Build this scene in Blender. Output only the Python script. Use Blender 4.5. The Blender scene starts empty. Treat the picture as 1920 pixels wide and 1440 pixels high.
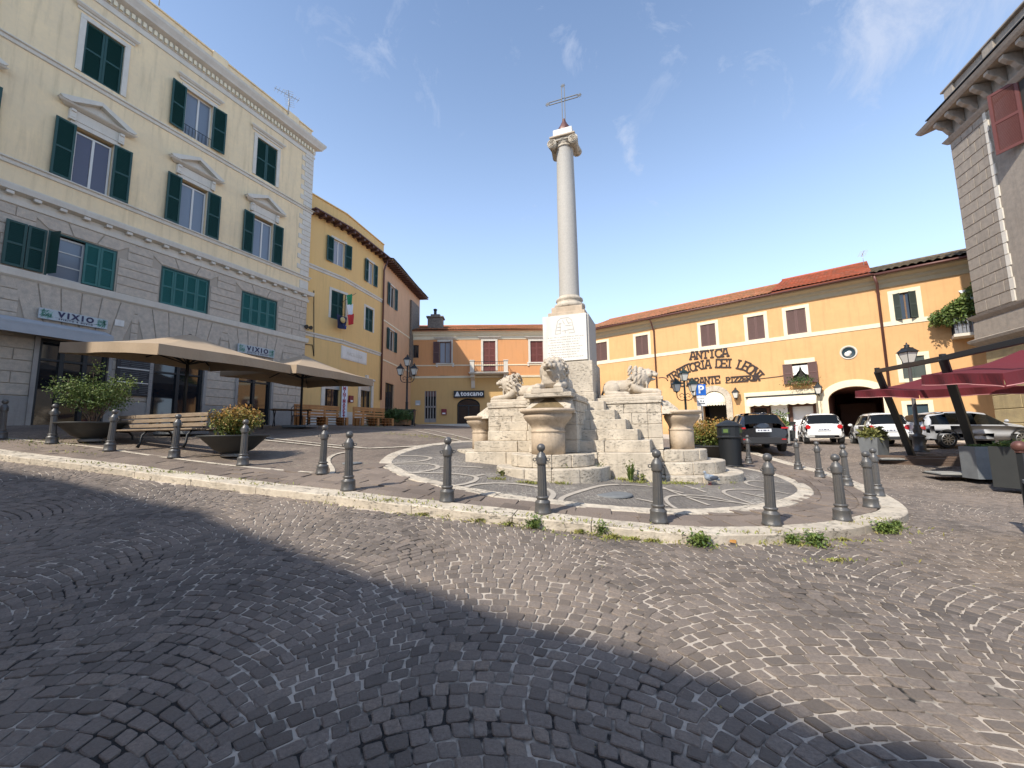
import bpy, bmesh, math, random
import numpy as np
from mathutils import Vector, Matrix
random.seed(7); RNG = np.random.default_rng(7)
PI = math.pi; rad = math.radians
S = bpy.context.scene; COL = S.collection
# ------------------------------------------------------------ camera
F = 770.0; EYE = 1.55; PITCH = rad(6.72); ROLL = rad(-0.79)
def _rot():
    cp, sp = math.cos(PITCH), math.sin(PITCH); cr, sr = math.cos(ROLL), math.sin(ROLL)
    A = np.array([[1, 0, 0], [0, sp, -cp], [0, cp, sp]])
    return np.array([[cr, -sr, 0], [sr, cr, 0], [0, 0, 1]]) @ A
CM = _rot()
cam = bpy.data.cameras.new('camera'); co = bpy.data.objects.new('camera', cam); COL.objects.link(co)
cam.sensor_width = 36; cam.lens = 36 * F / 1920; cam.clip_end = 3000; cam.clip_start = 0.05
m = CM.T  # columns: cam x, down, forward in world
co.matrix_world = Matrix(((m[0][0], -m[0][1], -m[0][2], 0), (m[1][0], -m[1][1], -m[1][2], 0), (m[2][0], -m[2][1], -m[2][2], EYE), (0, 0, 0, 1)))
S.camera = co
# ------------------------------------------------------------ sky and sun
SUN_AZ = rad(224); SUN_EL = rad(44.5)
W = bpy.data.worlds.new('World'); S.world = W; W.use_nodes = True
nt = W.node_tree; nt.nodes.clear(); N = nt.nodes.new; L = nt.links.new
sky = N('ShaderNodeTexSky'); sky.sky_type = 'NISHITA'; sky.sun_disc = False
sky.sun_elevation = SUN_EL; sky.sun_rotation = SUN_AZ; sky.altitude = 200; sky.air_density = 1.0; sky.dust_density = 0.6; sky.ozone_density = 1.3
bg = N('ShaderNodeBackground'); bg.inputs[1].default_value = 0.15; out = N('ShaderNodeOutputWorld')
tc = N('ShaderNodeTexCoord')
def wmath(op, a, b=None, c=None):
    n = N('ShaderNodeMath'); n.operation = op
    for i, v in enumerate((a, b, c)):
        if v is None: continue
        if isinstance(v, (int, float)): n.inputs[i].default_value = v
        else: L(v, n.inputs[i])
    return n.outputs[0]
nz = N('ShaderNodeTexNoise'); nz.inputs['Scale'].default_value = 7; nz.inputs['Detail'].default_value = 12; nz.inputs['Roughness'].default_value = .68; nz.inputs['Distortion'].default_value = .9
L(tc.outputs['Generated'], nz.inputs['Vector'])
def dirof(px, py):
    d = CM.T @ np.array([(px - 960) / F, (py - 720) / F, 1.0]); return d / np.linalg.norm(d)
mask = None
CLOUDS = [(1710, 5, 0.19, 1.3), (1850, -70, 0.24, 1.1), (1560, -10, 0.12, 0.7), (1000, 402, 0.06, 0.66), (900, 590, 0.12, 0.5), (860, 130, 0.24, 0.4), (1430, 120, 0.22, 0.42), (700, 60, 0.22, 0.34), (1280, 30, 0.2, 0.4), (1030, 20, 0.06, 0.496), (1053, 53, 0.06, 0.558), (1077, 87, 0.06, 0.62), (1100, 120, 0.06, 0.496), (1135, 195, 0.045, 0.48), (1151, 226, 0.045, 0.54), (1166, 256, 0.045, 0.6), (1182, 287, 0.045, 0.48), (1198, 318, 0.045, 0.54), (1214, 349, 0.045, 0.6), (1229, 379, 0.045, 0.48), (1245, 410, 0.045, 0.54), (1260, 430, 0.05, 0.336), (1283, 463, 0.05, 0.378), (1307, 497, 0.05, 0.42), (1330, 530, 0.05, 0.336)]
for px, py, r, w in CLOUDS:
    d = dirof(px, py); v = N('ShaderNodeVectorMath'); v.operation = 'DISTANCE'; L(tc.outputs['Generated'], v.inputs[0]); v.inputs[1].default_value = tuple(d)
    t = wmath('MULTIPLY', wmath('SUBTRACT', 1.0, wmath('MINIMUM', wmath('DIVIDE', v.outputs['Value'], r), 1.0)), w)
    mask = t if mask is None else wmath('MAXIMUM', mask, t)
cl = wmath('MULTIPLY', wmath('SUBTRACT', wmath('ADD', nz.outputs[0], wmath('MULTIPLY', mask, .34)), .66), 2.4)
cl = wmath('MINIMUM', wmath('MAXIMUM', wmath('MULTIPLY', cl, wmath('MINIMUM', wmath('MULTIPLY', mask, 3.), 1.)), 0.0), 0.62)
mx = N('ShaderNodeMix'); mx.data_type = 'RGBA'; L(cl, mx.inputs['Factor']); L(sky.outputs[0], mx.inputs[6]); mx.inputs[7].default_value = (2.9, 3.2, 3.9, 1)
sxyz = N('ShaderNodeSeparateXYZ'); L(tc.outputs['Generated'], sxyz.inputs[0])
hz = wmath('MULTIPLY', wmath('POWER', wmath('SUBTRACT', 1.0, wmath('MINIMUM', wmath('MAXIMUM', sxyz.outputs[2], 0.0), 1.0)), 2.0), .78)
hm = N('ShaderNodeMix'); hm.data_type = 'RGBA'; L(hz, hm.inputs['Factor']); L(sky.outputs[0], hm.inputs[6]); hm.inputs[7].default_value = (4.3, 5.6, 7.8, 1); L(hm.outputs[2], mx.inputs[6])
L(mx.outputs[2], bg.inputs[0]); L(bg.outputs[0], out.inputs[0])
sl = bpy.data.lights.new('sun', 'SUN'); sl.energy = 3.6; sl.angle = rad(.8); sl.color = (1, .93, .82)
so = bpy.data.objects.new('sun', sl); COL.objects.link(so)
SUNV = Vector((math.sin(SUN_AZ) * math.cos(SUN_EL), math.cos(SUN_AZ) * math.cos(SUN_EL), math.sin(SUN_EL)))
so.rotation_euler = SUNV.to_track_quat('Z', 'Y').to_euler(); so.location = SUNV * 60
S.view_settings.view_transform = 'Standard'; S.view_settings.look = 'None'; S.view_settings.exposure = 0.72; S.view_settings.gamma = 1
S.cycles.use_denoising = True; S.cycles.max_bounces = 8
# ------------------------------------------------------------ geometry of the place
def ray(x, y):
    d = CM.T @ np.array([(x - 960) / F, (y - 720) / F, 1.0]); return d / d[1]
def at(x, y, Y):
    r = ray(x, y) * Y; return np.array([r[0], r[1], r[2] + EYE])
CP = np.array([(-13.1,10.6,1.6),(-11.67,10.48,1.42),(-9.7,10,1.23),(-7.67,9.4,1.08),(-5.92,9.1,.91),(-3.9,8.5,.73),(-2.7,6.9,.62),(-1,6.5,.48),(.4,6.1,.38),(2,5.9,.28),(3.6,6,.2),(5.1,6.6,.13),(6.3,7.4,.12),(8.5,10.8,.11),(8.6,12,.17),(9.3,13.7,.22),(8.6,15.2,.31),
(-16,12.9,2.0),(-11.8,23,2.15),(-9,36.5,2.42),(-4.4,37,2.15),(7.6,37,1.6),(6.2,12.8,.5),(7.3,12.0,.30),(20.9,25.5,.97),(20.6,17.5,.70),(11.8,20,.78),(-9,17,1.9),(0,0,.1),(0,3,.12),(-3,3,.16),(3,3,.1),(6,3,.08),(-6,4,.35),(13,6,.1),(14,11,.25),(25,0,.1),(-14,5,1.0),(-20,8,1.8),(0,-10,0),(20,-10,0),(-20,-10,.6),(-14,20,2.1),(-25,45,2.5),(30,45,1.5),(35,20,1.)])
def _U(r): return np.where(r > 0, r * r * np.log(r + 1e-12), 0)
_n = len(CP); _K = _U(np.hypot(CP[:, None, 0] - CP[None, :, 0], CP[:, None, 1] - CP[None, :, 1])) + np.eye(_n) * 6.
_P = np.c_[np.ones(_n), CP[:, :2]]
_S = np.linalg.solve(np.block([[_K, _P], [_P.T, np.zeros((3, 3))]]), np.r_[CP[:, 2], 0, 0, 0])
def g(x, y):  # plaza level; the road lies KH lower
    x = np.asarray(x, float); y = np.asarray(y, float); s = x.shape; x = x.ravel(); y = y.ravel(); o = np.empty(len(x))
    for i in range(0, len(x), 20000):
        a, b = x[i:i+20000], y[i:i+20000]
        o[i:i+20000] = _U(np.hypot(a[:, None] - CP[:, 0], b[:, None] - CP[:, 1])) @ _S[:_n] + _S[_n] + _S[_n+1] * a + _S[_n+2] * b
    return o.reshape(s)
KH = .11
def gp(px, py, dz=0):
    d = ray(px, py); Ys = np.linspace(1, 60, 1500); h = EYE + d[2] * Ys - g(d[0] * Ys, Ys) - dz
    i = int(np.argmax(h < 0))
    Y = Ys[i-1] + (Ys[i] - Ys[i-1]) * h[i-1] / (h[i-1] - h[i]) if i > 0 else 60
    return np.array([d[0] * Y, Y, EYE + d[2] * Y])
# ------------------------------------------------------------ object helpers
def tag(o, label=None, cat=None, group=None, kind=None):
    if label: o['label'] = label
    if cat: o['category'] = cat
    if group: o['group'] = group
    if kind: o['kind'] = kind
    return o
def empty(name, loc=(0, 0, 0), rz=0, label=None, cat=None, group=None):
    o = bpy.data.objects.new(name, None); COL.objects.link(o); o.location = Vector([float(v) for v in loc]); o.rotation_euler = (0, 0, rz)
    o.empty_display_size = .2
    return tag(o, label, cat, group)
class MB:
    def __init__(s): s.v = []; s.f = []; s.m = []; s.sm = []
    def add(s, vs, fs, mi=0, smooth=False):
        b = len(s.v); s.v += [tuple(float(c) for c in v) for v in vs]; s.f += [tuple(b + i for i in f) for f in fs]
        s.m += [mi] * len(fs); s.sm += [smooth] * len(fs); return s
    def box(s, x0, x1, y0, y1, z0, z1, mi=0):
        return s.add([(x0,y0,z0),(x1,y0,z0),(x1,y1,z0),(x0,y1,z0),(x0,y0,z1),(x1,y0,z1),(x1,y1,z1),(x0,y1,z1)],
                     [(0,3,2,1),(4,5,6,7),(0,1,5,4),(1,2,6,5),(2,3,7,6),(3,0,4,7)], mi)
    def obox(s, c, ax, ay, az, mi=0):  # oriented box from centre and half-axis vectors
        c, ax, ay, az = (np.array(q, float) for q in (c, ax, ay, az))
        vs = [c + i*ax + j*ay + k*az for k in (-1, 1) for i, j in ((-1,-1),(1,-1),(1,1),(-1,1))]
        return s.add(vs, [(0,3,2,1),(4,5,6,7),(0,1,5,4),(1,2,6,5),(2,3,7,6),(3,0,4,7)], mi)
    def bar(s, a, b, w, h=None, mi=0, up=(0, 0, 1)):
        a = np.array(a, float); b = np.array(b, float); d = b - a; l = np.linalg.norm(d); d /= l
        u = np.array(up, float); r = np.cross(d, u)
        if np.linalg.norm(r) < 1e-4: r = np.cross(d, (1, 0, 0))
        r /= np.linalg.norm(r); u = np.cross(r, d); h = h or w
        return s.obox((a + b) / 2, d * l / 2, r * w / 2, u * h / 2, mi)
    def tube(s, pts, rs, n=10, mi=0, cap=True, smooth=True):
        pts = [np.array(p, float) for p in pts]
        if not hasattr(rs, '__len__'): rs = [rs] * len(pts)
        vs = []; u = None
        for i, p in enumerate(pts):
            d = pts[min(i+1, len(pts)-1)] - pts[max(i-1, 0)]; d = d / (np.linalg.norm(d) + 1e-9)
            if u is None: u = np.cross(d, (0, 0, 1) if abs(d[2]) < .9 else (1, 0, 0))
            u = u - d * (u @ d); u /= np.linalg.norm(u) + 1e-9; w = np.cross(d, u)
            vs += [p + rs[i] * (math.cos(2*PI*k/n) * u + math.sin(2*PI*k/n) * w) for k in range(n)]
        fs = [(i*n+k, i*n+(k+1) % n, (i+1)*n+(k+1) % n, (i+1)*n+k) for i in range(len(pts)-1) for k in range(n)]
        s.add(vs, fs, mi, smooth)
        if cap: s.f += [tuple(len(s.v)-len(vs)+k for k in range(n))[::-1], tuple(len(s.v)-n+k for k in range(n))]; s.m += [mi]*2; s.sm += [False]*2
        return s
    def lathe(s, prof, c=(0, 0, 0), n=24, mi=0, smooth=True, a0=0, a1=2*PI, flute=0, fn=0):
        c = np.array(c, float); full = abs(a1 - a0 - 2*PI) < 1e-6; k = n if full else n + 1; vs = []
        for r, z in prof:
            for j in range(k):
                a = a0 + (a1 - a0) * j / n; rr = r * (1 - flute * (.5 + .5 * math.cos(fn * a))) if flute else r
                vs.append(c + np.array([rr * math.cos(a), rr * math.sin(a), z]))
        fs = []
        for i in range(len(prof)-1):
            for j in range(n):
                j2 = (j+1) % k; fs.append((i*k+j, i*k+j2, (i+1)*k+j2, (i+1)*k+j))
        return s.add(vs, fs, mi, smooth)
    def prism(s, poly, fn, d0, d1, mi=0):  # poly of 2-D points, fn(u,v,d) -> xyz
        n = len(poly); vs = [fn(u, v, d0) for u, v in poly] + [fn(u, v, d1) for u, v in poly]
        fs = [tuple(range(n)), tuple(range(2*n-1, n-1, -1))] + [(i, i+n, (i+1) % n + n, (i+1) % n) for i in range(n)]
        return s.add(vs, fs, mi)
    def ball(s, c, r, n=14, mi=0, sx=1, sy=1, sz=1):
        k = n // 2; vs = []; fs = []
        for i in range(k+1):
            t = PI * i / k
            for j in range(n):
                a = 2*PI*j/n; vs.append((c[0]+r*sx*math.sin(t)*math.cos(a), c[1]+r*sy*math.sin(t)*math.sin(a), c[2]+r*sz*math.cos(t)))
        for i in range(k):
            for j in range(n): fs.append((i*n+j, (i+1)*n+j, (i+1)*n+(j+1) % n, i*n+(j+1) % n))
        return s.add(vs, fs, mi, True)
    def build(s, name, mats, parent=None, bevel=0, seg=1, label=None):
        me = bpy.data.meshes.new(name); me.from_pydata(s.v, [], s.f)
        if not isinstance(mats, (list, tuple)): mats = [mats]
        for q in mats: me.materials.append(q)
        me.polygons.foreach_set('material_index', s.m); me.polygons.foreach_set('use_smooth', s.sm); me.update()
        bm = bmesh.new(); bm.from_mesh(me); bmesh.ops.recalc_face_normals(bm, faces=bm.faces); bm.to_mesh(me); bm.free()
        o = bpy.data.objects.new(name, me); COL.objects.link(o)
        if parent is not None: o.parent = parent
        if bevel:
            b = o.modifiers.new('bevel', 'BEVEL'); b.width = bevel; b.segments = seg; b.limit_method = 'ANGLE'; b.angle_limit = rad(40)
        if label: o['label'] = label
        return o
def npmesh(name, V, Fq, mats, parent=None, mi=None, col=None, smooth=False):
    me = bpy.data.meshes.new(name); V = np.asarray(V, np.float32); Fq = np.asarray(Fq, np.int32); k = Fq.shape[1]
    me.vertices.add(len(V)); me.vertices.foreach_set('co', V.ravel()); me.loops.add(Fq.size); me.loops.foreach_set('vertex_index', Fq.ravel())
    me.polygons.add(len(Fq)); me.polygons.foreach_set('loop_start', np.arange(0, Fq.size, k, dtype=np.int32)); me.polygons.foreach_set('loop_total', np.full(len(Fq), k, np.int32))
    if mi is not None: me.polygons.foreach_set('material_index', np.asarray(mi, np.int32))
    me.polygons.foreach_set('use_smooth', np.full(len(Fq), smooth))
    for q in (mats if isinstance(mats, (list, tuple)) else [mats]): me.materials.append(q)
    me.update(calc_edges=True)
    if col is not None:
        a = me.attributes.new('tone', 'FLOAT', 'FACE'); a.data.foreach_set('value', np.asarray(col, np.float32))
    o = bpy.data.objects.new(name, me); COL.objects.link(o)
    if parent is not None: o.parent = parent
    return o
def copy_tree(o, parent=None, name=None):
    c = o.copy(); COL.objects.link(c)
    if parent is not None: c.parent = parent
    for ch in [q for q in bpy.data.objects if q.parent == o]: copy_tree(ch, c)
    return c
# ------------------------------------------------------------ materials
def mat(name, col, rough=.8, metal=0, noise=0, nscale=4, bump=0, bscale=40, col2=None, spec=None, streak=0, pits=0, alpha=None, tone=0, stretch=(1, 1, 1), damp=0, emis=None, coat=0, trans=0):
    M_ = bpy.data.materials.new(name); M_.use_nodes = True; t = M_.node_tree; b = t.nodes['Principled BSDF']; Nn = t.nodes.new; Ln = t.links.new
    b.inputs['Base Color'].default_value = (*col, 1); b.inputs['Roughness'].default_value = rough; b.inputs['Metallic'].default_value = metal
    if spec is not None: b.inputs['Specular IOR Level'].default_value = spec
    if coat: b.inputs['Coat Weight'].default_value = coat; b.inputs['Coat Roughness'].default_value = .05
    if trans: b.inputs['Transmission Weight'].default_value = trans
    c = Nn('ShaderNodeTexCoord'); mp = Nn('ShaderNodeMapping'); mp.inputs['Scale'].default_value = stretch; Ln(c.outputs['Object'], mp.inputs[0]); vec = mp.outputs[0]
    cur = None
    def mixc(fac, a, bcol, mode='MIX'):
        n = Nn('ShaderNodeMix'); n.data_type = 'RGBA'; n.blend_type = mode
        if isinstance(fac, float): n.inputs[0].default_value = fac
        else: Ln(fac, n.inputs[0])
        for i, v in ((6, a), (7, bcol)):
            if isinstance(v, tuple): n.inputs[i].default_value = (*v, 1)
            else: Ln(v, n.inputs[i])
        return n.outputs[2]
    def nse(sc, det=6, v=vec, ro=.6):
        n = Nn('ShaderNodeTexNoise'); n.inputs['Scale'].default_value = sc; n.inputs['Detail'].default_value = det; n.inputs['Roughness'].default_value = ro; Ln(v, n.inputs['Vector']); return n.outputs[0]
    def ramp(v, a, b_):
        n = Nn('ShaderNodeMapRange'); Ln(v, n.inputs[0]); n.inputs[1].default_value = a; n.inputs[2].default_value = b_; n.inputs[3].default_value = 0; n.inputs[4].default_value = 1; return n.outputs[0]
    def mul(a, k):
        n = Nn('ShaderNodeMath'); n.operation = 'MULTIPLY'; Ln(a, n.inputs[0])
        if isinstance(k, (int, float)): n.inputs[1].default_value = k
        else: Ln(k, n.inputs[1])
        return n.outputs[0]
    cur = tuple(col)
    c2 = col2 or tuple(x * (1 - .45) for x in col)
    if noise: cur = mixc(mul(ramp(nse(nscale, 8), .35, .7), noise), cur, tuple(c2)); cur = mixc(mul(ramp(nse(nscale * 7.3, 4), .4, .75), noise * .5), cur, tuple(c2))
    if streak:
        m2 = Nn('ShaderNodeMapping'); m2.inputs['Scale'].default_value = (3, 3, .25); Ln(c.outputs['Object'], m2.inputs[0])
        cur = mixc(mul(ramp(nse(1.6, 6, m2.outputs[0]), .5, .75), streak), cur, tuple(x * .42 for x in col))
    if damp:
        sz = Nn('ShaderNodeSeparateXYZ'); Ln(c.outputs['Object'], sz.inputs[0]); ad = Nn('ShaderNodeMath'); ad.operation = 'MULTIPLY_ADD'; Ln(nse(1.4, 6), ad.inputs[0]); ad.inputs[1].default_value = 2.6; Ln(sz.outputs[2], ad.inputs[2])
        cur = mixc(mul(ramp(ad.outputs[0], 2.3, 1.2), damp), cur, tuple(x * .5 for x in col)); cur = mixc(mul(ramp(nse(.45, 7, ro=.7), .56, .66), damp*.45), cur, tuple(min(1, x * 1.22) for x in col))
    if tone:
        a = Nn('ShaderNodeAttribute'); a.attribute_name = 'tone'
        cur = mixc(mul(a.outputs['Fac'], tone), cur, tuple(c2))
    hgt = None
    if pits:
        m3 = Nn('ShaderNodeMapping'); m3.inputs['Scale'].default_value = (1, 1, 2.6); Ln(c.outputs['Object'], m3.inputs[0])
        p = ramp(nse(11, 8, m3.outputs[0], .72), .545, .60); big = ramp(nse(1.7, 3), .40, .60)
        pm = mul(mul(p, big), pits); cur = mixc(pm, cur, tuple(x * .28 for x in col)); hgt = pm
    if not isinstance(cur, tuple): Ln(cur, b.inputs['Base Color'])
    if bump or pits:
        bn = Nn('ShaderNodeBump'); bn.inputs['Strength'].default_value = bump or .4; bn.inputs['Distance'].default_value = .02; h = nse(bscale, 5)
        if hgt is not None:
            s_ = Nn('ShaderNodeMath'); s_.operation = 'SUBTRACT'; Ln(h, s_.inputs[0]); Ln(mul(hgt, 2.5), s_.inputs[1]); h = s_.outputs[0]
        Ln(h, bn.inputs['Height']); Ln(bn.outputs[0], b.inputs['Normal'])
    if emis: b.inputs['Emission Color'].default_value = (*emis[:3], 1); b.inputs['Emission Strength'].default_value = emis[3]
    return M_
M = {}
def dm(k, *a, **kw): M[k] = mat(k, *a, **kw)
dm('travertine', (.62, .545, .435), .85, noise=.9, nscale=2.2, col2=(.40, .345, .27), pits=1.0, streak=.6, bump=.5, bscale=30)
dm('travertine_dark', (.58, .465, .34), .85, noise=.6, nscale=2, col2=(.30, .235, .17), pits=.4, streak=.5, bump=.4, bscale=30)
dm('carved', (.57, .49, .385), .85, noise=.75, nscale=5, col2=(.31, .265, .21), bump=.5, bscale=45, streak=.25)
dm('marble', (.74, .71, .65), .7, noise=.3, nscale=3, col2=(.5, .46, .4), streak=.35)
dm('granite', (.47, .44, .39), .7, noise=.5, nscale=26, col2=(.30, .285, .26), bump=.15, bscale=90)
dm('cast_iron', (.085, .09, .095), .42, metal=.3, noise=.6, nscale=9, col2=(.15, .13, .11), bump=.15, bscale=60)
dm('black_metal', (.018, .02, .022), .5, metal=.2)
dm('dark_green_metal', (.02, .035, .03), .45, metal=.2)
dm('grey_metal', (.42, .42, .40), .5, metal=.4)
dm('stucco_cream', (.86, .665, .40), .9, noise=.35, nscale=.9, col2=(.50, .42, .31), bump=.25, bscale=60, streak=.42, damp=.5)
dm('stucco_yellow', (.74, .48, .19), .9, noise=.3, nscale=.8, col2=(.64, .42, .19), bump=.1, bscale=60, streak=.2, damp=.6)
dm('stucco_peach', (.62, .38, .22), .9, noise=.4, nscale=1, col2=(.48, .31, .19), bump=.2, bscale=50, streak=.3)
dm('stucco_orange', (.64, .30, .12), .9, noise=.4, nscale=1, col2=(.56, .29, .14), bump=.2, bscale=50, streak=.2)
dm('stucco_tan', (.60, .38, .15), .9, noise=.4, nscale=1, col2=(.52, .33, .15), bump=.2, bscale=50, streak=.15)
dm('stucco_apricot', (.66, .39, .175), .9, noise=.6, nscale=.55, col2=(.57, .315, .135), bump=.3, bscale=40, streak=.26, damp=.6)
dm('line_stone', (.44, .39, .325), .85, noise=.5, nscale=5)
dm('old_stone', (.33, .28, .225), .92, noise=.6, nscale=5, col2=(.19, .165, .14), bump=.6, bscale=35, streak=.4)
dm('deck_wood', (.12, .075, .05), .75, noise=.6, nscale=3, col2=(.06, .04, .03), stretch=(1, 6, 6), bump=.3)
dm('old_shutter', (.12, .032, .025), .6, noise=.3)
dm('trim_cream', (.78, .69, .50), .85, noise=.2, nscale=2)
dm('trim_white', (.66, .61, .52), .85, noise=.35, nscale=2, col2=(.46, .41, .34), streak=.2)
dm('soffit', (.50, .42, .28), .9, noise=.2)
dm('stone_block', (.58, .49, .385), .92, noise=.6, nscale=7, col2=(.30, .27, .235), bump=.7, bscale=38, tone=.5)
dm('stone_groove', (.40, .34, .27), .95)
dm('stone_grey', (.36, .335, .30), .9, noise=.5, nscale=1.5, col2=(.22, .20, .185), bump=.3, bscale=40, streak=.5)
dm('sandstone', (.44, .34, .17), .9, noise=.6, nscale=2, col2=(.25, .19, .11), bump=.5, bscale=30, streak=.4)
dm('rubble', (.25, .21, .17), .95, noise=.8, nscale=6, col2=(.09, .08, .07), bump=1, bscale=20)
dm('green_paint', (.010, .055, .045), .5, noise=.25, nscale=9)
dm('teal_paint', (.02, .13, .115), .5, noise=.3, nscale=9)
dm('brown_paint', (.13, .065, .055), .6, noise=.3, nscale=9)
dm('redbrown_paint', (.17, .045, .035), .6, noise=.3)
dm('grey_green_paint', (.05, .065, .055), .6, noise=.3)
dm('glass_dark', (.012, .014, .018), .04, spec=.9)
dm('glass_violet', (.06, .055, .085), .12, spec=.8)
dm('glass_clear', (.16, .19, .23), .1, spec=.7)
dm('curtain', (.34, .36, .40), .9, noise=.25, nscale=5, stretch=(6, 6, .6))
dm('interior', (.03, .026, .022), .9)
dm('white_frame', (.62, .60, .55), .5)
dm('wood', (.22, .125, .06), .7, noise=.6, nscale=3, col2=(.10, .055, .028), stretch=(1, 6, 6), bump=.3)
dm('pallet_wood', (.50, .24, .08), .7, noise=.6, nscale=3, col2=(.26, .12, .045), bump=.2)
dm('bench_wood', (.31, .235, .16), .75, noise=.7, nscale=4, col2=(.13, .095, .065), stretch=(1, 5, 5), bump=.4)
dm('brown_metal', (.12, .05, .04), .5, metal=.2)
dm('beige_canvas', (.37, .28, .19), .95, noise=.15, nscale=3)
dm('under_canvas', (.10, .085, .07), .95)
dm('red_canvas', (.115, .006, .012), .9, noise=.15, nscale=3)
dm('pink_trim', (.55, .25, .24), .8)
dm('awning_cream', (.74, .68, .52), .9, noise=.15)
dm('grey_awning', (.40, .41, .42), .8, noise=.2)
dm('planter_grey', (.17, .18, .185), .8, noise=.5, nscale=5, col2=(.10, .105, .11), bump=.2)
dm('planter_concrete', (.33, .33, .31), .9, noise=.5, nscale=5, bump=.3)
dm('planter_dark', (.035, .037, .036), .55, noise=.3)
dm('soil', (.05, .038, .028), .95, bump=.6)
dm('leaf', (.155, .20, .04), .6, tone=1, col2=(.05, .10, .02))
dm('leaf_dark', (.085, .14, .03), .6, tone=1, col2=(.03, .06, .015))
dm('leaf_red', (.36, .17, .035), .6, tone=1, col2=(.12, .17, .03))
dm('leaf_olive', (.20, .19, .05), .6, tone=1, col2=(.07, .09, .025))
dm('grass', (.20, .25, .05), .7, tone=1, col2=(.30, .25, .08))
dm('bark', (.16, .11, .075), .9, noise=.4, nscale=20)
dm('white', (.78, .78, .76), .5); dm('black', (.012, .012, .014), .5); dm('navy', (.015, .012, .06), .5)
dm('car_white', (.72, .72, .70), .25, coat=.8); dm('car_black', (.012, .012, .014), .2, coat=.8); dm('car_silver', (.42, .43, .45), .35, coat=.5)
dm('car_trim', (.02, .02, .022), .6); dm('tyre', (.018, .018, .018), .85); dm('rim', (.40, .40, .40), .35, metal=.8)
dm('tail_red', (.45, .012, .015), .2); dm('plate', (.62, .64, .66), .5); dm('car_glass', (.008, .010, .012), .08, spec=.18)
dm('blue_sign', (.01, .12, .50), .4); dm('flag_green', (.02, .22, .09), .8); dm('flag_white', (.70, .70, .70), .8); dm('flag_red', (.50, .03, .03), .8); dm('pennant', (.015, .02, .06), .8); dm('pennant_blue', (.02, .07, .32), .8); dm('gold', (.50, .38, .16), .6)
dm('lamp_glass', (.62, .60, .54), .35, spec=.6); dm('red_box', (.20, .02, .03), .5); dm('lettering', (.028, .014, .012), .6); dm('banner_white', (.66, .70, .76), .6); dm('banner_red', (.33, .02, .06), .6)
dm('sign_pale', (.42, .46, .47), .5); dm('sign_leaf', (.05, .20, .13), .6); dm('sign_leaf_light', (.25, .42, .36), .6)
dm('terracotta', (.55, .21, .11), .9, noise=.7, nscale=2.5, col2=(.22, .13, .06), tone=.75, bump=.3)
dm('terracotta_red', (.46, .11, .05), .85, noise=.6, nscale=2.5, col2=(.24, .09, .05), tone=.9)
dm('terracotta_old', (.21, .145, .095), .95, noise=.8, nscale=2.5, col2=(.09, .08, .06), tone=.8, bump=.5)
dm('moss_stone', (.20, .14, .07), .95, noise=.8, nscale=9, col2=(.07, .055, .03), bump=.8)
dm('door_wood', (.10, .045, .028), .7, noise=.4); dm('shutter_metal', (.02, .045, .06), .5)
dm('pigeon_grey', (.25, .29, .34), .7); dm('pigeon_dark', (.07, .08, .10), .6); dm('gatewall', (.15, .05, .035), .9, noise=.5)
dm('engrave', (.33, .31, .27), .9); dm('bin_yellow', (.62, .45, .05), .6)
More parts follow.
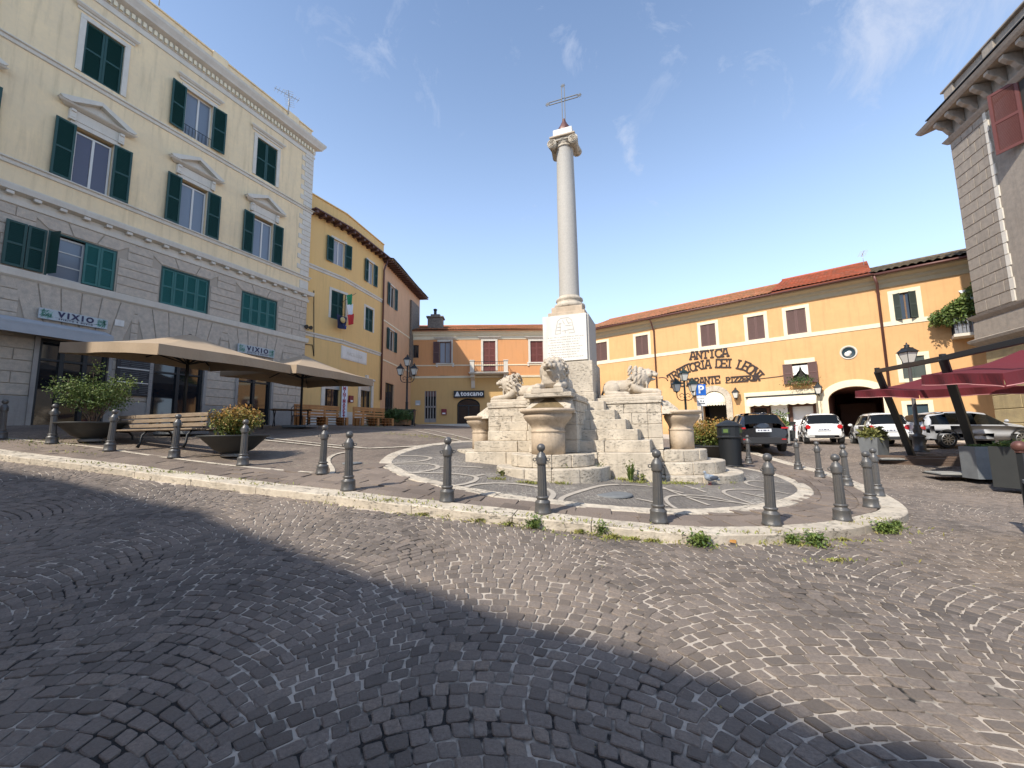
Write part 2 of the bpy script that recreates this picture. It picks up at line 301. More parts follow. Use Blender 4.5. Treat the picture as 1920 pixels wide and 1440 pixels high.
# ------------------------------------------------------------ paving materials
def paving_mat(name, base, joint, voro=None, brick=None):
    M_ = bpy.data.materials.new(name); M_.use_nodes = True; t = M_.node_tree; b = t.nodes['Principled BSDF']; Nn = t.nodes.new; Ln = t.links.new
    b.inputs['Roughness'].default_value = .82; c = Nn('ShaderNodeTexCoord')
    def nse(sc, det=5, ro=.6):
        n = Nn('ShaderNodeTexNoise'); n.inputs['Scale'].default_value = sc; n.inputs['Detail'].default_value = det; n.inputs['Roughness'].default_value = ro; Ln(c.outputs['Object'], n.inputs['Vector']); return n.outputs[0]
    def rng(v, a, b_, lo=0., hi=1.):
        n = Nn('ShaderNodeMapRange'); Ln(v, n.inputs[0]); n.inputs[1].default_value = a; n.inputs[2].default_value = b_; n.inputs[3].default_value = lo; n.inputs[4].default_value = hi; return n.outputs[0]
    def mixc(fac, a, bb, mode='MIX'):
        n = Nn('ShaderNodeMix'); n.data_type = 'RGBA'; n.blend_type = mode
        if isinstance(fac, (int, float)): n.inputs[0].default_value = fac
        else: Ln(fac, n.inputs[0])
        for i, v in ((6, a), (7, bb)):
            if isinstance(v, tuple): n.inputs[i].default_value = (*v, 1)
            else: Ln(v, n.inputs[i])
        return n.outputs[2]
    if voro:
        v1 = Nn('ShaderNodeTexVoronoi'); v1.inputs['Scale'].default_value = voro; v1.inputs['Randomness'].default_value = .55; Ln(c.outputs['Object'], v1.inputs['Vector'])
        v2 = Nn('ShaderNodeTexVoronoi'); v2.feature = 'DISTANCE_TO_EDGE'; v2.inputs['Scale'].default_value = voro; v2.inputs['Randomness'].default_value = .55; Ln(c.outputs['Object'], v2.inputs['Vector'])
        sep = Nn('ShaderNodeSeparateColor'); Ln(v1.outputs['Color'], sep.inputs[0]); rnd = sep.outputs[0]
        jm = rng(v2.outputs['Distance'], .03, .09, 1, 0)
    else:
        a = Nn('ShaderNodeAttribute'); a.attribute_name = 'tone'; rnd = a.outputs['Fac']; jm = None
    dark, mid, warm = base
    cr = Nn('ShaderNodeValToRGB'); e = cr.color_ramp.elements; e[0].position = 0; e[0].color = (*dark, 1); e[1].position = 1; e[1].color = (*warm, 1)
    x = e.new(.55); x.color = (*mid, 1); x = e.new(.86); x.color = (*tuple(q * 1.22 for q in mid), 1); Ln(rnd, cr.inputs[0])
    cur = mixc(rng(nse(48, 7, .8), .34, .66, 0, .75), cr.outputs[0], tuple(q * .55 for q in dark))
    cur = mixc(rng(nse(.35, 3), .35, .7, 0, .35), cur, tuple(q * 1.35 for q in warm))
    if jm is not None:
        cur = mixc(jm, cur, mixc(rng(nse(.5, 4), .4, .6), tuple(joint), tuple(q * .35 for q in joint)))
    Ln(cur, b.inputs['Base Color'])
    bn = Nn('ShaderNodeBump'); bn.inputs['Strength'].default_value = .8; bn.inputs['Distance'].default_value = .012
    h = nse(70, 5, .7)
    if jm is not None:
        s_ = Nn('ShaderNodeMath'); s_.operation = 'SUBTRACT'; Ln(h, s_.inputs[0]); Ln(jm, s_.inputs[1]); h = s_.outputs[0]
    Ln(h, bn.inputs['Height']); Ln(bn.outputs[0], b.inputs['Normal'])
    return M_
def joint_mat():
    M_ = bpy.data.materials.new('joint_sand'); M_.use_nodes = True; t = M_.node_tree; b = t.nodes['Principled BSDF']; Nn = t.nodes.new; Ln = t.links.new
    c = Nn('ShaderNodeTexCoord'); b.inputs['Roughness'].default_value = .95
    def nse(sc, det=5):
        n = Nn('ShaderNodeTexNoise'); n.inputs['Scale'].default_value = sc; n.inputs['Detail'].default_value = det; Ln(c.outputs['Object'], n.inputs['Vector']); return n.outputs[0]
    sx = Nn('ShaderNodeSeparateXYZ'); Ln(c.outputs['Object'], sx.inputs[0])
    def mth(op, a, b_):
        n = Nn('ShaderNodeMath'); n.operation = op
        for i, v in enumerate((a, b_)):
            if isinstance(v, (int, float)): n.inputs[i].default_value = v
            else: Ln(v, n.inputs[i])
        return n.outputs[0]
    # joint colour goes from dark to pale sand rightwards and farther off
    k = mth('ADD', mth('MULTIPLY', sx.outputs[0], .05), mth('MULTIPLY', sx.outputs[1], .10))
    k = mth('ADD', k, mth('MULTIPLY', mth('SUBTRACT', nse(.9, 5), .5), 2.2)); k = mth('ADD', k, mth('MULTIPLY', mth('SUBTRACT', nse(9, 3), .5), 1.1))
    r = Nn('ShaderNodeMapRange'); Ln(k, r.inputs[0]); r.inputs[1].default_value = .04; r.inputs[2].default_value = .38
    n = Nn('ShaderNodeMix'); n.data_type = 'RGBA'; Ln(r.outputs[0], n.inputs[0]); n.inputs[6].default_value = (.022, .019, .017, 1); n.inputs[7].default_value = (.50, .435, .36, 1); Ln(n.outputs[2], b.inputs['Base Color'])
    bn = Nn('ShaderNodeBump'); bn.inputs['Distance'].default_value = .01; Ln(nse(120, 3), bn.inputs['Height']); Ln(bn.outputs[0], b.inputs['Normal'])
    return M_
M['cobble'] = paving_mat('cobble', ((.105, .088, .076), (.195, .162, .138), (.265, .21, .165)), None)
M['paver'] = paving_mat('paver', ((.135, .105, .085), (.20, .158, .128), (.26, .205, .16)), None)
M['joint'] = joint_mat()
M['small_cube'] = paving_mat('small_cube', ((.145, .108, .085), (.195, .15, .118), (.24, .185, .145)), (.30, .25, .19), voro=9)
M['mosaic'] = paving_mat('mosaic', ((.12, .105, .095), (.17, .15, .13), (.23, .20, .175)), (.36, .33, .28), voro=12)
# ------------------------------------------------------------ regions
KERB_PX = [(0,853),(200,877),(406,904),(600,927),(680,939),(792,951),(920,966),(1040,978),(1160,991),(1261,1001),(1358,1004),(1487.5,1001),(1584,994),(1649,981),(1697,968.5),(1705,959),(1694,946),(1662,926.6),(1616.6,907),(1558.5,886),(1458,860)]
_k = [gp(*p)[:2] for p in KERB_PX]
_k = [np.array([-19., 10.6])] + _k + [np.array([10.5, 19.3]), np.array([9.4, 23.5]), np.array([6, 27.5])]
_k = np.array(_k)
def chaikin(P, n=2):
    for _ in range(n):
        P = np.concatenate([[P[0]], np.stack([.75*P[:-1]+.25*P[1:], .25*P[:-1]+.75*P[1:]], 1).reshape(-1, 2), [P[-1]]])
    return P
def resample(P, step):
    d = np.r_[0, np.cumsum(np.hypot(*np.diff(P, axis=0).T))]; n = max(2, int(round(d[-1]/step))+1); t = np.linspace(0, d[-1], n)
    return np.c_[np.interp(t, d, P[:, 0]), np.interp(t, d, P[:, 1])], t
KP, _ = resample(chaikin(_k, 3), .12)
def normals(P):
    t = np.gradient(P, axis=0); t /= np.linalg.norm(t, axis=1)[:, None]; return np.c_[-t[:, 1], t[:, 0]]  # left of travel = inwards
def smooth1(P, k=15):
    Q = np.pad(P, ((k, k), (0, 0)), 'edge'); w = np.ones(2*k+1)/(2*k+1); return np.stack([np.convolve(Q[:, i], w, 'valid') for i in (0, 1)], 1)
KN = normals(smooth1(KP, 8))
def offset(d): return KP + KN * d
def inpoly(x, y, P):
    c = np.zeros(x.shape, bool); n = len(P)
    for i in range(n):
        x0, y0 = P[i]; x1, y1 = P[(i+1) % n]
        if y0 == y1: continue
        c ^= ((y0 > y) != (y1 > y)) & (x < (x1-x0)*(y-y0)/(y1-y0)+x0)
    return c
REST = np.array([(2, 34), (0, 37.6), (-9, 37.6), (-10, 30), (-13, 23), (-18, 13)])
PLAZA = np.concatenate([KP[::4], REST])
PLAZA_IN = np.concatenate([offset(.17)[::4], REST])
# ------------------------------------------------------------ sheets
def sheet(name, xs, ys, dz, m_, keep=None):
    X, Y = np.meshgrid(xs, ys); Z = g(X, Y) + dz; nx, ny = len(xs), len(ys)
    V = np.c_[X.ravel(), Y.ravel(), Z.ravel()]; i = np.arange(nx-1); j = np.arange(ny-1); I, J = np.meshgrid(i, j); a = (J*nx+I).ravel()
    Fq = np.c_[a, a+1, a+1+nx, a+nx]
    if keep is not None:
        cx = (xs[I]+xs[I+1]).ravel()/2; cy = (ys[J]+ys[J+1]).ravel()/2; Fq = Fq[keep(cx, cy)]
    return npmesh(name, V, Fq, m_, smooth=True)
xs = np.concatenate([np.linspace(-140, -32, 10), np.arange(-30, 36, .6), np.linspace(38, 140, 10)]); ys = np.concatenate([np.linspace(-80, -14, 8), np.arange(-12, 48, .6), np.linspace(52, 200, 10)])
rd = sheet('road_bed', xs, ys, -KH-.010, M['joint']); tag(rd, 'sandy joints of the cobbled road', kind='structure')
pl = sheet('plaza_bed', np.arange(-20, 12, .22), np.arange(5, 38.6, .22), -.012, M['small_cube'], lambda x, y: inpoly(x, y, PLAZA_IN)); tag(pl, 'small cobble paving of the piazza', kind='structure')
# ------------------------------------------------------------ stones
def octo(Q, k=.11):
    P = []
    for i in range(4):
        a, b = Q[:, i], Q[:, (i+1) % 4]; kk = k * RNG.uniform(.5, 1.5, (len(Q), 1)); P += [a+(b-a)*kk, b+(a-b)*kk]
    return np.stack(P, 1)
def stones(name, Q, dz, m_, gap, bev=.012, depth=.03, hj=.004, kind='structure', label=None, tones=None, curve=0):
    Q = np.asarray(Q, float); n, K = Q.shape[:2]; c = Q.mean(1, keepdims=True)
    d = Q - c; L_ = np.linalg.norm(d, axis=2, keepdims=True); Qo = c + d * np.maximum(.2, 1 - gap / L_); Qi = c + d * np.maximum(.12, 1 - (gap + bev) / L_)
    z = g(Q[..., 0].ravel(), Q[..., 1].ravel()).reshape(n, K) + dz
    hh = RNG.normal(0, hj, (n, 1)); sl = RNG.normal(0, hj*14, (n, 1, 2)); zt = z + hh + (d * sl).sum(2)
    V = np.stack([np.c_[Qo[:, k], z[:, k]-depth] for k in range(K)] + [np.c_[Qo[:, k], zt[:, k]-bev*.55] for k in range(K)] + [np.c_[Qi[:, k], zt[:, k]] for k in range(K)] , 1)
    mid = np.concatenate([c[:, 0], (zt.mean(1)+.0015)[:, None]], 1)[:, None]; V = np.concatenate([V, mid], 1); KK = 3*K+1
    fr = []
    for k in range(K):
        k2 = (k+1) % K; fr.append((k, k2, K+k2, K+k)); fr.append((K+k, K+k2, 2*K+k2, 2*K+k))
    for k in range(0, K, 2): fr.append((2*K+k, 2*K+(k+1) % K, 2*K+(k+2) % K, 3*K))
    fr = np.array(fr); Fq = (np.arange(n)[:, None, None]*KK + fr[None]).reshape(-1, 4)
    tn = RNG.random(n) if tones is None else tones
    o = npmesh(name, V.reshape(-1, 3), Fq, m_, col=np.repeat(tn, len(fr))); tag(o, label, kind=kind); return o
# fan-laid cobbles of the road
CW, CR, PITCHR = 2.5, 1.92, .112
def fan(x0, x1, y0, y1):
    out_ = []
    th = math.asin(CW/2/CR)
    for k in range(int((x0+.2)/CW)-1, int((x1+.2)/CW)+2):
        xc = -.2 + CW*k; sag = CR - math.sqrt(CR*CR-(CW/2)**2)
        rows = np.arange(int(y0/PITCHR)-2, int((y1+sag)/PITCHR)+2) ; nst = int(round(2*th*CR/.116))
        for r in rows:
            yb = r*PITCHR + (.5*PITCHR if k % 2 else 0); nn = nst + int(RNG.integers(-1, 2)); w = RNG.uniform(.74, 1.26, nn); a = np.r_[0, np.cumsum(w)]; a = -th*RNG.uniform(.97, 1.05) + 2*th*RNG.uniform(.98, 1.03)*a/a[-1]
            if r % 2: a[1:-1] += th/nn
            s, cc = np.sin(a)*CR, np.cos(a)*CR-CR
            lo = np.c_[xc+s, yb+cc]; a2 = np.arcsin(np.clip(np.sin(a)*(1+PITCHR*np.cos(a)/CR), -.74, .74)); hi = np.c_[xc+np.sin(a2)*CR, yb+PITCHR+np.cos(a2)*CR-CR]
            out_.append(np.stack([lo[:-1], lo[1:], hi[1:], hi[:-1]], 1))
    return np.concatenate(out_)
Q = fan(-17, 26, .6, 25)
c = Q.mean(1)
# drop what is outside the road or outside any sensible view
X_, Y_ = c[:, 0], c[:, 1]
keep = (np.abs(X_) < 1.5*Y_ + 2.6) & (Y_ > .9) & (Y_ < 25.5) & (X_ > -17.5)
dB = ((X_-20.3)*(-.656) + (Y_-26)*(-.7547)); keep &= dB > -.4
keep &= ~((X_ - 21.8)*.959 + (Y_-19)*(-.284) > .3)
Q, c = Q[keep], c[keep]
Q, c = (lambda kk: (Q[kk], c[kk]))(~inpoly(c[:, 0], c[:, 1], PLAZA))
# keep stones a hand from the kerb edge off it
wob = np.stack([.05*np.sin(Q[..., 1]*1.7+Q[..., 0]*.6)+.03*np.sin(Q[..., 1]*4.1), .05*np.sin(Q[..., 0]*1.3+1)+.03*np.sin(Q[..., 0]*3.3+Q[..., 1])], -1)
Q = Q + wob + RNG.normal(0, .005, Q.shape)
ne = c[:, 1] < 8.5
stones('cobblestones', octo(Q[ne]), -KH, M['cobble'], .0082, bev=.009, depth=.025, hj=.0022, label='fan-laid grey basalt cobbles of the road')
stones('far_cobblestones', Q[~ne], -KH, M['cobble'], .0125, bev=.007, depth=.02, hj=.0014, label='fan-laid cobbles of the road farther off')
# ------------------------------------------------------------ kerb
def ribbon(P0, P1, z0, z1, m_, name, seglen, top=.0, gap=.006, tones=True, label=None):
    """blocks between two parallel polylines, each block a real stone"""
    mb = MB(); n = len(P0); i = 0; k = 0
    seglen = int(seglen)
    while i < n-1:
        j = min(n-1, i + seglen + random.randint(-2, 2))
        idx = list(range(i, j+1)); jz = random.uniform(-.006, .006); vs = []; m2 = len(idx)
        for q in idx:
            t = P0[q]; s = P1[q]; sh = gap if q in (idx[0], idx[-1]) else 0
            d = (P0[min(q+1, n-1)] - P0[max(q-1, 0)]); d = d/np.linalg.norm(d) * (sh if q == idx[0] else -sh)
            zt = float(g(t[0], t[1])); zs = float(g(s[0], s[1])); a = t + d; b = s + d; w = (b - a)/np.linalg.norm(b-a)*.012
            e = jz + random.uniform(-.003, .003)
            vs += [(*a, zt+z0), (*a, zt+z1-.014+e), (*(a+w), zt+z1+e), (*(b-w), zs+z1+e), (*b, zs+z1-.014+e), (*b, zs+z0)]
        fs = []
        for q in range(m2-1):
            for r in range(5): fs.append((q*6+r, q*6+r+1, (q+1)*6+r+1, (q+1)*6+r))
        fs += [tuple(range(6)), tuple((m2-1)*6+r for r in range(5, -1, -1))]
        mb.add(vs, fs); i = j; k += 1
    return mb.build(name, m_)
kb = ribbon(KP, offset(.36), -.35, .012, M['travertine'], 'kerb', 11); tag(kb, 'pale travertine kerb edging the piazza', kind='structure')
# ------------------------------------------------------------ large ring and strips of the piazza
RC = np.array([2.2, 11.92]); RR = 5.45
RING_PX = [(703.7,865),(725,880),(762.5,897.5),(825,913.7),(930,932.5),(1005,942.5),(1160,960),(1326,965),(1423,957),(1503.6,942.7),(1531,925),(1516.5,910.4),(1477.8,894),(1423,881),(1368,873)]
_r = np.array([gp(*p)[:2] for p in RING_PX]); _r = np.concatenate([_r, [(6.6, 15.2), (3.6, 17.4), (0, 17.2), (-2.3, 15.2), (-3.35, 12.4)]])
def closed_smooth(P, n=3):
    for _ in range(n): P = np.stack([.75*P+.25*np.roll(P, -1, 0), .25*P+.75*np.roll(P, -1, 0)], 1).reshape(-1, 2)
    return P
RP, _ = resample(np.concatenate([(q := closed_smooth(_r)), q[:1]]), .12); RN = normals(smooth1(RP, 6))
ro = ribbon(RP, RP + RN*.30, -.02, .006, M['travertine'], 'ring_border', 7, gap=.003); tag(ro, 'pale travertine ring set in the paving round the fountain', kind='structure')
RINGI = (RP + RN*.15)[::3]
mo = sheet('ring_paving', np.arange(-4, 8.6, .15), np.arange(5.8, 18, .15), -.004, M['mosaic'], lambda x, y: inpoly(x, y, RINGI)); tag(mo, 'grey mosaic cobbles inside the travertine ring', kind='structure')
# pavers following the kerb
Qp = []; tn = []
KL = smooth1(KP, 3)
for r in range(12):
    d0 = .37 + r*.285; d1 = d0 + .285; A = KP + KN*d0; B = KP + KN*d1; i = 0
    cum = np.r_[0, np.cumsum(np.hypot(*np.diff(A, axis=0).T))]; s = random.uniform(0, .4)
    while s < cum[-1]-.6:
        w = random.uniform(.34, .58); f_ = lambda P, t: np.array([np.interp(t, cum, P[:, 0]), np.interp(t, cum, P[:, 1])])
        q = [f_(A, s), f_(A, s+w), f_(B, s+w), f_(B, s)]; cc = np.mean(q, 0); dist = np.hypot(*(KP - cc).T).min()
        lim = 1.45 if cc[0] < -3.3 else 9
        if dist > d0-.05 and d0 < lim and cc[1] < 24 and np.linalg.norm(q[0]-q[1]) > .12 and not inpoly(cc[:1], cc[1:], RP[::3])[0]: Qp.append(q)
        s += w
stones('pavers', np.array(Qp), .004, M['paver'], .010, bev=.008, hj=.002, label='brown rectangular pavers along the kerb')
def strip_px(name, lines, w, m_, dz=.004, scale=1, ox=0, oy=0, label=None, world=False):
    V = []; Fq = []
    for ln in lines:
        P = np.array([gp(ox + x/scale, oy + y/scale)[:2] for x, y in ln]) if not world else np.array(ln, float)
        P = chaikin(P, 2) if len(P) > 2 else P; P, _ = resample(P, .1)
        if len(P) < 2: continue
        nn = normals(P); b = len(V)
        for p, q in zip(P, nn):
            for s in (-1, 1): c_ = p + q*w/2*s*random.uniform(.93, 1.07); V.append((c_[0], c_[1], float(g(*c_))+dz))
        for i in range(len(P)-1): Fq.append((b+2*i, b+2*i+1, b+2*i+3, b+2*i+2))
    o = npmesh(name, V, Fq, m_); tag(o, label, kind='structure'); return o
c7 = [[(240,190),(400,185),(490,170),(520,155),(480,145),(380,138),(280,140)],[(340,270),(480,255),(560,235),(570,215),(500,200),(380,195),(210,198)],
 [(700,362),(780,350),(850,325),(860,300),(800,285),(650,270),(380,268)],[(770,375),(860,350),(1050,343),(1250,360),(1400,390),(1440,430),(1400,470)],
 [(1480,478),(1500,450),(1600,415),(1700,385),(1800,360),(1920,355)],[(560,222),(700,216),(900,228)],[(850,290),(910,280)]]
c8 = [[(200,275),(330,282),(450,298),(560,325)],[(440,290),(530,330),(600,350),(980,392)],[(520,415),(470,385),(455,350),(520,335),(700,340),(850,375),(950,395)],
 [(290,358),(380,375),(470,400)],[(585,350),(710,395)],[(565,280),(640,300),(690,320)],[(600,298),(675,298)],[(985,393),(820,340),(785,315),(830,303),(950,303),(1100,315),(1175,330)],
 [(900,322),(1045,353)],[(1070,300),(960,285),(910,262),(960,252),(1150,265)]]
strip_px('mosaic_lines', c7, .10, M['line_stone'], .008, 4, 680, 820, 'curving white marble lines in the ring paving')
strip_px('mosaic_line_scrolls', c8, .07, M['line_stone'], .008, 3.097, 1100, 820, 'white marble scrolls in the ring paving')
strip_px('bollard_line', [[(-60,812),(0,821),(187,838),(281,855),(437,874),(594,887)],[(594,887),(622,891),(625,880),(612,864),(625,852),(660,846)]], .10, M['travertine'], .010, label='thin white line under the bollards')
strip_px('far_lines', [[(430,813),(505,822),(600,832),(690,841)],[(420,816),(500,826),(600,836),(660,843)],[(795,805),(830,811),(890,826)],[(780,808),(815,815),(872,829)]], .12, M['travertine'], .010, label='double white lines across the piazza')
strip_px('parking_line', [[(1390,838),(1400,845)],[(690,841),(760,838),(830,834)]], .15, M['travertine'], .010)
# ------------------------------------------------------------ facades
def heading(h): return np.array([math.sin(h), math.cos(h)])
class Fac:
    """vertical plane; local x runs left to right as seen, y into the building, z up from zb"""
    def __init__(s, P, h, zb, name=None, label=None, cat='building', group=None):
        s.P = np.array(P, float); s.x = heading(h); s.y = np.array([-s.x[1], s.x[0]]); s.zb = zb; s.rz = math.atan2(s.x[1], s.x[0])
        s.root = empty(name, (s.P[0], s.P[1], zb), s.rz, label, cat, group) if name else None
    def p(s, px, py, n=0):  # picture point -> (x, z) on the plane n metres in front
        r = ray(px, py); y = s.y; P = s.P - y*n; t = (P @ y) / (r[:2] @ y); q = r[:2]*t - P
        return float(q @ s.x), float(EYE + r[2]*t - s.zb)
    def w(s, x, y, z): q = s.P + s.x*x + s.y*y; return (q[0], q[1], s.zb+z)
    def rect(s, x0, x1, yt, yb, n=0):  # picture rect: left/right x at mid height, top/bottom y (mid)
        ym = (yt+yb)/2; a = s.p(x0, ym, n)[0]; b = s.p(x1, ym, n)[0]; xm = (x0+x1)/2; return a, b, s.p(xm, yb, n)[1], s.p(xm, yt, n)[1]
def wall(root, x0, x1, z0, z1, holes, m_, name='wall', depth=.28, thick=6, y0=0, backs=None, zcut=None):
    xs_ = sorted({x0, x1, *[h[0] for h in holes], *[h[1] for h in holes]}); zs_ = sorted({z0, z1, *[h[2] for h in holes], *[h[3] for h in holes]})
    xs_ = [x for x in xs_ if x0 <= x <= x1]; zs_ = [z for z in zs_ if z0 <= z <= z1]; mb = MB()
    for a, b in zip(xs_, xs_[1:]):
        for c_, d in zip(zs_, zs_[1:]):
            if any(h[0]-1e-6 <= a and b <= h[1]+1e-6 and h[2]-1e-6 <= c_ and d <= h[3]+1e-6 for h in holes): continue
            mb.add([(a,y0,c_),(b,y0,c_),(b,y0,d),(a,y0,d)], [(0,1,2,3)])
    for a, b, c_, d in holes:
        mb.add([(a,y0,c_),(b,y0,c_),(b,y0,d),(a,y0,d),(a,y0+depth,c_),(b,y0+depth,c_),(b,y0+depth,d),(a,y0+depth,d)], [(0,1,5,4),(1,2,6,5),(2,3,7,6),(3,0,4,7)])
    mb.add([(x0,y0,z0),(x1,y0,z0),(x1,thick,z0),(x0,thick,z0),(x0,y0,z1),(x1,y0,z1),(x1,thick,z1),(x0,thick,z1)], [(4,5,6,7),(1,2,6,5),(2,3,7,6),(3,0,4,7)])
    return mb.build(name, m_, root)
def leaf(mb, x0, x1, z0, z1, y, th=.045, slats=True, back=True, rails=2, mi=0, fw=.07):
    """louvred shutter leaf, front face at y"""
    mb.box(x0, x0+fw, y, y+th, z0, z1, mi); mb.box(x1-fw, x1, y, y+th, z0, z1, mi)
    zs_ = np.linspace(z0, z1, rails+1); b = []
    for i, z in enumerate(zs_):
        a = max(z0, z-fw/2 if 0 < i < rails else (z if i == 0 else z-fw)); mb.box(x0+fw, x1-fw, y+.002, y+th-.002, a, a+fw, mi); b.append((a, a+fw))
    for (a0, a1), (c0, c1) in zip(b, b[1:]):
        n = max(3, int((c0-a1)/.055)); hz = (c0-a1)/n
        for k in range(n):
            z = a1 + hz*k; mb.add([(x0+fw, y+.006, z), (x1-fw, y+.006, z), (x1-fw, y+th-.008, z+hz*1.0), (x0+fw, y+th-.008, z+hz*1.0)], [(0,1,2,3)], mi)
    if back: mb.box(x0+fw, x1-fw, y+th-.006, y+th-.003, z0+fw, z1-fw, mi)
def surround(root, x0, x1, z0, z1, w, m_, pr=.05, bottom=False, name='surround', top=True):
    mb = MB(); mb.box(x0-w, x0, -pr, .02, z0-(w if bottom else 0), z1); mb.box(x1, x1+w, -pr, .02, z0-(w if bottom else 0), z1)
    if top: mb.box(x0-w, x1+w, -pr-.002, .02, z1, z1+w)
    if bottom: mb.box(x0, x1, -pr-.002, .02, z0-w, z0)
    return mb.build(name, m_, root, bevel=.008)
def shutter_pair(win, x0, x1, z0, z1, m_, y=.03, name='shutter', n=2, rails=2):
    for k in range(n):
        mb = MB(); a = x0+(x1-x0)*k/n; b = x0+(x1-x0)*(k+1)/n; leaf(mb, a+.004, b-.004, z0, z1, y, rails=rails); mb.build(name, m_, win)
def open_shutters(win, x0, x1, z0, z1, lw, m_, rails=2, y=-.09, left=True, right=True, ang=0):
    for s, on in ((-1, left), (1, right)):
        if not on: continue
        mb = MB(); xa = x0-lw if s < 0 else x1; leaf(mb, 0, lw, z0, z1, 0, rails=rails)
        hx = x0 if s < 0 else x1; a = rad(ang); vs = []
        for (vx, vy, vz) in mb.v:
            d = vx; vs.append((hx + s*d*math.cos(a), y - d*math.sin(a) + vy*math.cos(a), vz))
        mb.v = vs; mb.build('shutter', m_, win)
def sash(win, x0, x1, z0, z1, y, m_frame, m_glass, fw=.06, mull=1, trans=0, name='sash'):
    mb = MB(); mb.box(x0, x0+fw, y, y+.06, z0, z1); mb.box(x1-fw, x1, y, y+.06, z0, z1); mb.box(x0+fw, x1-fw, y, y+.06, z0, z0+fw); mb.box(x0+fw, x1-fw, y, y+.06, z1-fw, z1)
    for k in range(mull): c_ = x0+(x1-x0)*(k+1)/(mull+1); mb.box(c_-fw*.6, c_+fw*.6, y-.01, y+.05, z0+fw, z1-fw)
    for k in range(trans): c_ = z0+(z1-z0)*(k+1)/(trans+1); mb.box(x0+fw, x1-fw, y+.005, y+.055, c_-fw*.3, c_+fw*.3)
    o = mb.build(name, m_frame, win)
    MB().box(x0+fw*.5, x1-fw*.5, y+.025, y+.035, z0+fw*.5, z1-fw*.5).build('pane', m_glass, win); return o
def window_part(root, x0, x1, z0, z1, name='window', back='interior', depth=.28):
    return MB().add([(x0-.02,depth,z0-.02),(x1+.02,depth,z0-.02),(x1+.02,depth,z1+.02),(x0-.02,depth,z1+.02)], [(0,1,2,3)]).build(name, M[back], root)
def molding(mb, x0, x1, prof, mi=0, endl=True, endr=True):
    """profile list of (y_out, z) extruded along x; y_out positive = projecting"""
    n = len(prof); vs = [(x0 - (p[0] if endl else 0), -p[0], p[1]) for p in prof] + [(x1 + (p[0] if endr else 0), -p[0], p[1]) for p in prof]
    mb.add(vs, [(i, i+1, n+i+1, n+i) for i in range(n-1)] + [(n-1, 0, n, 2*n-1), tuple(range(n))[::-1], tuple(range(n, 2*n))], mi)
def course_blocks(mb, x0, x1, z0, z1, blocked, bw=1.1, hc=.34, gap=.022, pr=.03, seed=0, y=0):
    rn = random.Random(seed); n = max(1, round((z1-z0)/hc)); h = (z1-z0)/n
    for i in range(n):
        a, b = z0+i*h, z0+(i+1)*h; segs = [(x0, x1)]
        for (c0, c1, d0, d1) in blocked:
            if d0 < b-.02 and d1 > a+.02:
                ns = []
                for s0, s1 in segs:
                    if c1 <= s0 or c0 >= s1: ns.append((s0, s1)); continue
                    if c0 > s0: ns.append((s0, c0))
                    if c1 < s1: ns.append((c1, s1))
                segs = ns
        for s0, s1 in segs:
            w = s1-s0
            if w < .08: continue
            k = max(1, round(w/bw)); cuts = [s0+w*(j + (.5 if (i % 2 and 0 < j < k+1) else 0))/k for j in range(k+1)]
            cuts = sorted({s0, s1, *[min(max(c_, s0), s1) for c_ in cuts]})
            for q0, q1 in zip(cuts, cuts[1:]):
                if q1-q0 < .06: continue
                mb.box(q0+gap/2, q1-gap/2, y-pr+rn.uniform(-.003, .003), y+.01, a+gap/2, b-gap/2)
def tile_roof(root, x0, x1, ye, ze, yr, zr, m_, name='roof', pitch=.24, rows=None, left=0, right=0, amp=.045, sag=.02):
    """barrel-tile roof plane from the eave (ye, ze) up to the ridge (yr, zr)"""
    Ls = math.hypot(yr-ye, zr-ze); nr = rows or int(Ls/.36); nx = int((x1-x0)/(pitch/6)); X = np.linspace(x0, x1, nx+1); V = []; tn = []
    nrm = np.array([-(zr-ze), (yr-ye)])/Ls; rs_ = []
    for r in range(nr):
        for e, lift in ((0, .035), (1, 0.0)): rs_.append(((r+e)/nr, lift))
    ph = np.abs(np.sin(PI*X/pitch))
    for t, lift in rs_:
        jit = np.interp(X, np.arange(x0, x1+1, .7), RNG.normal(0, .006, len(np.arange(x0, x1+1, .7))))
        h = ph*amp + lift + jit + sag*np.sin(X*.9+t*3)
        y = ye+(yr-ye)*t + nrm[0]*h; z = ze+(zr-ze)*t + nrm[1]*h; V.append(np.c_[X + left*t*(1-(X-x0)/(x1-x0)) + right*t*((X-x0)/(x1-x0)), y, z])
    V = np.concatenate(V); n1 = nx+1; a = np.arange(nx); Fq = []
    for r in range(2*nr-1): Fq.append(np.c_[r*n1+a, r*n1+a+1, (r+1)*n1+a+1, (r+1)*n1+a])
    base = [RNG.random(int((x1-x0)/pitch)+2) for _ in range(2*nr)]; idx = np.minimum((a*(x1-x0)/nx/pitch+.5).astype(int), len(base[0])-1)
    tn = np.concatenate([base[r//2][idx] for r in range(2*nr-1)])
    o = npmesh(name, V, np.concatenate(Fq), m_, root, col=tn)
    mb = MB().add([(x0+.05, ye+.03, ze-.03), (x1-.05, ye+.03, ze-.03), (x1-.05+right, yr, zr-.03), (x0+.05+left, yr, zr-.03), (x0+.05, ye+.03, ze-.07), (x1-.05, ye+.03, ze-.07), (x1-.05, yr, ze-.07), (x0+.05, yr, ze-.07)], [(0,1,2,3),(4,5,1,0),(7,6,5,4),(3,2,6,7),(0,3,7,4),(1,5,6,2)])
    mb.tube([(x0+left, yr, zr+.03), (x1+right, yr, zr+.03)], .1, n=8); mb.build('roof_deck', m_, o); return o
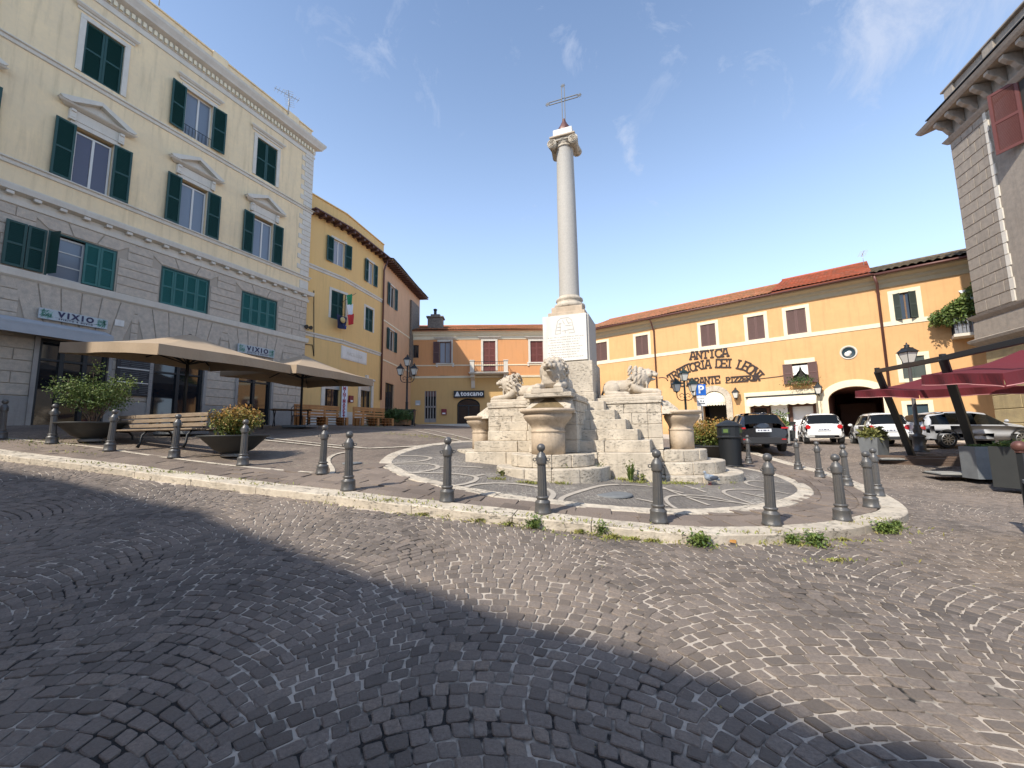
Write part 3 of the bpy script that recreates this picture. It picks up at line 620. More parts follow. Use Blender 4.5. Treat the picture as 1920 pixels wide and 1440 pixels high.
def text_mesh(body, size, depth, m_, name, parent=None, offset=0, spacing=1, bold=0, align='CENTER', sx=1, sy=1):
    cu = bpy.data.curves.new(name, 'FONT'); cu.body = body; cu.size = size; cu.extrude = depth; cu.offset = bold; cu.space_character = spacing; cu.align_x = align; cu.align_y = 'CENTER'; cu.resolution_u = 3
    o = bpy.data.objects.new(name, cu); COL.objects.link(o); dg = bpy.context.evaluated_depsgraph_get(); me = bpy.data.meshes.new_from_object(o.evaluated_get(dg)); bpy.data.objects.remove(o)
    # curve text lies in xy; stand it up so it reads along local x, facing -y
    for v in me.vertices: x, y, z = v.co; v.co = (x*sx, -z, y*sy)
    me.materials.clear(); me.materials.append(m_); me.name = name
    o = bpy.data.objects.new(name, me); COL.objects.link(o)
    if parent is not None: o.parent = parent
    return o

# ============================================================ stone corner building (left)
hA = rad(22.9)
A = Fac(gp(0, 803)[:2], hA, float(g(*gp(0, 803)[:2])))
_c = at(565, 797, 23.0)[:2]; A = Fac(_c, hA, 2.0, 'palazzo', 'tall cream palazzo with green shutters over a rusticated grey stone ground floor', 'building')
# local x = 0 is the far right corner, negative towards the viewer
zl = {k: A.p(*v)[1] for k, v in dict(base=(565, 797), ledge0=(562, 641), ledge1=(562, 632), corn0=(566, 563), corn1=(575, 548), sill2=(566, 516), sill3=(567, 386), top0=(575, 286), top1=(590, 266)).items()}
XL = -16.5
def q4(tl, tr, bl, br, n=0):
    a = [A.p(*p, n) for p in (tl, tr, bl, br)]; return ((a[0][0]+a[2][0])/2, (a[1][0]+a[3][0])/2, (a[2][1]+a[3][1])/2, (a[0][1]+a[1][1])/2)
W3 = [q4((162,36),(235.6,86),(150,132.5),(226,177.5)), q4((350,168),(397,200),(347,248),(391,277)), q4((481,256),(521,284),(477,329),(518,351))]
W2 = [q4((144,235),(214,272),(131,339),(202,367)), q4((337,331),(390,359),(333,420),(386,441)), q4((475,403),(512,423),(473,480),(507,495))]
W1 = [q4((88,440),(222,469),(84,516),(212,547)), q4((303,497),(394,524),(297,567),(389,589)), q4((453.7,543.7),(520,564),(450,602.5),(517.5,621))]
def level(ws):
    a = np.mean([w[2] for w in ws]); b = np.mean([w[3] for w in ws]); return [(w[0], w[1], a, b) for w in ws]
W3, W2, W1 = level(W3), level(W2), level(W1); w3 = np.mean([w[1]-w[0] for w in W3]); 
W3 = [((a+b)/2-w3/2, (a+b)/2+w3/2, c_, d) for a, b, c_, d in W3]; w2 = np.mean([w[1]-w[0] for w in W2]); W2 = [((a+b)/2-w2/2, (a+b)/2+w2/2, c_, d) for a, b, c_, d in W2]
stepx = W3[1][0]-W3[0][0]; W3.insert(0, (W3[0][0]-stepx, W3[0][1]-stepx, W3[0][2], W3[0][3])); stepx = W2[1][0]-W2[0][0]; W2.insert(0, (W2[0][0]-stepx, W2[0][1]-stepx, W2[0][2], W2[0][3]))
zb_ = A.p(500, 797)[1]
G = []
for xa, xb in ((64, 195), (283, 378), (445, 506)): G.append((A.p(xa, 720)[0], A.p(xb, 745)[0], -1.2, 0))
zg = A.p(70, 632)[1]; G = [(a, b, -1.2, zg) for a, b, _, _ in G]
ZT = zl['top0']+.05
holes = [*W3, *W2, *W1, *G]
ZS = (zl['corn0']+zl['corn1'])/2  # top of the stone part
wl = wall(A.root, XL-6, 0, -1.5, ZS, [h for h in holes if h[3] < ZS], M['stone_groove'], 'stone_wall', thick=9)
wu = wall(A.root, XL-6, 0, ZS, ZT+.9, [h for h in holes if h[2] > ZS], M['stucco_cream'], 'upper_wall', thick=9)
# rusticated blocks
mb = MB(); ff = .62
blk = [(a-.04, b+.04, c_-.02, d+.02) for a, b, c_, d in W1] + [(a-.05, b+.05, c_, d+.04) for a, b, c_, d in G]
vous = []
def voussoirs(mb, a, b, z0, z1, n, spread=.45, key=True):
    c_ = (a+b)/2
    for k in range(n):
        t0, t1 = k/n, (k+1)/n; b0, b1 = a+(b-a)*t0, a+(b-a)*t1; u0, u1 = c_+(b0-c_)*(1+spread*1.0), c_+(b1-c_)*(1+spread*1.0); e = .012
        mb.prism([(b0+e, z0), (b1-e, z0), (u1-e, z1), (u0+e, z1)], lambda u, v, d: (u, d, v), -.032-.003*(k % 2), .01)
for a, b, c_, d in W1: voussoirs(mb, a-.02, b+.02, d+.03, ZS-.34, 3 if b-a < 4 else 5, .55)
for a, b, c_, d in G: voussoirs(mb, a-.3, b+.3, d+.06, zl['ledge0']-.03, 6, .38)
for a, b, c_, d in W1: blk.append((a-.02-.38*(b-a)/2*.8, b+.02+.38*(b-a)/2*.8, d+.02, ZS))
for a, b, c_, d in G: blk.append((a-.3-.30*(b-a)/2, b+.3+.30*(b-a)/2, d+.04, zl['ledge0']))
course_blocks(mb, XL-1, -.01, .95, zl['ledge0']-.02, blk, 1.0, .40, seed=1); course_blocks(mb, XL-1, -.01, zl['ledge1']+.02, ZS-.34, blk, 1.0, .33, seed=2)
mb.build('rusticated_blocks', M['stone_block'], A.root, bevel=.012)
mb = MB(); segs = [(XL-1, G[0][0]), (G[0][1], G[1][0]), (G[1][1], G[2][0]), (G[2][1], .02)]
for a, b in segs: mb.box(a, b, -.06, .02, -1.5, .93)
mb.box(XL-1, .05, -.22, 0, -1.5, -.12); mb.build('plinth', M['stone_grey'], A.root, bevel=.015)
mb = MB()
for a, b in segs[1:]:
    for z in (2.75,): mb.box(a+.35 if b-a > 1.2 else a+.05, b-.35 if b-a > 1.2 else b-.05, -.045, .0, z+.1, z+.38)
mb.build('pale_panels', M['marble'], A.root)
mb = MB(); lz0, lz1 = zl['ledge0'], zl['ledge1']
molding(mb, XL-1, .02, [(0, lz0-.05), (.06, lz0), (.10, lz0+.04), (.12, lz1-.03), (.12, lz1), (0, lz1+.02)]); mb.build('ledge', M['trim_white'], A.root)
c1 = zl['corn1']; c0 = c1-.25; mb = MB()
molding(mb, XL-1, .02, [(0, c0-.36), (.05, c0-.34), (.07, c0-.20), (.02, c0-.18), (.02, c0-.02), (.10, c0), (.23, c0+.04), (.26, c1-.05), (.26, c1), (0, c1+.06)])
mb.build('string_cornice', M['trim_white'], A.root)
mb = MB(); x = -.25
while x > XL: mb.box(x-.13, x+.05, -.21, 0, c0-.09, c0+.015); x -= .62
mb.build('modillions', M['trim_white'], A.root, bevel=.01)
for key, h in (('sill2', .2), ('sill3', .2)):
    mb = MB(); z = zl[key]; molding(mb, XL-1, .02, [(0, z-h), (.05, z-h+.02), (.06, z-.07), (.12, z-.04), (.12, z), (0, z+.01)]); mb.build('sill_course', M['trim_white'], A.root)
t0 = zl['top0']; t1 = t0+1.05; mb = MB()
molding(mb, XL-6, .02, [(0, t0-.12), (.05, t0-.1), (.05, t0), (.02, t0+.02), (.02, t0+.16), (.06, t0+.18), (.06, t0+.42), (.12, t0+.44), (.32, t0+.52), (.35, t0+.60), (.46, t0+.78), (.49, t0+.9), (0, t0+.98)])
mb.build('main_cornice', M['trim_white'], A.root)
mb = MB(); x = -.1
while x > XL-2: mb.box(x-.11, x, -.15, -.05, t0+.20, t0+.40); x -= .19
mb.build('dentils', M['trim_cream'], A.root)
mb = MB(); mb.box(XL-6, -.3, -.12, .2, t0+.95, t0+1.45); mb.box(XL-6, -.25, -.18, .26, t0+1.45, t0+1.52)
for x in (-1.6, -5.6, -9.6, -13.5): mb.box(x-.35, x+.35, -.2, .26, t0+.95, t0+1.56)
mb.build('parapet', M['stucco_cream'], A.root, bevel=.01)
mb = MB(); i = 0; z = c1+.12
while z < t0-.15:
    wq = .78 if i % 2 else .56; h = .30 if i else .5; hh = h-.02
    if not any(abs(z+h/2-zl[k_]) < .16 for k_ in ('sill2', 'sill3')): mb.box(-wq, .015, -.03, .05, z, z+hh)
    z += h; i += 1
mb.build('quoins', M['trim_white'], A.root, bevel=.012)
# windows
def side_win(i, a, b, c_, d, kind):
    w_ = window_part(A.root, a, b, c_, d)
    surround(w_, a, b, c_, d, .17, M['trim_white'], .05)
    return w_
for i, (a, b, c_, d) in enumerate(W3):
    w_ = side_win(i, a, b, c_, d, 3); mb = MB(); molding(mb, a-.24, b+.24, [(0, d+.26), (.05, d+.28), (.05, d+.36), (.10, d+.38), (.16, d+.45), (.16, d+.50), (0, d+.52)]); mb.build('cap', M['trim_white'], w_)
    if i == 2: open_shutters(w_, a, b, c_, d, (b-a)/2, M['green_paint'], ang=6); sash(w_, a+.05, b, c_, d, .12, M['white_frame'], M['glass_clear']); mb = MB(); [mb.bar((a+.1+k*(b-a-.2)/7, -.02, c_), (a+.1+k*(b-a-.2)/7, -.02, c_+.42), .015) for k in range(8)]; mb.bar((a, -.02, c_+.42), (b, -.02, c_+.42), .02); mb.build('railing', M['black_metal'], w_)
    else: shutter_pair(w_, a, b, c_, d, M['green_paint'])
for i, (a, b, c_, d) in enumerate(W2):
    w_ = side_win(i, a, b, c_, d, 2); open_shutters(w_, a, b, c_, d, (b-a)/2, M['green_paint'], ang=4)
    sash(w_, a+.02, b-.02, c_, d-.12, .10, M['white_frame'], M['glass_violet'] if i < 2 else M['glass_clear'])
    mb = MB(); mb.box(a-.12, b+.12, -.07, .02, d+.17, d+.55)
    for s_ in (a-.24, b+.06): mb.box(s_, s_+.18, -.14, .02, d+.12, d+.52); mb.box(s_+.02, s_+.16, -.18, .02, d+.42, d+.52); mb.box(s_+.03, s_+.15, -.155, .02, d+.2, d+.24)
    molding(mb, a-.34, b+.34, [(0, d+.55), (.10, d+.57), (.22, d+.63), (.26, d+.68), (0, d+.70)])
    cx = (a+b)/2; hw = (b-a)/2+.46
    for s_ in (-1, 1):
        mb.prism([(cx, d+1.12), (cx, d+1.28), (cx+s_*(hw+.10), d+.78), (cx+s_*(hw+.02), d+.69), (cx+s_*(hw-.20), d+.69)], lambda u, v, e: (u, e, v), -.27, .02)
    mb.prism([(cx-hw+.2, d+.70), (cx+hw-.2, d+.70), (cx, d+1.13)], lambda u, v, e: (u, e, v), -.06, .02)
    mb.build('pediment', M['trim_white'], w_, bevel=.008)
for i, (a, b, c_, d) in enumerate(W1):
    w_ = window_part(A.root, a, b, c_, d); mb = MB(); mb.box(a-.0, a+.06, -.005, .1, c_, d); mb.box(b-.06, b, -.005, .1, c_, d); mb.box(a+.06, b-.06, -.005, .1, d-.06, d); mb.build('frame', M['green_paint'], w_)
    if i == 0:
        q = (b-a)/4; shutter_pair(w_, a+2*q, b-.06, c_+.02, d-.08, M['teal_paint'], y=-.05, n=2)
        sash(w_, a+.08, a+2.1*q, c_, d-.1, .12, M['white_frame'], M['glass_clear'], mull=0, trans=2)
        MB().box(a+.12, a+1.5*q, .2, .21, c_+.05, d-.3).build('curtain', M['curtain'], w_)
        mb = MB(); leaf(mb, a-q*1.06, a-.06, c_+.02, d-.08, -.13); mb.build('shutter', M['green_paint'], w_); mb = MB(); leaf(mb, a-q*2.1, a-q*1.1, c_+.02, d-.08, -.12); mb.build('shutter', M['green_paint'], w_)
        mb = MB(); leaf(mb, 0, q*.9, c_+.02, d-.08, 0); mb.v = [(a+.02+vx*.25, -.1-vx*.95-vy*.3, vz) for vx, vy, vz in mb.v]; mb.build('shutter', M['green_paint'], w_)
    else: shutter_pair(w_, a+.06, b-.06, c_+.01, d-.07, M['teal_paint'], y=.02, n=4)
# ground floor openings
def shopfront(i, a, b, c_, d):
    w_ = window_part(A.root, a, b, c_, d, 'shop_window', depth=1.2)
    mb = MB(); n = (3, 2, 2)[i]
    mb.box(a, a+.1, .05, .2, c_, d); mb.box(b-.1, b, .05, .2, c_, d); mb.box(a+.1, b-.1, .05, .2, d-.12, d); mb.box(a+.1, b-.1, .05, .2, d-.75, d-.68)
    for k in range(1, n): x = a+(b-a)*k/n; mb.box(x-.06, x+.06, .04, .2, c_, d-.12)
    mb.build('frame', M['black_metal'], w_); MB().box(a+.05, b-.05, .13, .14, c_, d-.05).build('pane', M['glass_dark'], w_)
    mb = MB(); mb.box(a-.12, a, -.09, .06, c_, d+.02); mb.box(b, b+.12, -.09, .06, c_, d+.02); mb.build('jamb', M['stone_grey'], w_)
    if i == 0: t = text_mesh('VIXIO', .24, .004, M['gold'], 'window_lettering', w_); t.location = (a+.75, .115, 1.55)
    return w_
for i, h in enumerate(G): shopfront(i, *h)
# menu board, small letter box
mx0, mx1, mz0, mz1 = A.rect(216, 279, 668, 742, .07)
mbd = empty('menu_board', A.w(mx0, -.065, mz0), A.rz, 'black menu board in three rows under the beige parasol', 'menu board'); MB().box(0, mx1-mx0, -.04, 0, 0, mz1-mz0).build('panel', M['black'], mbd)
mb = MB(); [mb.box(.02, mx1-mx0-.02, -.06, -.04, z-.02, z+.02) for z in ((mz1-mz0)*.33, (mz1-mz0)*.68, (mz1-mz0)*.98)]; mb.build('rail', M['white_frame'], mbd)
mb = MB(); rn = random.Random(3)
for r in range(3):
    for c_ in range(3):
        for k in range(7): x = .12+c_*(mx1-mx0-.1)/3; z = (mz1-mz0)*r/3+.07+k*.07; mb.box(x, x+rn.uniform(.18, .42), -.043, -.0405, z, z+.014)
mb.build('menu_lines', M['planter_grey'], mbd)
hn = MB().box(-.14, .14, -.03, 0, -.12, .12).box(-.05, -.02, -.034, -.03, -.06, .06).box(.02, .05, -.034, -.03, -.06, .06).build('house_number_plate', M['marble']); x, z = A.p(222.5, 606); hn.location = A.w(x, -.04, z); hn.rotation_euler.z = A.rz; tag(hn, 'small pale house number tile beside the larger shop sign', 'plate')
def vixio(px0, px1, pyt, pyb, lab, small=True):
    a, b, c_, d = A.rect(px0, px1, pyt, pyb, .12); r = empty('shop_sign', A.w(a, -.10, c_), A.rz, lab, 'sign', 'bar signs on the palazzo'); w_, h = b-a, d-c_
    MB().box(0, w_, -.06, 0, 0, h).build('panel', M['sign_pale'], r, bevel=.005); t = text_mesh('VIXIO', h*.72, .006, M['navy'], 'lettering', r, spacing=1.5, bold=.012, sx=.98); t.location = (w_*.52, -.068, h*.60)
    if small: t = text_mesh('SPIRITO & GUSTO', h*.19, .004, M['navy'], 'small_lettering', r, spacing=1.7, bold=.002); t.location = (w_*.52, -.066, h*.17); MB().box(w_*.22, w_*.82, -.064, -.061, h*.275, h*.29).build('underline', M['navy'], r)
    mb = MB(); mb2 = MB(); rn = random.Random(5)
    for k in range(70):
        s_ = rn.choice((0, 1)); x = rn.uniform(.02, .17)*w_ if s_ == 0 else w_*(1-rn.uniform(.02, .15)); z = rn.uniform(.08, .92)*h; t_ = rn.uniform(0, PI); l = rn.uniform(.05, .12); q = (mb, mb2)[k % 2]
        dx, dz = math.cos(t_)*l, math.sin(t_)*l; x = min(max(x, l), w_-l); z = min(max(z, l), h-l); q.add([(x-dx, -.063, z-dz), (x-dz*.2, -.063, z+dx*.2), (x+dx, -.063, z+dz), (x+dz*.2, -.063, z-dx*.2)], [(0,1,2,3)])
    mb.build('leaf_print', M['sign_leaf'], r); mb2.build('pale_leaf_print', M['sign_leaf_light'], r)
vixio(70, 202, 588, 607, 'large leaf-printed bar sign over the left shop window')
vixio(445, 514, 650, 666, 'smaller leaf-printed bar sign between the parasols and the stone lintel')
# grey awning at the far left
aw = empty('awning', A.w(0, 0, 0), A.rz, 'long grey awning cassette above the left end of the stone ground floor', 'awning')
xa, za = A.p(0, 590, .1); xb = A.p(200, 640, .3)[0]
mb = MB(); mb.box(XL-2, xb, -.5, -.06, za-.32, za-.26); mb.add([(XL-2,-.06,za+.02),(xb,-.06,za+.02),(xb,-.75,za-.22),(XL-2,-.75,za-.22),(XL-2,-.06,za-.04),(xb,-.06,za-.04),(xb,-.75,za-.28),(XL-2,-.75,za-.28)], [(0,1,2,3),(4,5,6,7),(0,1,5,4),(1,2,6,5),(2,3,7,6),(3,0,4,7)]); mb.box(XL-2, xb, -.77, -.72, za-.58, za-.29); mb.build('cover', M['grey_awning'], aw)
# ============================================================ yellow and peach houses
P0 = _c + heading(hA)*.05 + np.array([-math.cos(hA), math.sin(hA)])*.25
def nextpt(P, h, px, py):
    r = ray(px, py)[:2]; d = heading(h); A_ = np.array([[d[0], -r[0]], [d[1], -r[1]]]); t = np.linalg.solve(A_, -P)[0]; return P + d*t, t
H1, H2, H3 = rad(26), rad(13), rad(4.5)
P1, L1 = nextpt(P0, H1, 643, 600); P2, L2 = nextpt(P1, H2, 716.5, 600); P3, L3 = nextpt(P2, H3, 768, 600)
ZB = 2.15
Y1 = Fac(P0, H1, ZB, 'yellow_house', 'bright yellow three-storey house with dark green shutters, between the cream palazzo and the peach house', 'building')
Y2 = Fac(P1, H2, ZB); Y2.root = empty('bay', (P1[0]-P0[0], 0, 0)); Y2.root.parent = Y1.root
_d = P1 - P0; Y2.root.location = (float(_d @ Y1.x), float(_d @ Y1.y), 0); Y2.root.rotation_euler.z = Y2.rz - Y1.rz
bpy.data.objects.remove(Y2.root); 
def fit2(o):  # objects built in the second bay's frame, re-expressed under the house
    o.location = (float(_d @ Y1.x), float(_d @ Y1.y), 0); o.rotation_euler.z = Y2.rz - Y1.rz; return o
class Sub:  # parts created with parent None in bay 2 are adopted by the house
    pass
def bay2(fn):
    before = set(bpy.data.objects); fn(None)
    for o in set(bpy.data.objects) - before:
        if o.parent is None: o.parent = Y1.root; fit2(o)
ze = (Y1.p(572, 388)[1] + Y2.p(712, 484)[1])/2; zs1 = Y1.p(568, 489)[1]; zs0 = Y1.p(566, 619)[1]
def yw(Fc, x0, x1, yt, yb): return Fc.rect(x0, x1, yt, yb)
wa = yw(Y1, 624, 646, 452, 498); wb = yw(Y2, 689, 700, 490, 535); wc = yw(Y1, 620.6, 648, 548, 600); wd = yw(Y2, 684.5, 699, 578, 621); da = yw(Y1, 608, 640, 716, 792); db = yw(Y2, 675, 695, 720, 790)
wb = (wb[0], wb[1], wa[2], wa[3]); 
wall(Y1.root, 0, L1, -1, ze, [wa, wc, (da[0], da[1], -1, da[3])], M['stucco_yellow'], thick=5)
bay2(lambda r: wall(r, 0, L2, -1, ze, [wb, wd, (db[0], db[1], .75, db[3])], M['stucco_yellow'], thick=5))
def yband(r, Lb):
    mb = MB()
    for z in (zs1, zs0): molding(mb, 0, Lb, [(0, z-.26), (.03, z-.25), (.04, z-.12), (.09, z-.08), (.10, z), (0, z+.02)], endl=False, endr=False)
    mb.build('string_course', M['trim_white'], r); MB().box(0, Lb, -.05, .02, -1, .85).build('plinth', M['trim_white'], r)
    mb = MB(); mb.box(-.0, Lb, -.62, .1, ze+.02, ze+.09); mb.build('eave', M['brown_paint'], r)
    mb = MB(); x = .2
    while x < Lb: mb.box(x-.07, x+.07, -.56, 0, ze-.14, ze+.02); x += .55
    mb.build('rafter_ends', M['brown_paint'], r)
    MB().box(0, Lb, .0, .3, ze+.09, ze+1.15).box(0, Lb, -.06, .34, ze+1.15, ze+1.22).build('attic_wall', M['stucco_yellow'], r)
yband(Y1.root, L1); bay2(lambda r: yband(r, L2))
def ywin(r, w, opens, lw=.5, closed=False, bare=True):
    a, b, c_, d = w; q = window_part(r, a, b, c_, d)
    surround(q, a, b, c_, d, .16, M['trim_white'], .03)
    if closed: shutter_pair(q, a, b, c_, d, M['green_paint'])
    else: open_shutters(q, a, b, c_, d, lw, M['green_paint'], ang=4); sash(q, a, b, c_, d, .1, M['white_frame'], M['curtain'])
ywin(Y1.root, wa, 1, .52); ywin(Y1.root, wc, 0, closed=True); bay2(lambda r: (ywin(r, wb, 1, .42), ywin(r, wd, 0, closed=True)))
def ydoor(r, w, zb_, blue=False):
    a, b, c_, d = w; q = window_part(r, a, b, zb_, d, 'shop_door'); surround(q, a, b, zb_, d, .26, M['trim_white'], .06); sash(q, a, b, zb_, d, .12, M['door_wood'] if not blue else M['black_metal'], M['glass_dark'], mull=1, trans=0 if blue else 1)
    MB().box(a, b, .06, .14, d-.45, d).build('roller_box', M['grey_metal'], q)
    mb = MB(); mb.box(a-.34, b+.34, -.12, .02, d+.28, d+.42); mb.box((a+b)/2-.13, (a+b)/2+.13, -.14, .02, d+.1, d+.62); mb.build('keystone', M['trim_white'], q, bevel=.01)
ydoor(Y1.root, da, -.6); bay2(lambda r: ydoor(r, db, .75, True))
# pale plaque with worn letters
def plq(r):
    a, b, c_, d = Y2.rect(646, 686, 660, 676) ; q = MB().box(a-.3, b, -.05, .02, c_-.05, d+.1).box(a-.36, b+.06, -.035, .02, c_-.11, d+.16).build('stone_plaque', M['marble'], r, bevel=.01)
    t = text_mesh('MACELLERIA', .34, .004, M['trim_white'], 'worn_lettering', q, sx=.9); t.location = ((a+b)/2-.15, -.055, (c_+d)/2+.02)
bay2(plq)
# minimarket banner
a, b, c_, d = Y1.rect(640, 650.5, 722, 788, .2)
bn = empty('shop_banner', Y1.w(a, -.2, c_), Y1.rz, 'tall white vertical banner reading minimarket in dark red beside the yellow house door', 'banner'); hb = d-c_
MB().box(0, b-a, -.03, 0, 0, hb).build('panel', M['banner_white'], bn)
for k, ch in enumerate('MINIMARKET'): t = text_mesh(ch, .30, .004, M['banner_red'], 'letter', bn, bold=.01); t.location = ((b-a)*.42, -.036, hb - .22 - k*(hb-.34)/9.3)
# flags under the window
def cloth(name, x0, x1, zt, zb2, m_, root, drop=.25, ph=0, n=14, sag=.12):
    V = []; Fq = []; nz_ = 14
    for j in range(nz_+1):
        for i in range(n+1): t = i/n; u = j/nz_; V.append((x0+(x1-x0)*t + .12*u*math.sin(3*t+ph), -.12-.07*math.sin(7*t+ph+2*u)*(.4+u), zt+(zb2-zt)*u - sag*t*(1-u*.2)))
    for j in range(nz_):
        for i in range(n): a_ = j*(n+1)+i; Fq.append((a_, a_+1, a_+n+2, a_+n+1))
    return npmesh(name, V, Fq, m_, root, smooth=True), V, Fq
fl = empty('flag', Y1.w(*Y1.p(646, 612)[:1], -.35, Y1.p(646, 612)[1]), Y1.rz, 'green, white and red tricolour flag hanging from the yellow house', 'flag')
xw = .72; hf = Y1.p(646, 562)[1]-Y1.p(646, 616)[1]
for k, m_ in enumerate(('flag_green', 'flag_white', 'flag_red')):
    z1 = hf*(1-k/3); z0 = hf*(1-(k+1)/3); x_ = -.36+.06*k; o, _, _ = cloth('stripe', x_, x_+xw*(.62+.05*k), z1, z0, M[m_], fl, ph=.5, sag=-.22)
mb = MB(); mb.tube([(-.5, .1, hf*.75), (.32, -.22, hf+.32)], .018); mb.build('pole', M['wood'], fl)
pn = empty('pennant', Y1.w(Y1.p(631, 618)[0], -.30, Y1.p(631, 618)[1]), Y1.rz, 'black and blue football pennant with a round crest below the closed green shutters', 'pennant')
cloth('cloth', -.42, .38, .86, .02, M['pennant'], pn, ph=1, sag=.05); MB().lathe([(0.001, 0), (.19, 0), (.19, .02), (0.001, .02)], n=20).build('crest', M['gold'], pn).rotation_euler.x = PI/2
pn.children[-1].location = (.0, -.22, .55); o, _, _ = cloth('blue_band', .05, .36, .30, .06, M['pennant_blue'], pn, ph=1, sag=.05); o.location.y = -.03
# ------------------------------------------------------------ peach house
PE = Fac(P2, H3, ZB, 'peach_house', 'peach plastered house with tiled eave, between the yellow house and the low corner house', 'building')
zpe = PE.p(745, 517)[1]; w1 = PE.rect(730, 740, 536, 577); w2_ = PE.rect(728.5, 738.5, 619, 658); dd = PE.rect(722, 738, 719, 779)
wall(PE.root, 0, L3+3, -1, zpe, [w1, w2_, (dd[0], dd[1], -1, dd[3])], M['stucco_peach'], thick=7)
for w in (w1, w2_):
    q = window_part(PE.root, *w); open_shutters(q, *w, .45, M['green_paint'], ang=3); sash(q, *w, .1, M['white_frame'], M['glass_dark']); surround(q, *w, .1, M['trim_white'], .02)
q = window_part(PE.root, dd[0], dd[1], -1, dd[3], 'door'); sash(q, dd[0], dd[1], -1, dd[3], .1, M['black_metal'], M['glass_dark'])
mb = MB()
for z in (PE.p(735, 610)[1], PE.p(735, 681)[1]): molding(mb, 0, L3, [(0, z-.12), (.04, z-.1), (.04, z), (0, z+.01)], endl=False, endr=False)
mb.build('string_course', M['trim_cream'], PE.root)
mb = MB(); x = .1
while x < L3+3: mb.box(x-.05, x+.05, -.75, 0, zpe-.1, zpe+.02); x += .4
mb.build('rafter_ends', M['brown_paint'], PE.root); MB().box(-.1, L3+3.2, -.8, 0, zpe+.02, zpe+.06).build('eave', M['wood'], PE.root)
tile_roof(PE.root, -.1, L3+3.2, -.85, zpe+.08, 3.5, zpe+1.5, M['terracotta_old'])
# downpipe
def pipe(name, pts, m_, label, r=.055):
    o = MB().tube(pts, r, n=8); o = o.build(name, m_); tag(o, label, 'downpipe'); return o
pipe('downpipe', [Y2.w(L2-.1, -.45, ze-.05), Y2.w(L2-.08, -.12, ze-.9), Y2.w(L2-.08, -.10, 1.9)], M['brown_metal'], 'brown downpipe at the join of the yellow and peach houses', .07)
# rubble flank beyond the peach house
RB = Fac(P2 + heading(H3)*(L3+.0), rad(4.5), ZB, 'rubble_flank', 'narrow strip of rough rubble masonry wall at the far end of the peach house', 'wall')
MB().box(0, 2.2, -.18, -.04, 4.5, zpe-1.0).build('masonry', M['rubble'], RB.root)
# ============================================================ low corner house (centre)
PC = np.array([P3[0]-.3, 37.0]); Cc = Fac((-9.25, 37.0), rad(88.6), ZB-.15, 'corner_house', 'low orange and tan house with a balcony over the far side of the piazza', 'building')
XR = Cc.p(1120, 700)[0]
zec = Cc.p(890, 622)[1]; zb1 = Cc.p(870, 705)[1]; zb2 = Cc.p(860, 684)[1]
c1_ = Cc.rect(771, 785, 647, 671); c2_ = Cc.rect(824, 845, 641, 681); c3_ = Cc.rect(906, 929, 639.5, 695); c4_ = Cc.rect(994.6, 1018, 639.5, 679); c5_ = Cc.rect(796, 818, 733, 792); c6_ = Cc.rect(857, 900, 764, 800); zar = Cc.p(878, 747)[1]
c6h = (c6_[0], c6_[1], -.6, zar)
wall(Cc.root, -2, XR+1, zb1, zec, [c1_, c2_, (c3_[0], c3_[1], zb1+.02, c3_[3]), c4_], M['stucco_orange'], 'upper_wall', thick=8)
wall(Cc.root, -2, XR+1, -1.2, zb1, [c5_, c6h], M['stucco_tan'], 'lower_wall', thick=8)
mb = MB()
# arch spandrels over the shop window
ca = (c6_[0]+c6_[1])/2; ra = (c6_[1]-c6_[0])/2; zs_ = zar-ra*.62
def arch_spandrel(mb, cx, r, zspr, ztop, rise, y0, y1, n=16, ext=0):
    for s_ in (-1, 1):
        pts = [(cx+s_*(r+ext), ztop)] + [(cx+s_*(r+ext), zspr)] + [(cx+s_*r*math.cos(PI/2*k/n), zspr+rise*math.sin(PI/2*k/n)) for k in range(n+1)] + [(cx, ztop)]
        mb.prism(pts, lambda u, v, d: (u, d, v), y0, y1)
arch_spandrel(mb, ca, ra, zs_, zar+.01, ra*.62, -.001, .25); mb.build('arch_spandrel', M['stucco_tan'], Cc.root)
q = window_part(Cc.root, *c6h, 'shop_window', depth=1.0)
mb = MB(); mb.tube([(ca-ra+.05, .1, -.5), (ca-ra+.05, .1, zs_)] + [(ca-(ra-.05)*math.cos(PI*k/18), .1, zs_+(ra*.62-.05)*math.sin(PI*k/18)) for k in range(1, 18)] + [(ca+ra-.05, .1, zs_), (ca+ra-.05, .1, -.5)], .07, n=6, smooth=False); mb.box(ca-ra, ca+ra, .05, .15, zs_-.05, zs_+.05); mb.box(ca-.05, ca+.05, .05, .15, -.5, zs_); mb.box(ca-ra, ca+ra, .05, .15, -.2, .12); mb.build('frame', M['black_metal'], q)
MB().box(ca-ra, ca+ra, .12, .13, -.5, zar-.02).build('pane', M['glass_dark'], q)
mb = MB(); [mb.box(ca-ra+.15, ca-.12, .5, .52, z, z+.16) for z in (.45, .75, 1.05)]; mb.build('display_sheets', M['white'], q); MB().box(ca-ra+.05, ca+ra-.05, .8, .82, 0, zs_).build('back_wall', M['sign_pale'], q)
q = window_part(Cc.root, *c5_, 'door'); mb = MB(); a, b, c_, d = c5_; mb.box(a, b, .06, .12, d-.4, d); mb.box(a, b, .06, .12, c_, c_+.35); [mb.box(a+(b-a)*t-.04, a+(b-a)*t+.04, .04, .12, c_, d) for t in (.03, .27, .5, .73, .97)]; mb.box(a, b, .04, .12, (c_+d)/2-.1, (c_+d)/2+.05); mb.build('frame', M['stone_grey'], q); MB().box(a, b, .05, .11, d-.5, d-.02).build('lintel_panel', M['brown_paint'], q)
q = window_part(Cc.root, *c1_); sash(q, *c1_, .1, M['black_metal'], M['glass_dark'], mull=0)
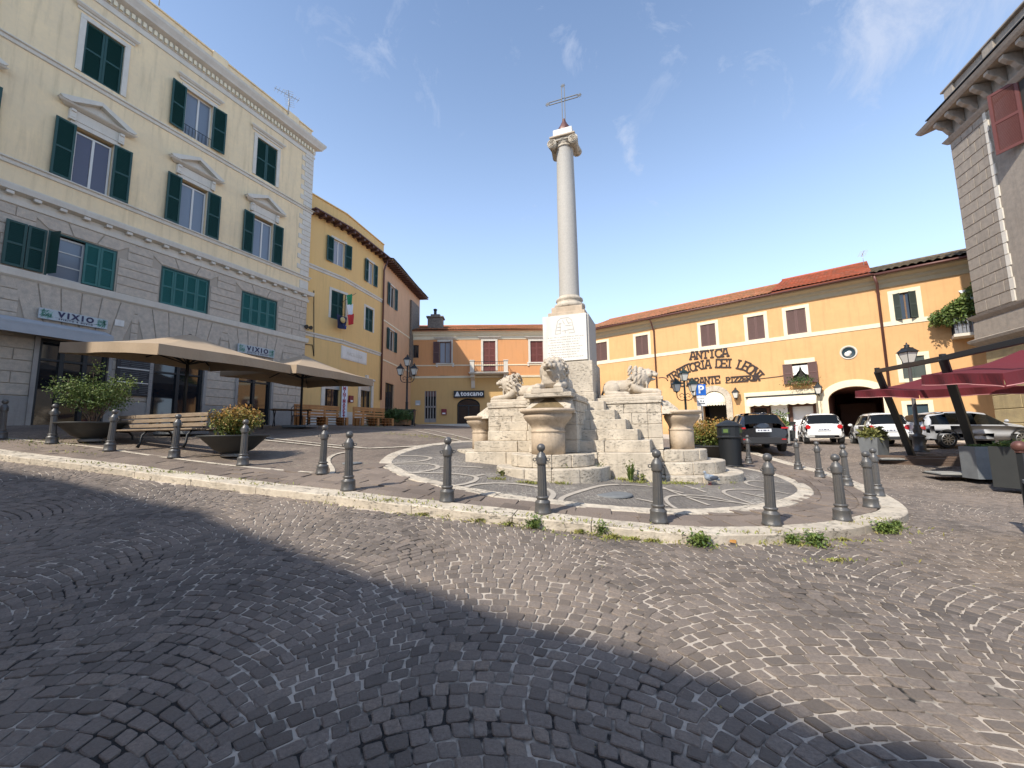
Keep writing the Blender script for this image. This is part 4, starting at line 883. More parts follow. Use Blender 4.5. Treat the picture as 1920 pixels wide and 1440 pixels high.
def capwin(w, sill=True):
    a, b, c_, d = w; q = window_part(Cc.root, *w); surround(q, a, b, c_, d, .2, M['trim_white'], .05); mb = MB(); molding(mb, a-.3, b+.3, [(0, d+.2), (.08, d+.22), (.2, d+.36), (.22, d+.42), (0, d+.44)]); 
    if sill: mb.box(a-.32, b+.32, -.1, .02, c_-.12, c_); mb.box(a-.3, a-.14, -.08, .02, c_-.35, c_-.12); mb.box(b+.14, b+.3, -.08, .02, c_-.35, c_-.12)
    mb.build('cap_and_sill', M['trim_white'], q); return q
q = capwin(c2_); sash(q, *c2_, .1, M['wood'], M['curtain']); open_shutters(q, *c2_, .55, M['brown_paint'], right=False, ang=10); mb = MB(); leaf(mb, 0, .55, c2_[2], c2_[3], 0); mb.v = [(c2_[1]+.02+vy, -.02-vx, vz) for vx, vy, vz in mb.v]; mb.build('shutter', M['brown_paint'], q)
q = capwin(c3_, False); shutter_pair(q, *c3_, M['redbrown_paint'], rails=4); q = capwin(c4_); shutter_pair(q, *c4_, M['redbrown_paint'], rails=3)
mb = MB(); molding(mb, -2, XR+1, [(0, zb1-.18), (.05, zb1-.16), (.08, zb1), (0, zb1+.02)], endl=False, endr=False); molding(mb, -2, XR+1, [(0, zb2-.1), (.04, zb2-.09), (.04, zb2), (0, zb2+.01)], endl=False, endr=False); mb.build('string_course', M['trim_cream'], Cc.root)
mb = MB(); molding(mb, -2, XR+1, [(0, zec-.75), (.05, zec-.72), (.06, zec-.45), (.2, zec-.3), (.22, zec-.2), (.34, zec-.08), (.36, zec), (0, zec+.02)], endl=False, endr=False); mb.build('cornice', M['trim_cream'], Cc.root); MB().box(-2, XR+1, -.05, .02, -1.2, .38).build('plinth', M['trim_white'], Cc.root)
tile_roof(Cc.root, -2, XR+1.5, -.55, zec+.05, 5.5, zec+2.0, M['terracotta'])
def balcony(root, a, b, zs, dep, name='balcony'):
    q = MB(); q.box(a, b, -dep, .0, zs-.14, zs); q.box(a-.06, b+.06, -dep-.06, 0, zs-.06, zs-.001); q = q.build(name, M['trim_white'], root, bevel=.01)
    mb = MB()
    for x in (a+.05, b-.40): mb.box(x, x+.38, -dep+.02, -dep+.4, zs, zs+1.0); mb.box(x-.04, x+.42, -dep-.03, -dep+.44, zs+1.0, zs+1.08)
    mb.build('corner_post', M['trim_white'], q, bevel=.01)
    mb = MB()
    for x in (a+.1, b-.42): mb.prism([(0, zs-.14), (-dep*.8, zs-.14), (-dep*.75, zs-.4), (-.3, zs-.7), (-.1, zs-1.3), (0, zs-1.35)], lambda u, v, d: (d, u, v), x, x+.34)
    mb.build('bracket', M['trim_white'], q)
    mb = MB(); n = int((b-a-.9)/.16)
    for k in range(n+1): x = a+.45+k*(b-a-.9)/n; mb.bar((x, -dep+.15, zs), (x, -dep+.15, zs+.95), .022)
    for z in (.08, .55, .95): mb.bar((a+.4, -dep+.15, zs+z), (b-.4, -dep+.15, zs+z), .035)
    for y in np.linspace(-dep+.4, -.1, 5): [mb.bar((x, y, zs), (x, y, zs+.95), .022) for x in (a+.2, b-.2)]
    for x in (a+.2, b-.2): mb.bar((x, -dep+.4, zs+.95), (x, 0, zs+.95), .035)
    mb.build('railing', M['black_metal'], q); return q
balcony(Cc.root, Cc.p(880, 700, 1)[0], Cc.p(953, 700, 1)[0], Cc.p(916, 697.5, 1)[1], 1.1)
ch = MB(); cx_, cz_ = Cc.p(811, 605); ch.box(cx_-.7, cx_+.7, 1.3, 2.3, zec+.3, zec+1.75).box(cx_-.82, cx_+.82, 1.2, 2.4, zec+1.75, zec+1.9).box(cx_-.45, cx_+.45, 1.5, 2.1, zec+1.9, zec+2.15); ch.build('chimney', M['rubble'], Cc.root, bevel=.02); MB().tube([(cx_-.05, 1.8, zec+2.1), (cx_-.05, 1.8, zec+2.6)], .14).ball((cx_-.05, 1.8, zec+2.65), .2, sz=.6).build('chimney_cowl', M['black_metal'], Cc.root)
# toscano sign
a, b, c_, d = Cc.rect(850.5, 908, 732.5, 745.5, .15); sg = empty('shop_sign', Cc.w(a, -.12, c_), Cc.rz, 'black fascia sign with white lettering and triangle above the arched shop window', 'sign'); MB().box(0, b-a, -.1, 0, 0, d-c_).build('panel', M['black'], sg)
t = text_mesh('toscano', .60, .006, M['white'], 'lettering', sg, bold=.018, spacing=1.06); t.location = ((b-a)*.60, -.11, (d-c_)*.56)
h_ = d-c_; mb = MB(); mb.prism([(.12, h_*.2), (.42, h_*.2), (.34, h_*.86), (.30, h_*.86)], lambda u, v, e: (u, e, v), -.112, -.1); mb.prism([(.44, h_*.2), (.58, h_*.2), (.38, h_*.86), (.35, h_*.86)], lambda u, v, e: (u, e, v), -.114, -.1); mb.build('triangle_logo', M['white'], sg)
def wallbox(Fc, px0, px1, pyt, pyb, m_, name, lab, cat, dep=.15):
    a, b, c_, d = Fc.rect(px0, px1, pyt, pyb); r = empty(name, Fc.w(a, 0, c_), Fc.rz, lab, cat); MB().box(0, b-a, -dep, 0, 0, d-c_).build('case', M[m_], r, bevel=.01); MB().box((b-a)*.2, (b-a)*.8, -dep-.004, -dep, (d-c_)*.1, (d-c_)*.35).build('notice', M['white'], r); return r
wallbox(Cc, 828, 837.5, 767, 777.6, 'red_box', 'hose_box', 'small dark red wall box left of the arched shop window', 'box')
wallbox(Y1, 653, 660, 742, 755, 'red_box', 'poster_case', 'small red poster case between the two shop doors of the yellow house', 'case')
wallbox(Cc, 779, 788, 751, 760, 'sign_pale', 'wall_plaque', 'grey wall plaque between the triple street lamp and the grille door', 'plaque', .04)
# ============================================================ trattoria building (right)
hB = rad(-49 + 180)
B0 = np.array([20.3, 26.0]); Bf = Fac(B0 - heading(hB)*18.0, hB, .95, 'trattoria', 'long apricot two-storey trattoria building with brown shutters and a gateway arch', 'building')
xj = Bf.p(1643, 560)[0]; xe0 = Bf.p(1117, 650)[0] - 1.2; xe1 = Bf.p(1842, 560)[0] + 1.5
zeB = (Bf.p(1118, 621)[1] + Bf.p(1440, 558.5)[1])/2; zbB = (Bf.p(1121, 681)[1] + Bf.p(1440, 638.7)[1])/2; zeR = Bf.p(1740, 502)[1]
BU = [Bf.rect(*w) for w in ((1118.8,1138.5,643,676),(1192.3,1215.6,629,666),(1314,1342,607.5,648.5),(1401.7,1433.3,592,635),(1475,1512,579,628))]
zt_ = np.mean([w[3] for w in BU]); zb_ = np.mean([w[2] for w in BU]); BU = [(w[0], w[1], zb_, zt_) for w in BU]; BU[0] = (BU[0][1]-1.3, BU[0][1], zb_, zt_)
wG = Bf.rect(1676, 1720, 548, 599); wL = Bf.rect(1486, 1516, 681, 719); wR = Bf.rect(1692, 1735, 668, 709)
ga, gb = Bf.p(1556, 780)[0], Bf.p(1660, 780)[0]; gt = Bf.p(1605, 724)[1]; gz = -.8
ta, tb = Bf.p(1320, 780)[0], Bf.p(1364, 780)[0]; tt = Bf.p(1342, 733)[1]
sa, sb = Bf.p(1409, 780)[0], Bf.p(1532, 780)[0]; stp = Bf.p(1470, 742)[1]
gga, ggb, _, ggt = Bf.rect(1704, 1744, 758, 822)
wall(Bf.root, xe0, xj, -1.5, zeB, [*BU, wL, (ga, gb, -1.5, gt), (ta, tb, -1.5, tt), (sa, sb, -1.5, stp)], M['stucco_apricot'], depth=.35, thick=9)
ozr = Fac(Bf.P, hB, .95, 'orange_house', 'orange house with weathered brown roof tiles, right of the trattoria and behind the red parasols', 'building')
wall(ozr.root, xj, xe1, -1.5, zeR, [wG, wR, (gga, ggb, -1.5, ggt)], M['stucco_apricot'], depth=.3, thick=9)
def bwin(root, w, closed=True, m_='brown_paint', sw=.22):
    a, b, c_, d = w; q = window_part(root, *w); surround(q, a, b, c_, d, sw, M['trim_cream'], .03, bottom=True)
    if closed: shutter_pair(q, a, b, c_, d, M[m_], rails=1)
    return q
for w in BU: bwin(Bf.root, w)
q = bwin(ozr.root, wG, False); sash(q, *wG, .12, M['wood'], M['glass_dark']); a, b, c_, d = wG
for s_, ang in ((-1, 55), (1, 50)):
    mb = MB(); leaf(mb, 0, (b-a)/2, c_+.02, d-.02, 0, rails=2); hx = a if s_ < 0 else b; an = rad(ang)
    mb.v = [(hx - s_*vx*math.cos(an), -.03 - vx*math.sin(an)*.6 + vy, vz) for vx, vy, vz in mb.v]; mb.build('shutter', M['grey_green_paint'], q)
q = bwin(ozr.root, wR, True, 'grey_green_paint')
q = window_part(Bf.root, *wL); a, b, c_, d = wL; MB().box(a-.4, b+.4, -.04, .02, d, d+.3).build('lintel', M['trim_cream'], q); open_shutters(q, *wL, .52, M['brown_paint'], ang=14)
for s_ in (-1, 1):
    mb = MB(); cx = (a+b)/2; mb.add([(cx, .1, d-.12), (cx+s_*(b-a)/2, .1, d-.12), (cx+s_*(b-a)/2, .12, c_+.55), (cx+s_*(b-a)*.3, .05, c_+.62), (cx+s_*.08, .1, d-.45)], [(0,1,2,3,4)]); mb.build('lace_curtain', M['white'], q)
# gateway: arch band and passage
def arch_band(root, cx, r, zspr, rise, w, pr, m_, name, n=24, legs=None, seg=None):
    mb = MB(); pts = lambda q_: [(cx-(r+q_)*math.cos(PI*k/n), zspr+(rise+q_)*math.sin(PI*k/n)) for k in range(n+1)]
    I, O = pts(0), pts(w)
    for k in range(n): mb.prism([I[k], I[k+1], O[k+1], O[k]], lambda u, v, d: (u, d, v), -pr-(.012*(k % 2) if seg else 0), .02)
    if legs is not None: mb.box(cx-r-w, cx-r, -pr, .02, legs, zspr); mb.box(cx+r, cx+r+w, -pr, .02, legs, zspr)
    return mb.build(name, m_, root)
gc, gr = (ga+gb)/2, (gb-ga)/2; gs = gt-gr*.62
q = MB(); arch_spandrel(q, gc, gr, gs, gt+.01, gr*.62, -.001, .5); q.build('gate_spandrel', M['stucco_apricot'], Bf.root)
arch_band(Bf.root, gc, gr, gs, gr*.62, .42, .05, M['trim_cream'], 'gate_surround', legs=-1.5)
q = MB().add([(ga,.35,-1.5),(gb,.35,-1.5),(gb,.35,gt),(ga,.35,gt),(ga,8,-1.5),(gb,8,-1.5),(gb,8,gt),(ga,8,gt)], [(4,5,6,7),(0,4,7,3),(1,2,6,5),(3,7,6,2)]).build('passage', M['gatewall'], Bf.root)
MB().box(ga+.3, gb-.3, 6, 6.1, -1.5, gs).build('gate_door', M['door_wood'], q)
# trattoria door
tc_, tr = (ta+tb)/2, (tb-ta)/2; ts_ = tt-tr
q = MB(); arch_spandrel(q, tc_, tr, ts_, tt+.01, tr, -.001, .3); q.build('door_spandrel', M['stucco_apricot'], Bf.root)
arch_band(Bf.root, tc_, tr, ts_, tr, .40, .12, M['travertine'], 'stone_arch', n=13, legs=-1.5, seg=1)
q = window_part(Bf.root, ta, tb, -1.5, tt, 'door', depth=1.5); mb = MB()
for k in range(12):
    a0, a1 = PI*k/12, PI*(k+1)/12; f1 = lambda an, o_: (tc_-tr*math.cos(an), -.02-.75*o_*math.sin(an)**.5, ts_+tr*math.sin(an)*(1-o_) - .12*o_)
    P_ = [(tc_-tr*math.cos(a0)*.98, -.02, ts_+tr*math.sin(a0)*.95), (tc_-tr*math.cos(a1)*.98, -.02, ts_+tr*math.sin(a1)*.95), (tc_-tr*math.cos(a1), -.55*math.sin(a1)-.05, ts_-.05), (tc_-tr*math.cos(a0), -.55*math.sin(a0)-.05, ts_-.05)]; mb.add(P_, [(0,1,2,3)])
    mb.add([P_[3], P_[2], (P_[2][0], P_[2][1], ts_-.25), (P_[3][0]*.5+P_[2][0]*.5, P_[3][1], ts_-.31), (P_[3][0], P_[3][1], ts_-.25)], [(0,1,2,3,4)])
mb.build('fan_awning', M['awning_cream'], q)
# shop windows and their awning
surround(Bf.root, sa, sb, -1.2, stp, .35, M['trim_cream'], .05)
q = window_part(Bf.root, sa, sb, -1.5, stp, 'shop_window', depth=.6, back='trim_white'); mb = MB(); ws = (sb-sa)
for x0_, x1_ in ((0, .30), (.60, 1.0)): mb.box(sa+ws*x0_, sa+ws*x0_+.18, .1, .3, -1, stp-.6); mb.box(sa+ws*x1_-.18, sa+ws*x1_, .1, .3, -1, stp-.6); mb.box(sa+ws*x0_, sa+ws*x1_, .1, .3, stp-.75, stp-.55)
mb.build('frame', M['door_wood'], q); MB().box(sa+.18, sa+ws*.3-.18, .25, .26, -1, stp-.7).build('pane', M['glass_dark'], q); MB().box(sa+ws*.6+.18, sb-.18, .25, .26, -1, stp-.7).build('lace_curtain', M['white'], q); MB().box(sa+ws*.33, sa+ws*.58, .02, .06, -1, stp-.5).build('white_blind', M['white'], q)
q = MB(); n = 40
V0 = [(sa-.1+(ws+.2)*k/n, -.08, stp-.02) for k in range(n+1)]; V1 = [(sa-.1+(ws+.2)*k/n, -.75, stp-.42) for k in range(n+1)]; V2 = [(x, y-.01, z-.18-.07*abs(math.sin(PI*k/5))) for k, (x, y, z) in enumerate(V1)]
q.add(V0+V1+V2, [(k, k+1, n+2+k, n+1+k) for k in range(n)] + [(n+1+k, n+2+k, 2*n+3+k, 2*n+2+k) for k in range(n)]); q.build('scalloped_awning', M['awning_cream'], Bf.root); MB().box(sa-.25, sb+.2, -.16, -.04, stp-.02, stp+.07).build('awning_box', M['black_metal'], Bf.root)
# garage door
q = window_part(ozr.root, gga, ggb, -1.5, ggt, 'garage_door'); mb = MB(); z = -1.4
while z < ggt: mb.box(gga, ggb, .07+.015, .12, z, z+.1); mb.box(gga, ggb, .085, .1, z+.1, z+.12); z += .12
mb.build('slats', M['shutter_metal'], q); surround(q, gga, ggb, -1.5, ggt, .22, M['trim_cream'], .03)
for rt, x0_, x1_, zt2 in ((Bf.root, xe0, xj, zeB), (ozr.root, xj, xe1, zeR)):
    mb = MB(); molding(mb, x0_, x1_, [(0, zt2-.75), (.06, zt2-.72), (.08, zt2-.5), (.2, zt2-.38), (.22, zt2-.25), (.5, zt2-.12), (.55, zt2), (0, zt2+.03)], endl=False, endr=False); mb.build('cornice', M['soffit'], rt)
    MB().tube([(x0_, -.72, zt2+.0), (x1_, -.72, zt2+.0)], .085, n=8).build('gutter', M['brown_metal'], rt)
    mb = MB(); z = zbB; mb.box(x0_, x1_, -.035, .02, z-.12, z+.14); mb.build('string_course', M['trim_cream'], rt)
xm = Bf.p(1447, 545)[0]
tile_roof(Bf.root, xe0, xm, -.75, zeB+.06, 5.2, zeB+2.35, M['terracotta']); tile_roof(Bf.root, xm, xj-.1, -.75, zeB+.14, 5.6, zeB+2.75, M['terracotta_red'])
tile_roof(ozr.root, xj-.1, xe1+1, -.75, zeR+.1, 4.0, zeR+1.75, M['terracotta_old'], pitch=.34, amp=.09)
x, z = Bf.p(1222, 607, .4); x2, z2 = Bf.p(1236, 770, .1); pipe('downpipe', [Bf.w(x-.1, -.7, zeB-.05), Bf.w(x, -.55, zeB-.3), Bf.w(x+.02, -.12, zeB-1.0), Bf.w(x+.02, -.1, -.5)], M['brown_metal'], 'brown downpipe on the trattoria wall, left of the arched lettering')
x = xj; pipe('downpipe', [Bf.w(x, -.7, zeB-.1), Bf.w(x+.1, -.5, zeB-.55), Bf.w(x+.1, -.12, zeB-1.1), Bf.w(x+.1, -.1, -.8)], M['brown_metal'], 'brown downpipe at the join between the trattoria and the orange house', .075)
# medallion
x, z = Bf.p(1591, 661); md = MB().lathe([(.001, 0), (.34, 0), (.37, .03), (.42, .05), (.44, .02), (.44, -.02)], n=28).build('medallion', M['trim_white']); md.location = Bf.w(x, 0, z); md.rotation_euler = (PI/2, 0, Bf.rz); tag(md, 'small oval devotional medallion in a dark ring on the apricot wall', 'medallion')
m2 = MB().lathe([(.001, .012), (.30, .012), (.33, .055)], n=28).build('dark_disc', M['shutter_metal'], md); MB().ball((.03, -.02, .02), .13, sz=.4).ball((-.06, -.10, .02), .16, sz=.3).build('relief', M['marble'], md)
# ------------------------------------------------------------ wall lettering in a slab face
GL = {'A': [(0,0,.38,1),(1,0,.62,1),(.2,.34,.8,.34),(-.1,0,.25,0),(.75,0,1.1,0),(.25,1,.75,1)], 'N': [(.1,0,.1,1),(.9,0,.9,1),(.1,1,.9,0),(-.08,0,.28,0),(-.08,1,.28,1),(.72,1,1.08,1)], 'T': [(.5,0,.5,1),(0,1,1,1),(0,.78,0,1),(1,.78,1,1),(.28,0,.72,0)], 'I': [(.5,0,.5,1),(.25,0,.75,0),(.25,1,.75,1)],
 'C': [(1,.78,.78,1),(.78,1,.3,1),(.3,1,0,.72),(0,.72,0,.28),(0,.28,.3,0),(.3,0,.8,0),(.8,0,1,.25),(1,.7,1,1)], 'R': [(.1,0,.1,1),(.1,1,.7,1),(.7,1,.95,.8),(.95,.8,.7,.5),(.7,.5,.1,.5),(.5,.5,1,0),(-.08,0,.3,0)], 'O': [(.3,0,0,.3),(0,.3,0,.7),(0,.7,.3,1),(.3,1,.7,1),(.7,1,1,.7),(1,.7,1,.3),(1,.3,.7,0),(.7,0,.3,0)],
 'D': [(.1,0,.1,1),(.1,1,.65,1),(.65,1,1,.7),(1,.7,1,.3),(1,.3,.65,0),(.65,0,-.06,0)], 'E': [(.1,0,.1,1),(-.04,0,.95,0),(-.04,1,.95,1),(.1,.5,.7,.5),(.95,0,.95,.28),(.95,.74,.95,1)], 'L': [(.15,0,.15,1),(-.04,0,.95,0),(.95,0,.95,.32),(-.04,1,.4,1)], 'S': [(1,.8,.75,1),(.75,1,.25,1),(.25,1,.02,.76),(.02,.76,.25,.52),(.25,.52,.75,.5),(.75,.5,1,.26),(1,.26,.75,0),(.75,0,.25,0),(.25,0,0,.22)],
 'P': [(.1,0,.1,1),(.1,1,.7,1),(.7,1,1,.76),(1,.76,.7,.48),(.7,.48,.1,.48),(-.08,0,.3,0)], 'Z': [(0,1,1,1),(1,1,0,0),(0,0,1,0),(0,.76,0,1),(1,0,1,.24)]}
def glyph(mb, ch, P, ax, az, th, d0=-.055, d1=-.015):
    """P lower-left in facade coords, ax/az glyph axes"""
    for (u0, v0, u1, v1) in GL[ch]:
        a = P + ax*u0 + az*v0; b = P + ax*u1 + az*v1; d = b-a; l = np.hypot(*d); d /= l; n_ = np.array([-d[1], d[0]])*th/2; a = a-d*th*.3; b = b+d*th*.3
        mb.prism([tuple(a-n_), tuple(b-n_), tuple(b+n_), tuple(a+n_)], lambda u, v, e: (u, e, v), d0-.0004*len(mb.v) % .003, d1)
tr_ = empty('wall_lettering', Bf.w(0, 0, 0), Bf.rz, 'dark brown slab letters naming the trattoria in an arc on the apricot wall', 'lettering')
def word(name, path, chars, h, w, th, n=.06):
    mb = MB()
    pts = [np.array(Bf.p(px, py, n)) for px, py in path]; t = np.linspace(0, 1, len(pts))
    cum = np.r_[0, np.cumsum([np.hypot(*(b-a)) for a, b in zip(pts, pts[1:])])]; tot = cum[-1]; k = len(chars)
    for i, ch in enumerate(chars):
        if ch == ' ': continue
        s_ = tot*(i+.5)/k; q = lambda s_: np.array([np.interp(s_, cum, [p[j] for p in pts]) for j in (0, 1)]); c_ = q(s_); tg = q(min(tot, s_+tot*.03))-q(max(0, s_-tot*.03)); tg /= np.hypot(*tg); nm = np.array([-tg[1], tg[0]])
        glyph(mb, ch, c_-tg*w/2-nm*h/2, tg*w, nm*h, th)
    return mb.build(name, M['lettering'], tr_)
word('word', [(1293,667),(1366,660)], 'ANTICA', .56, .42, .10)
word('word', [(1254,710),(1270,700),(1290,690),(1320,683),(1345,681),(1375,681),(1398,686),(1415,697),(1427,709)], 'TRATTORIA DEI LEONI', .60, .40, .095)
word('word', [(1257,720),(1350,711)], 'RISTORANTE', .52, .33, .085); word('word', [(1361,712.5),(1424,708)], 'PIZZERIA', .38, .27, .075)
# ============================================================ grey stone building (right edge)
hC = rad(16.5+180); C0 = np.array([21.6, 19.0])
_r = ray(1838, 640)[:2]; C0 = _r*19.0
Cf = Fac(C0, hC, .75, 'grey_stone_palazzo', 'weathered grey stone palazzo with bracketed cornice and red-brown louvred shutters at the right edge', 'building')
zc = lambda px, py, n=0: Cf.p(px, py, n)[1]
zcor = zc(1787, 257); zl1 = zc(1840, 590); zl2 = zc(1834, 645, .3); 
xs1 = Cf.p(1858, 400)[0]
wall(Cf.root, 0, 12, zl2, zcor, [], M['old_stone'], 'upper_wall', thick=9); wall(Cf.root, 0, 12, -1.5, zl2, [], M['sandstone'], 'lower_wall', thick=9, y0=.15)
mb = MB(); course_blocks(mb, .0, 2.1, zl1+.1, zcor-.05, [], .75, .52, gap=.035, pr=.03, seed=9); mb.build('ashlar', M['old_stone'], Cf.root, bevel=.01)
mb = MB(); mb.box(2.1, 12, -.02, .0, zl1, zcor); mb.build('render', M['old_stone'], Cf.root)
mb = MB(); z = zl1+.1; i = 0
while z < zcor-.3: mb.box(2.05, 2.05+(.22 if i % 2 else .16), -.07, 0, z, z+.49); z += .52; i += 1
mb.build('pilaster_edge', M['trim_white'], Cf.root)
mb = MB(); molding(mb, 0, 12, [(0, zl2-.1), (.1, zl2-.05), (.28, zl2+.1), (.32, zl2+.22), (.12, zl2+.3), (.10, zl1-.35), (.06, zl1-.28), (.2, zl1-.12), (.24, zl1-.02), (0, zl1+.02)]); mb.build('string_course', M['old_stone'], Cf.root)
mb = MB(); course_blocks(mb, 0, 12, -1, zl2-.5, [], 1.6, .62, gap=.03, pr=.04, seed=4, y=.15); mb.build('sandstone_blocks', M['sandstone'], Cf.root, bevel=.02)
mb = MB(); z = zcor; molding(mb, 0, 12, [(0, z-.25), (.08, z-.22), (.2, z-.05), (.22, z), (0, z+.02)]); molding(mb, 0, 12, [(0, z+.85), (.70, z+.87), (.80, z+.98), (.86, z+1.12), (0, z+1.2)]); mb.box(0, 12, -.05, 0, z, z+.9); mb.build('cornice', M['old_stone'], Cf.root)
mb = MB(); x = .12
while x < 8: mb.prism([(-.05, z+.85), (-.66, z+.85), (-.68, z+.7), (-.5, z+.52), (-.35, z+.45), (-.2, z+.22), (-.05, z+.1)], lambda u, v, d: (d, u, v), x, x+.24); x += .78
mb.build('brackets', M['old_stone'], Cf.root, bevel=.02)
MB().box(0, 12, -.88, 0, z+1.2, z+1.24).build('roof_edge', M['black_metal'], Cf.root)
mb = MB(); mb.box(0, 12, .1, .4, z+1.2, z+2.6); mb.box(-.15, 12, -.05, .55, z+2.6, z+2.7); [mb.box(x, x+.6, 0, .45, z+1.2, z+2.6) for x in (0, 2.4, 4.8)]; mb.build('attic_parapet', M['old_stone'], Cf.root, bevel=.02)
sx, _ = Cf.p(1873, 230); zt1, zt0 = zc(1876, 178), zc(1893, 290)
q = window_part(Cf.root, sx+.9, sx+2.2, zt0+.1, zt1-.1, depth=-.025); 
for s_ in (0, 1):
    mb = MB(); leaf(mb, 0, 1.0, zt0, zt1, 0, rails=2, fw=.12, back=False); mb.v = [((sx+1.15 if s_ == 0 else sx+2.3)+vx*(-.80 if s_ == 0 else .5), -.06-vx*.45+vy, vz) for vx, vy, vz in mb.v]; mb.build('shutter', M['old_shutter'], q)
# balcony with plants at the end of the orange house
a0, z0 = ozr.p(1788, 625, .9); a1 = ozr.p(1850, 610, .9)[0]
bl = empty('balcony', ozr.w(a0, 0, z0-.05), ozr.rz, 'small white balcony screened with reed matting, crowded with plants', 'balcony'); wv = 2.6
MB().box(0, wv, -.95, 0, -.16, 0).build('slab', M['trim_white'], bl, bevel=.01); mb = MB(); [mb.bar((x, -.88, 0), (x, -.88, .95), .02) for x in np.linspace(.05, wv-.05, 18)]; mb.bar((0, -.88, .95), (wv, -.88, .95), .04); [mb.bar((.05, y, 0), (.05, y, .95), .02) for y in np.linspace(-.88, 0, 6)]; mb.bar((.05, -.88, .95), (.05, 0, .95), .04); mb.build('railing', M['black_metal'], bl)
mb = MB(); rn = random.Random(8)
for k in range(70): x = .08+k*(wv-.16)/70; mb.bar((x, -.86, .02), (x+rn.uniform(-.02, .02), -.86, .9+rn.uniform(-.06, .04)), .022)
mb.build('reed_screen', M['curtain'], bl)
awb = MB(); awb.add([(.5, 0, 2.5), (wv+.3, 0, 2.5), (wv+.3, -1.1, 1.6), (.9, -1.1, 1.6)], [(0,1,2,3)]); awb.add([(.5, 0, 2.53), (wv+.3, 0, 2.53), (wv+.3, -1.12, 1.63), (.9, -1.12, 1.63)], [(3,2,1,0)]); o = awb.build('sunblind', M['white']); o.location = bl.location; o.rotation_euler = bl.rotation_euler; tag(o, 'white sunblind sloping above the plant-filled balcony', 'sunblind')
BALC = (ozr, a0, z0, wv)
# ============================================================ building behind the viewer that shades the road
bh = empty('shading_house', (0, 0, 0), 0, 'tall plastered house behind the viewpoint whose roofline shades the foreground road', 'building')
# ============================================================ house behind the viewer (casts the foreground shade)
HR = 13.0
EDGE = [(-60,862),(0,880),(120,900),(230,925),(300,943),(395,960),(405,972),(480,1000),(608,1046),(712,1083),(817,1104),(921,1142),(992,1167),(1067,1183),(1192,1217),(1287,1251),(1370,1270),(1453,1313),(1537,1358),(1662,1372),(1745,1392),(1840,1435),(1900,1470)]
pts = []
for px, py in EDGE:
    p = gp(px, py, -KH)
    # carry the ground point back along the sun ray to a vertical wall plane x*.719+y*.695 = -14
    n_ = np.array([-.36, -.933]); s_ = np.array(SUNV); t = (7.5 - n_ @ p[:2]) / (n_ @ s_[:2]); q = p + s_*t; pts.append(q)
pts = np.array(pts); ax_ = np.array([-.933, .36]); u = pts[:, :2] @ ax_; o_ = np.argsort(u); U_, Z_ = u[o_], pts[o_, 2]
mb = MB(); base2 = n_*7.5
prof = [(U_[0]-14, 0)] + [(U_[0]-14, Z_[0]-4)] + list(zip(U_, Z_)) + [(U_[-1]+10, Z_[-1]+1), (U_[-1]+10, 0)]
prof = [(a, max(0, b)) for a, b in prof]
for (a0, b0), (a1, b1) in zip(prof, prof[1:]):
    if a1-a0 < 1e-3: continue
    mb.prism([(a0, -1), (a1, -1), (a1, b1), (a0, b0)], lambda u_, v, d: (base2[0]+ax_[0]*u_+n_[0]*d, base2[1]+ax_[1]*u_+n_[1]*d, v), 0, 6)
mb.build('wall', M['stucco_peach'], bh)
# ============================================================ fountain monument
FO = Fac((1.78, 12.1), rad(110), 0, 'fountain_monument', 'travertine lion fountain with stepped base, inscribed pedestal and tall granite column carrying an iron cross', 'fountain')
R = FO.root
T = M['travertine']
def blocks_row(mb, x0, x1, y0, y1, z0, z1, n, axis=0, j=.006, gap=.005):
    cuts = np.linspace(0, 1, n+1); cuts[1:-1] += RNG.uniform(-.25, .25, n-1)/n
    for a, b in zip(cuts, cuts[1:]):
        dx = RNG.uniform(-j, j, 2)
        if axis == 0: mb.box(x0+(x1-x0)*a+gap, x0+(x1-x0)*b-gap, y0+dx[0], y1, z0, z1+dx[1]*.5)
        else: mb.box(x0, x1+dx[0], y0+(y1-y0)*a+gap, y0+(y1-y0)*b-gap, z0, z1+dx[1]*.5)
def ring_blocks(mb, h, w, z0, z1, n, seedj=.012):
    # four sides; corner pieces belong to the x-running sides
    cuts = lambda: np.linspace(-h, h, n+1)
    for s in (-1, 1):
        c_ = cuts(); c_[1:-1] += RNG.uniform(-.2, .2, n-1)*2*h/n
        for a, b in zip(c_, c_[1:]):
            e = RNG.uniform(-seedj, seedj); ya, yb = (-h+e, -h+w) if s < 0 else (h-w, h-e); mb.box(a+.004, b-.004, ya, yb, z0, z1+RNG.uniform(-.005, .003))
        c_ = np.linspace(-h+w, h-w, n); 
        for a, b in zip(c_, c_[1:]):
            e = RNG.uniform(-seedj, seedj); xa, xb = (-h+e, -h+w-.01) if s < 0 else (h-w+.01, h-e); mb.box(xa, xb, a+.006, b-.004, z0, z1+RNG.uniform(-.005, .003))
HS = [2.35, 2.18, 1.91, 1.63, 1.35, 1.05]; ZSS = [0.0, 1.06, 1.33, 1.585, 1.835, 2.09, 2.34]
mb = MB(); ring_blocks(mb, HS[0], .6, 0, 1.06, 4); mb.box(-1.8, 1.8, -1.8, 1.8, 0, 1.05); mb.build('platform', T, R, bevel=.02, seg=2)
for k in range(1, 6):
    mb = MB(); ring_blocks(mb, HS[k], .42, ZSS[k]+.001, ZSS[k+1], 4 if k < 4 else 3); st = mb.build('step', T, R, bevel=.018, seg=2)
mb = MB(); mb.box(-1.0, 1.0, -1.0, 1.0, 1.05, 2.2); mb.build('core', T, R)
def rot4(k): a = k*PI/2; return Matrix.Rotation(a, 4, 'Z')
def place_arm(o, k): o.rotation_euler.z = k*PI/2; return o
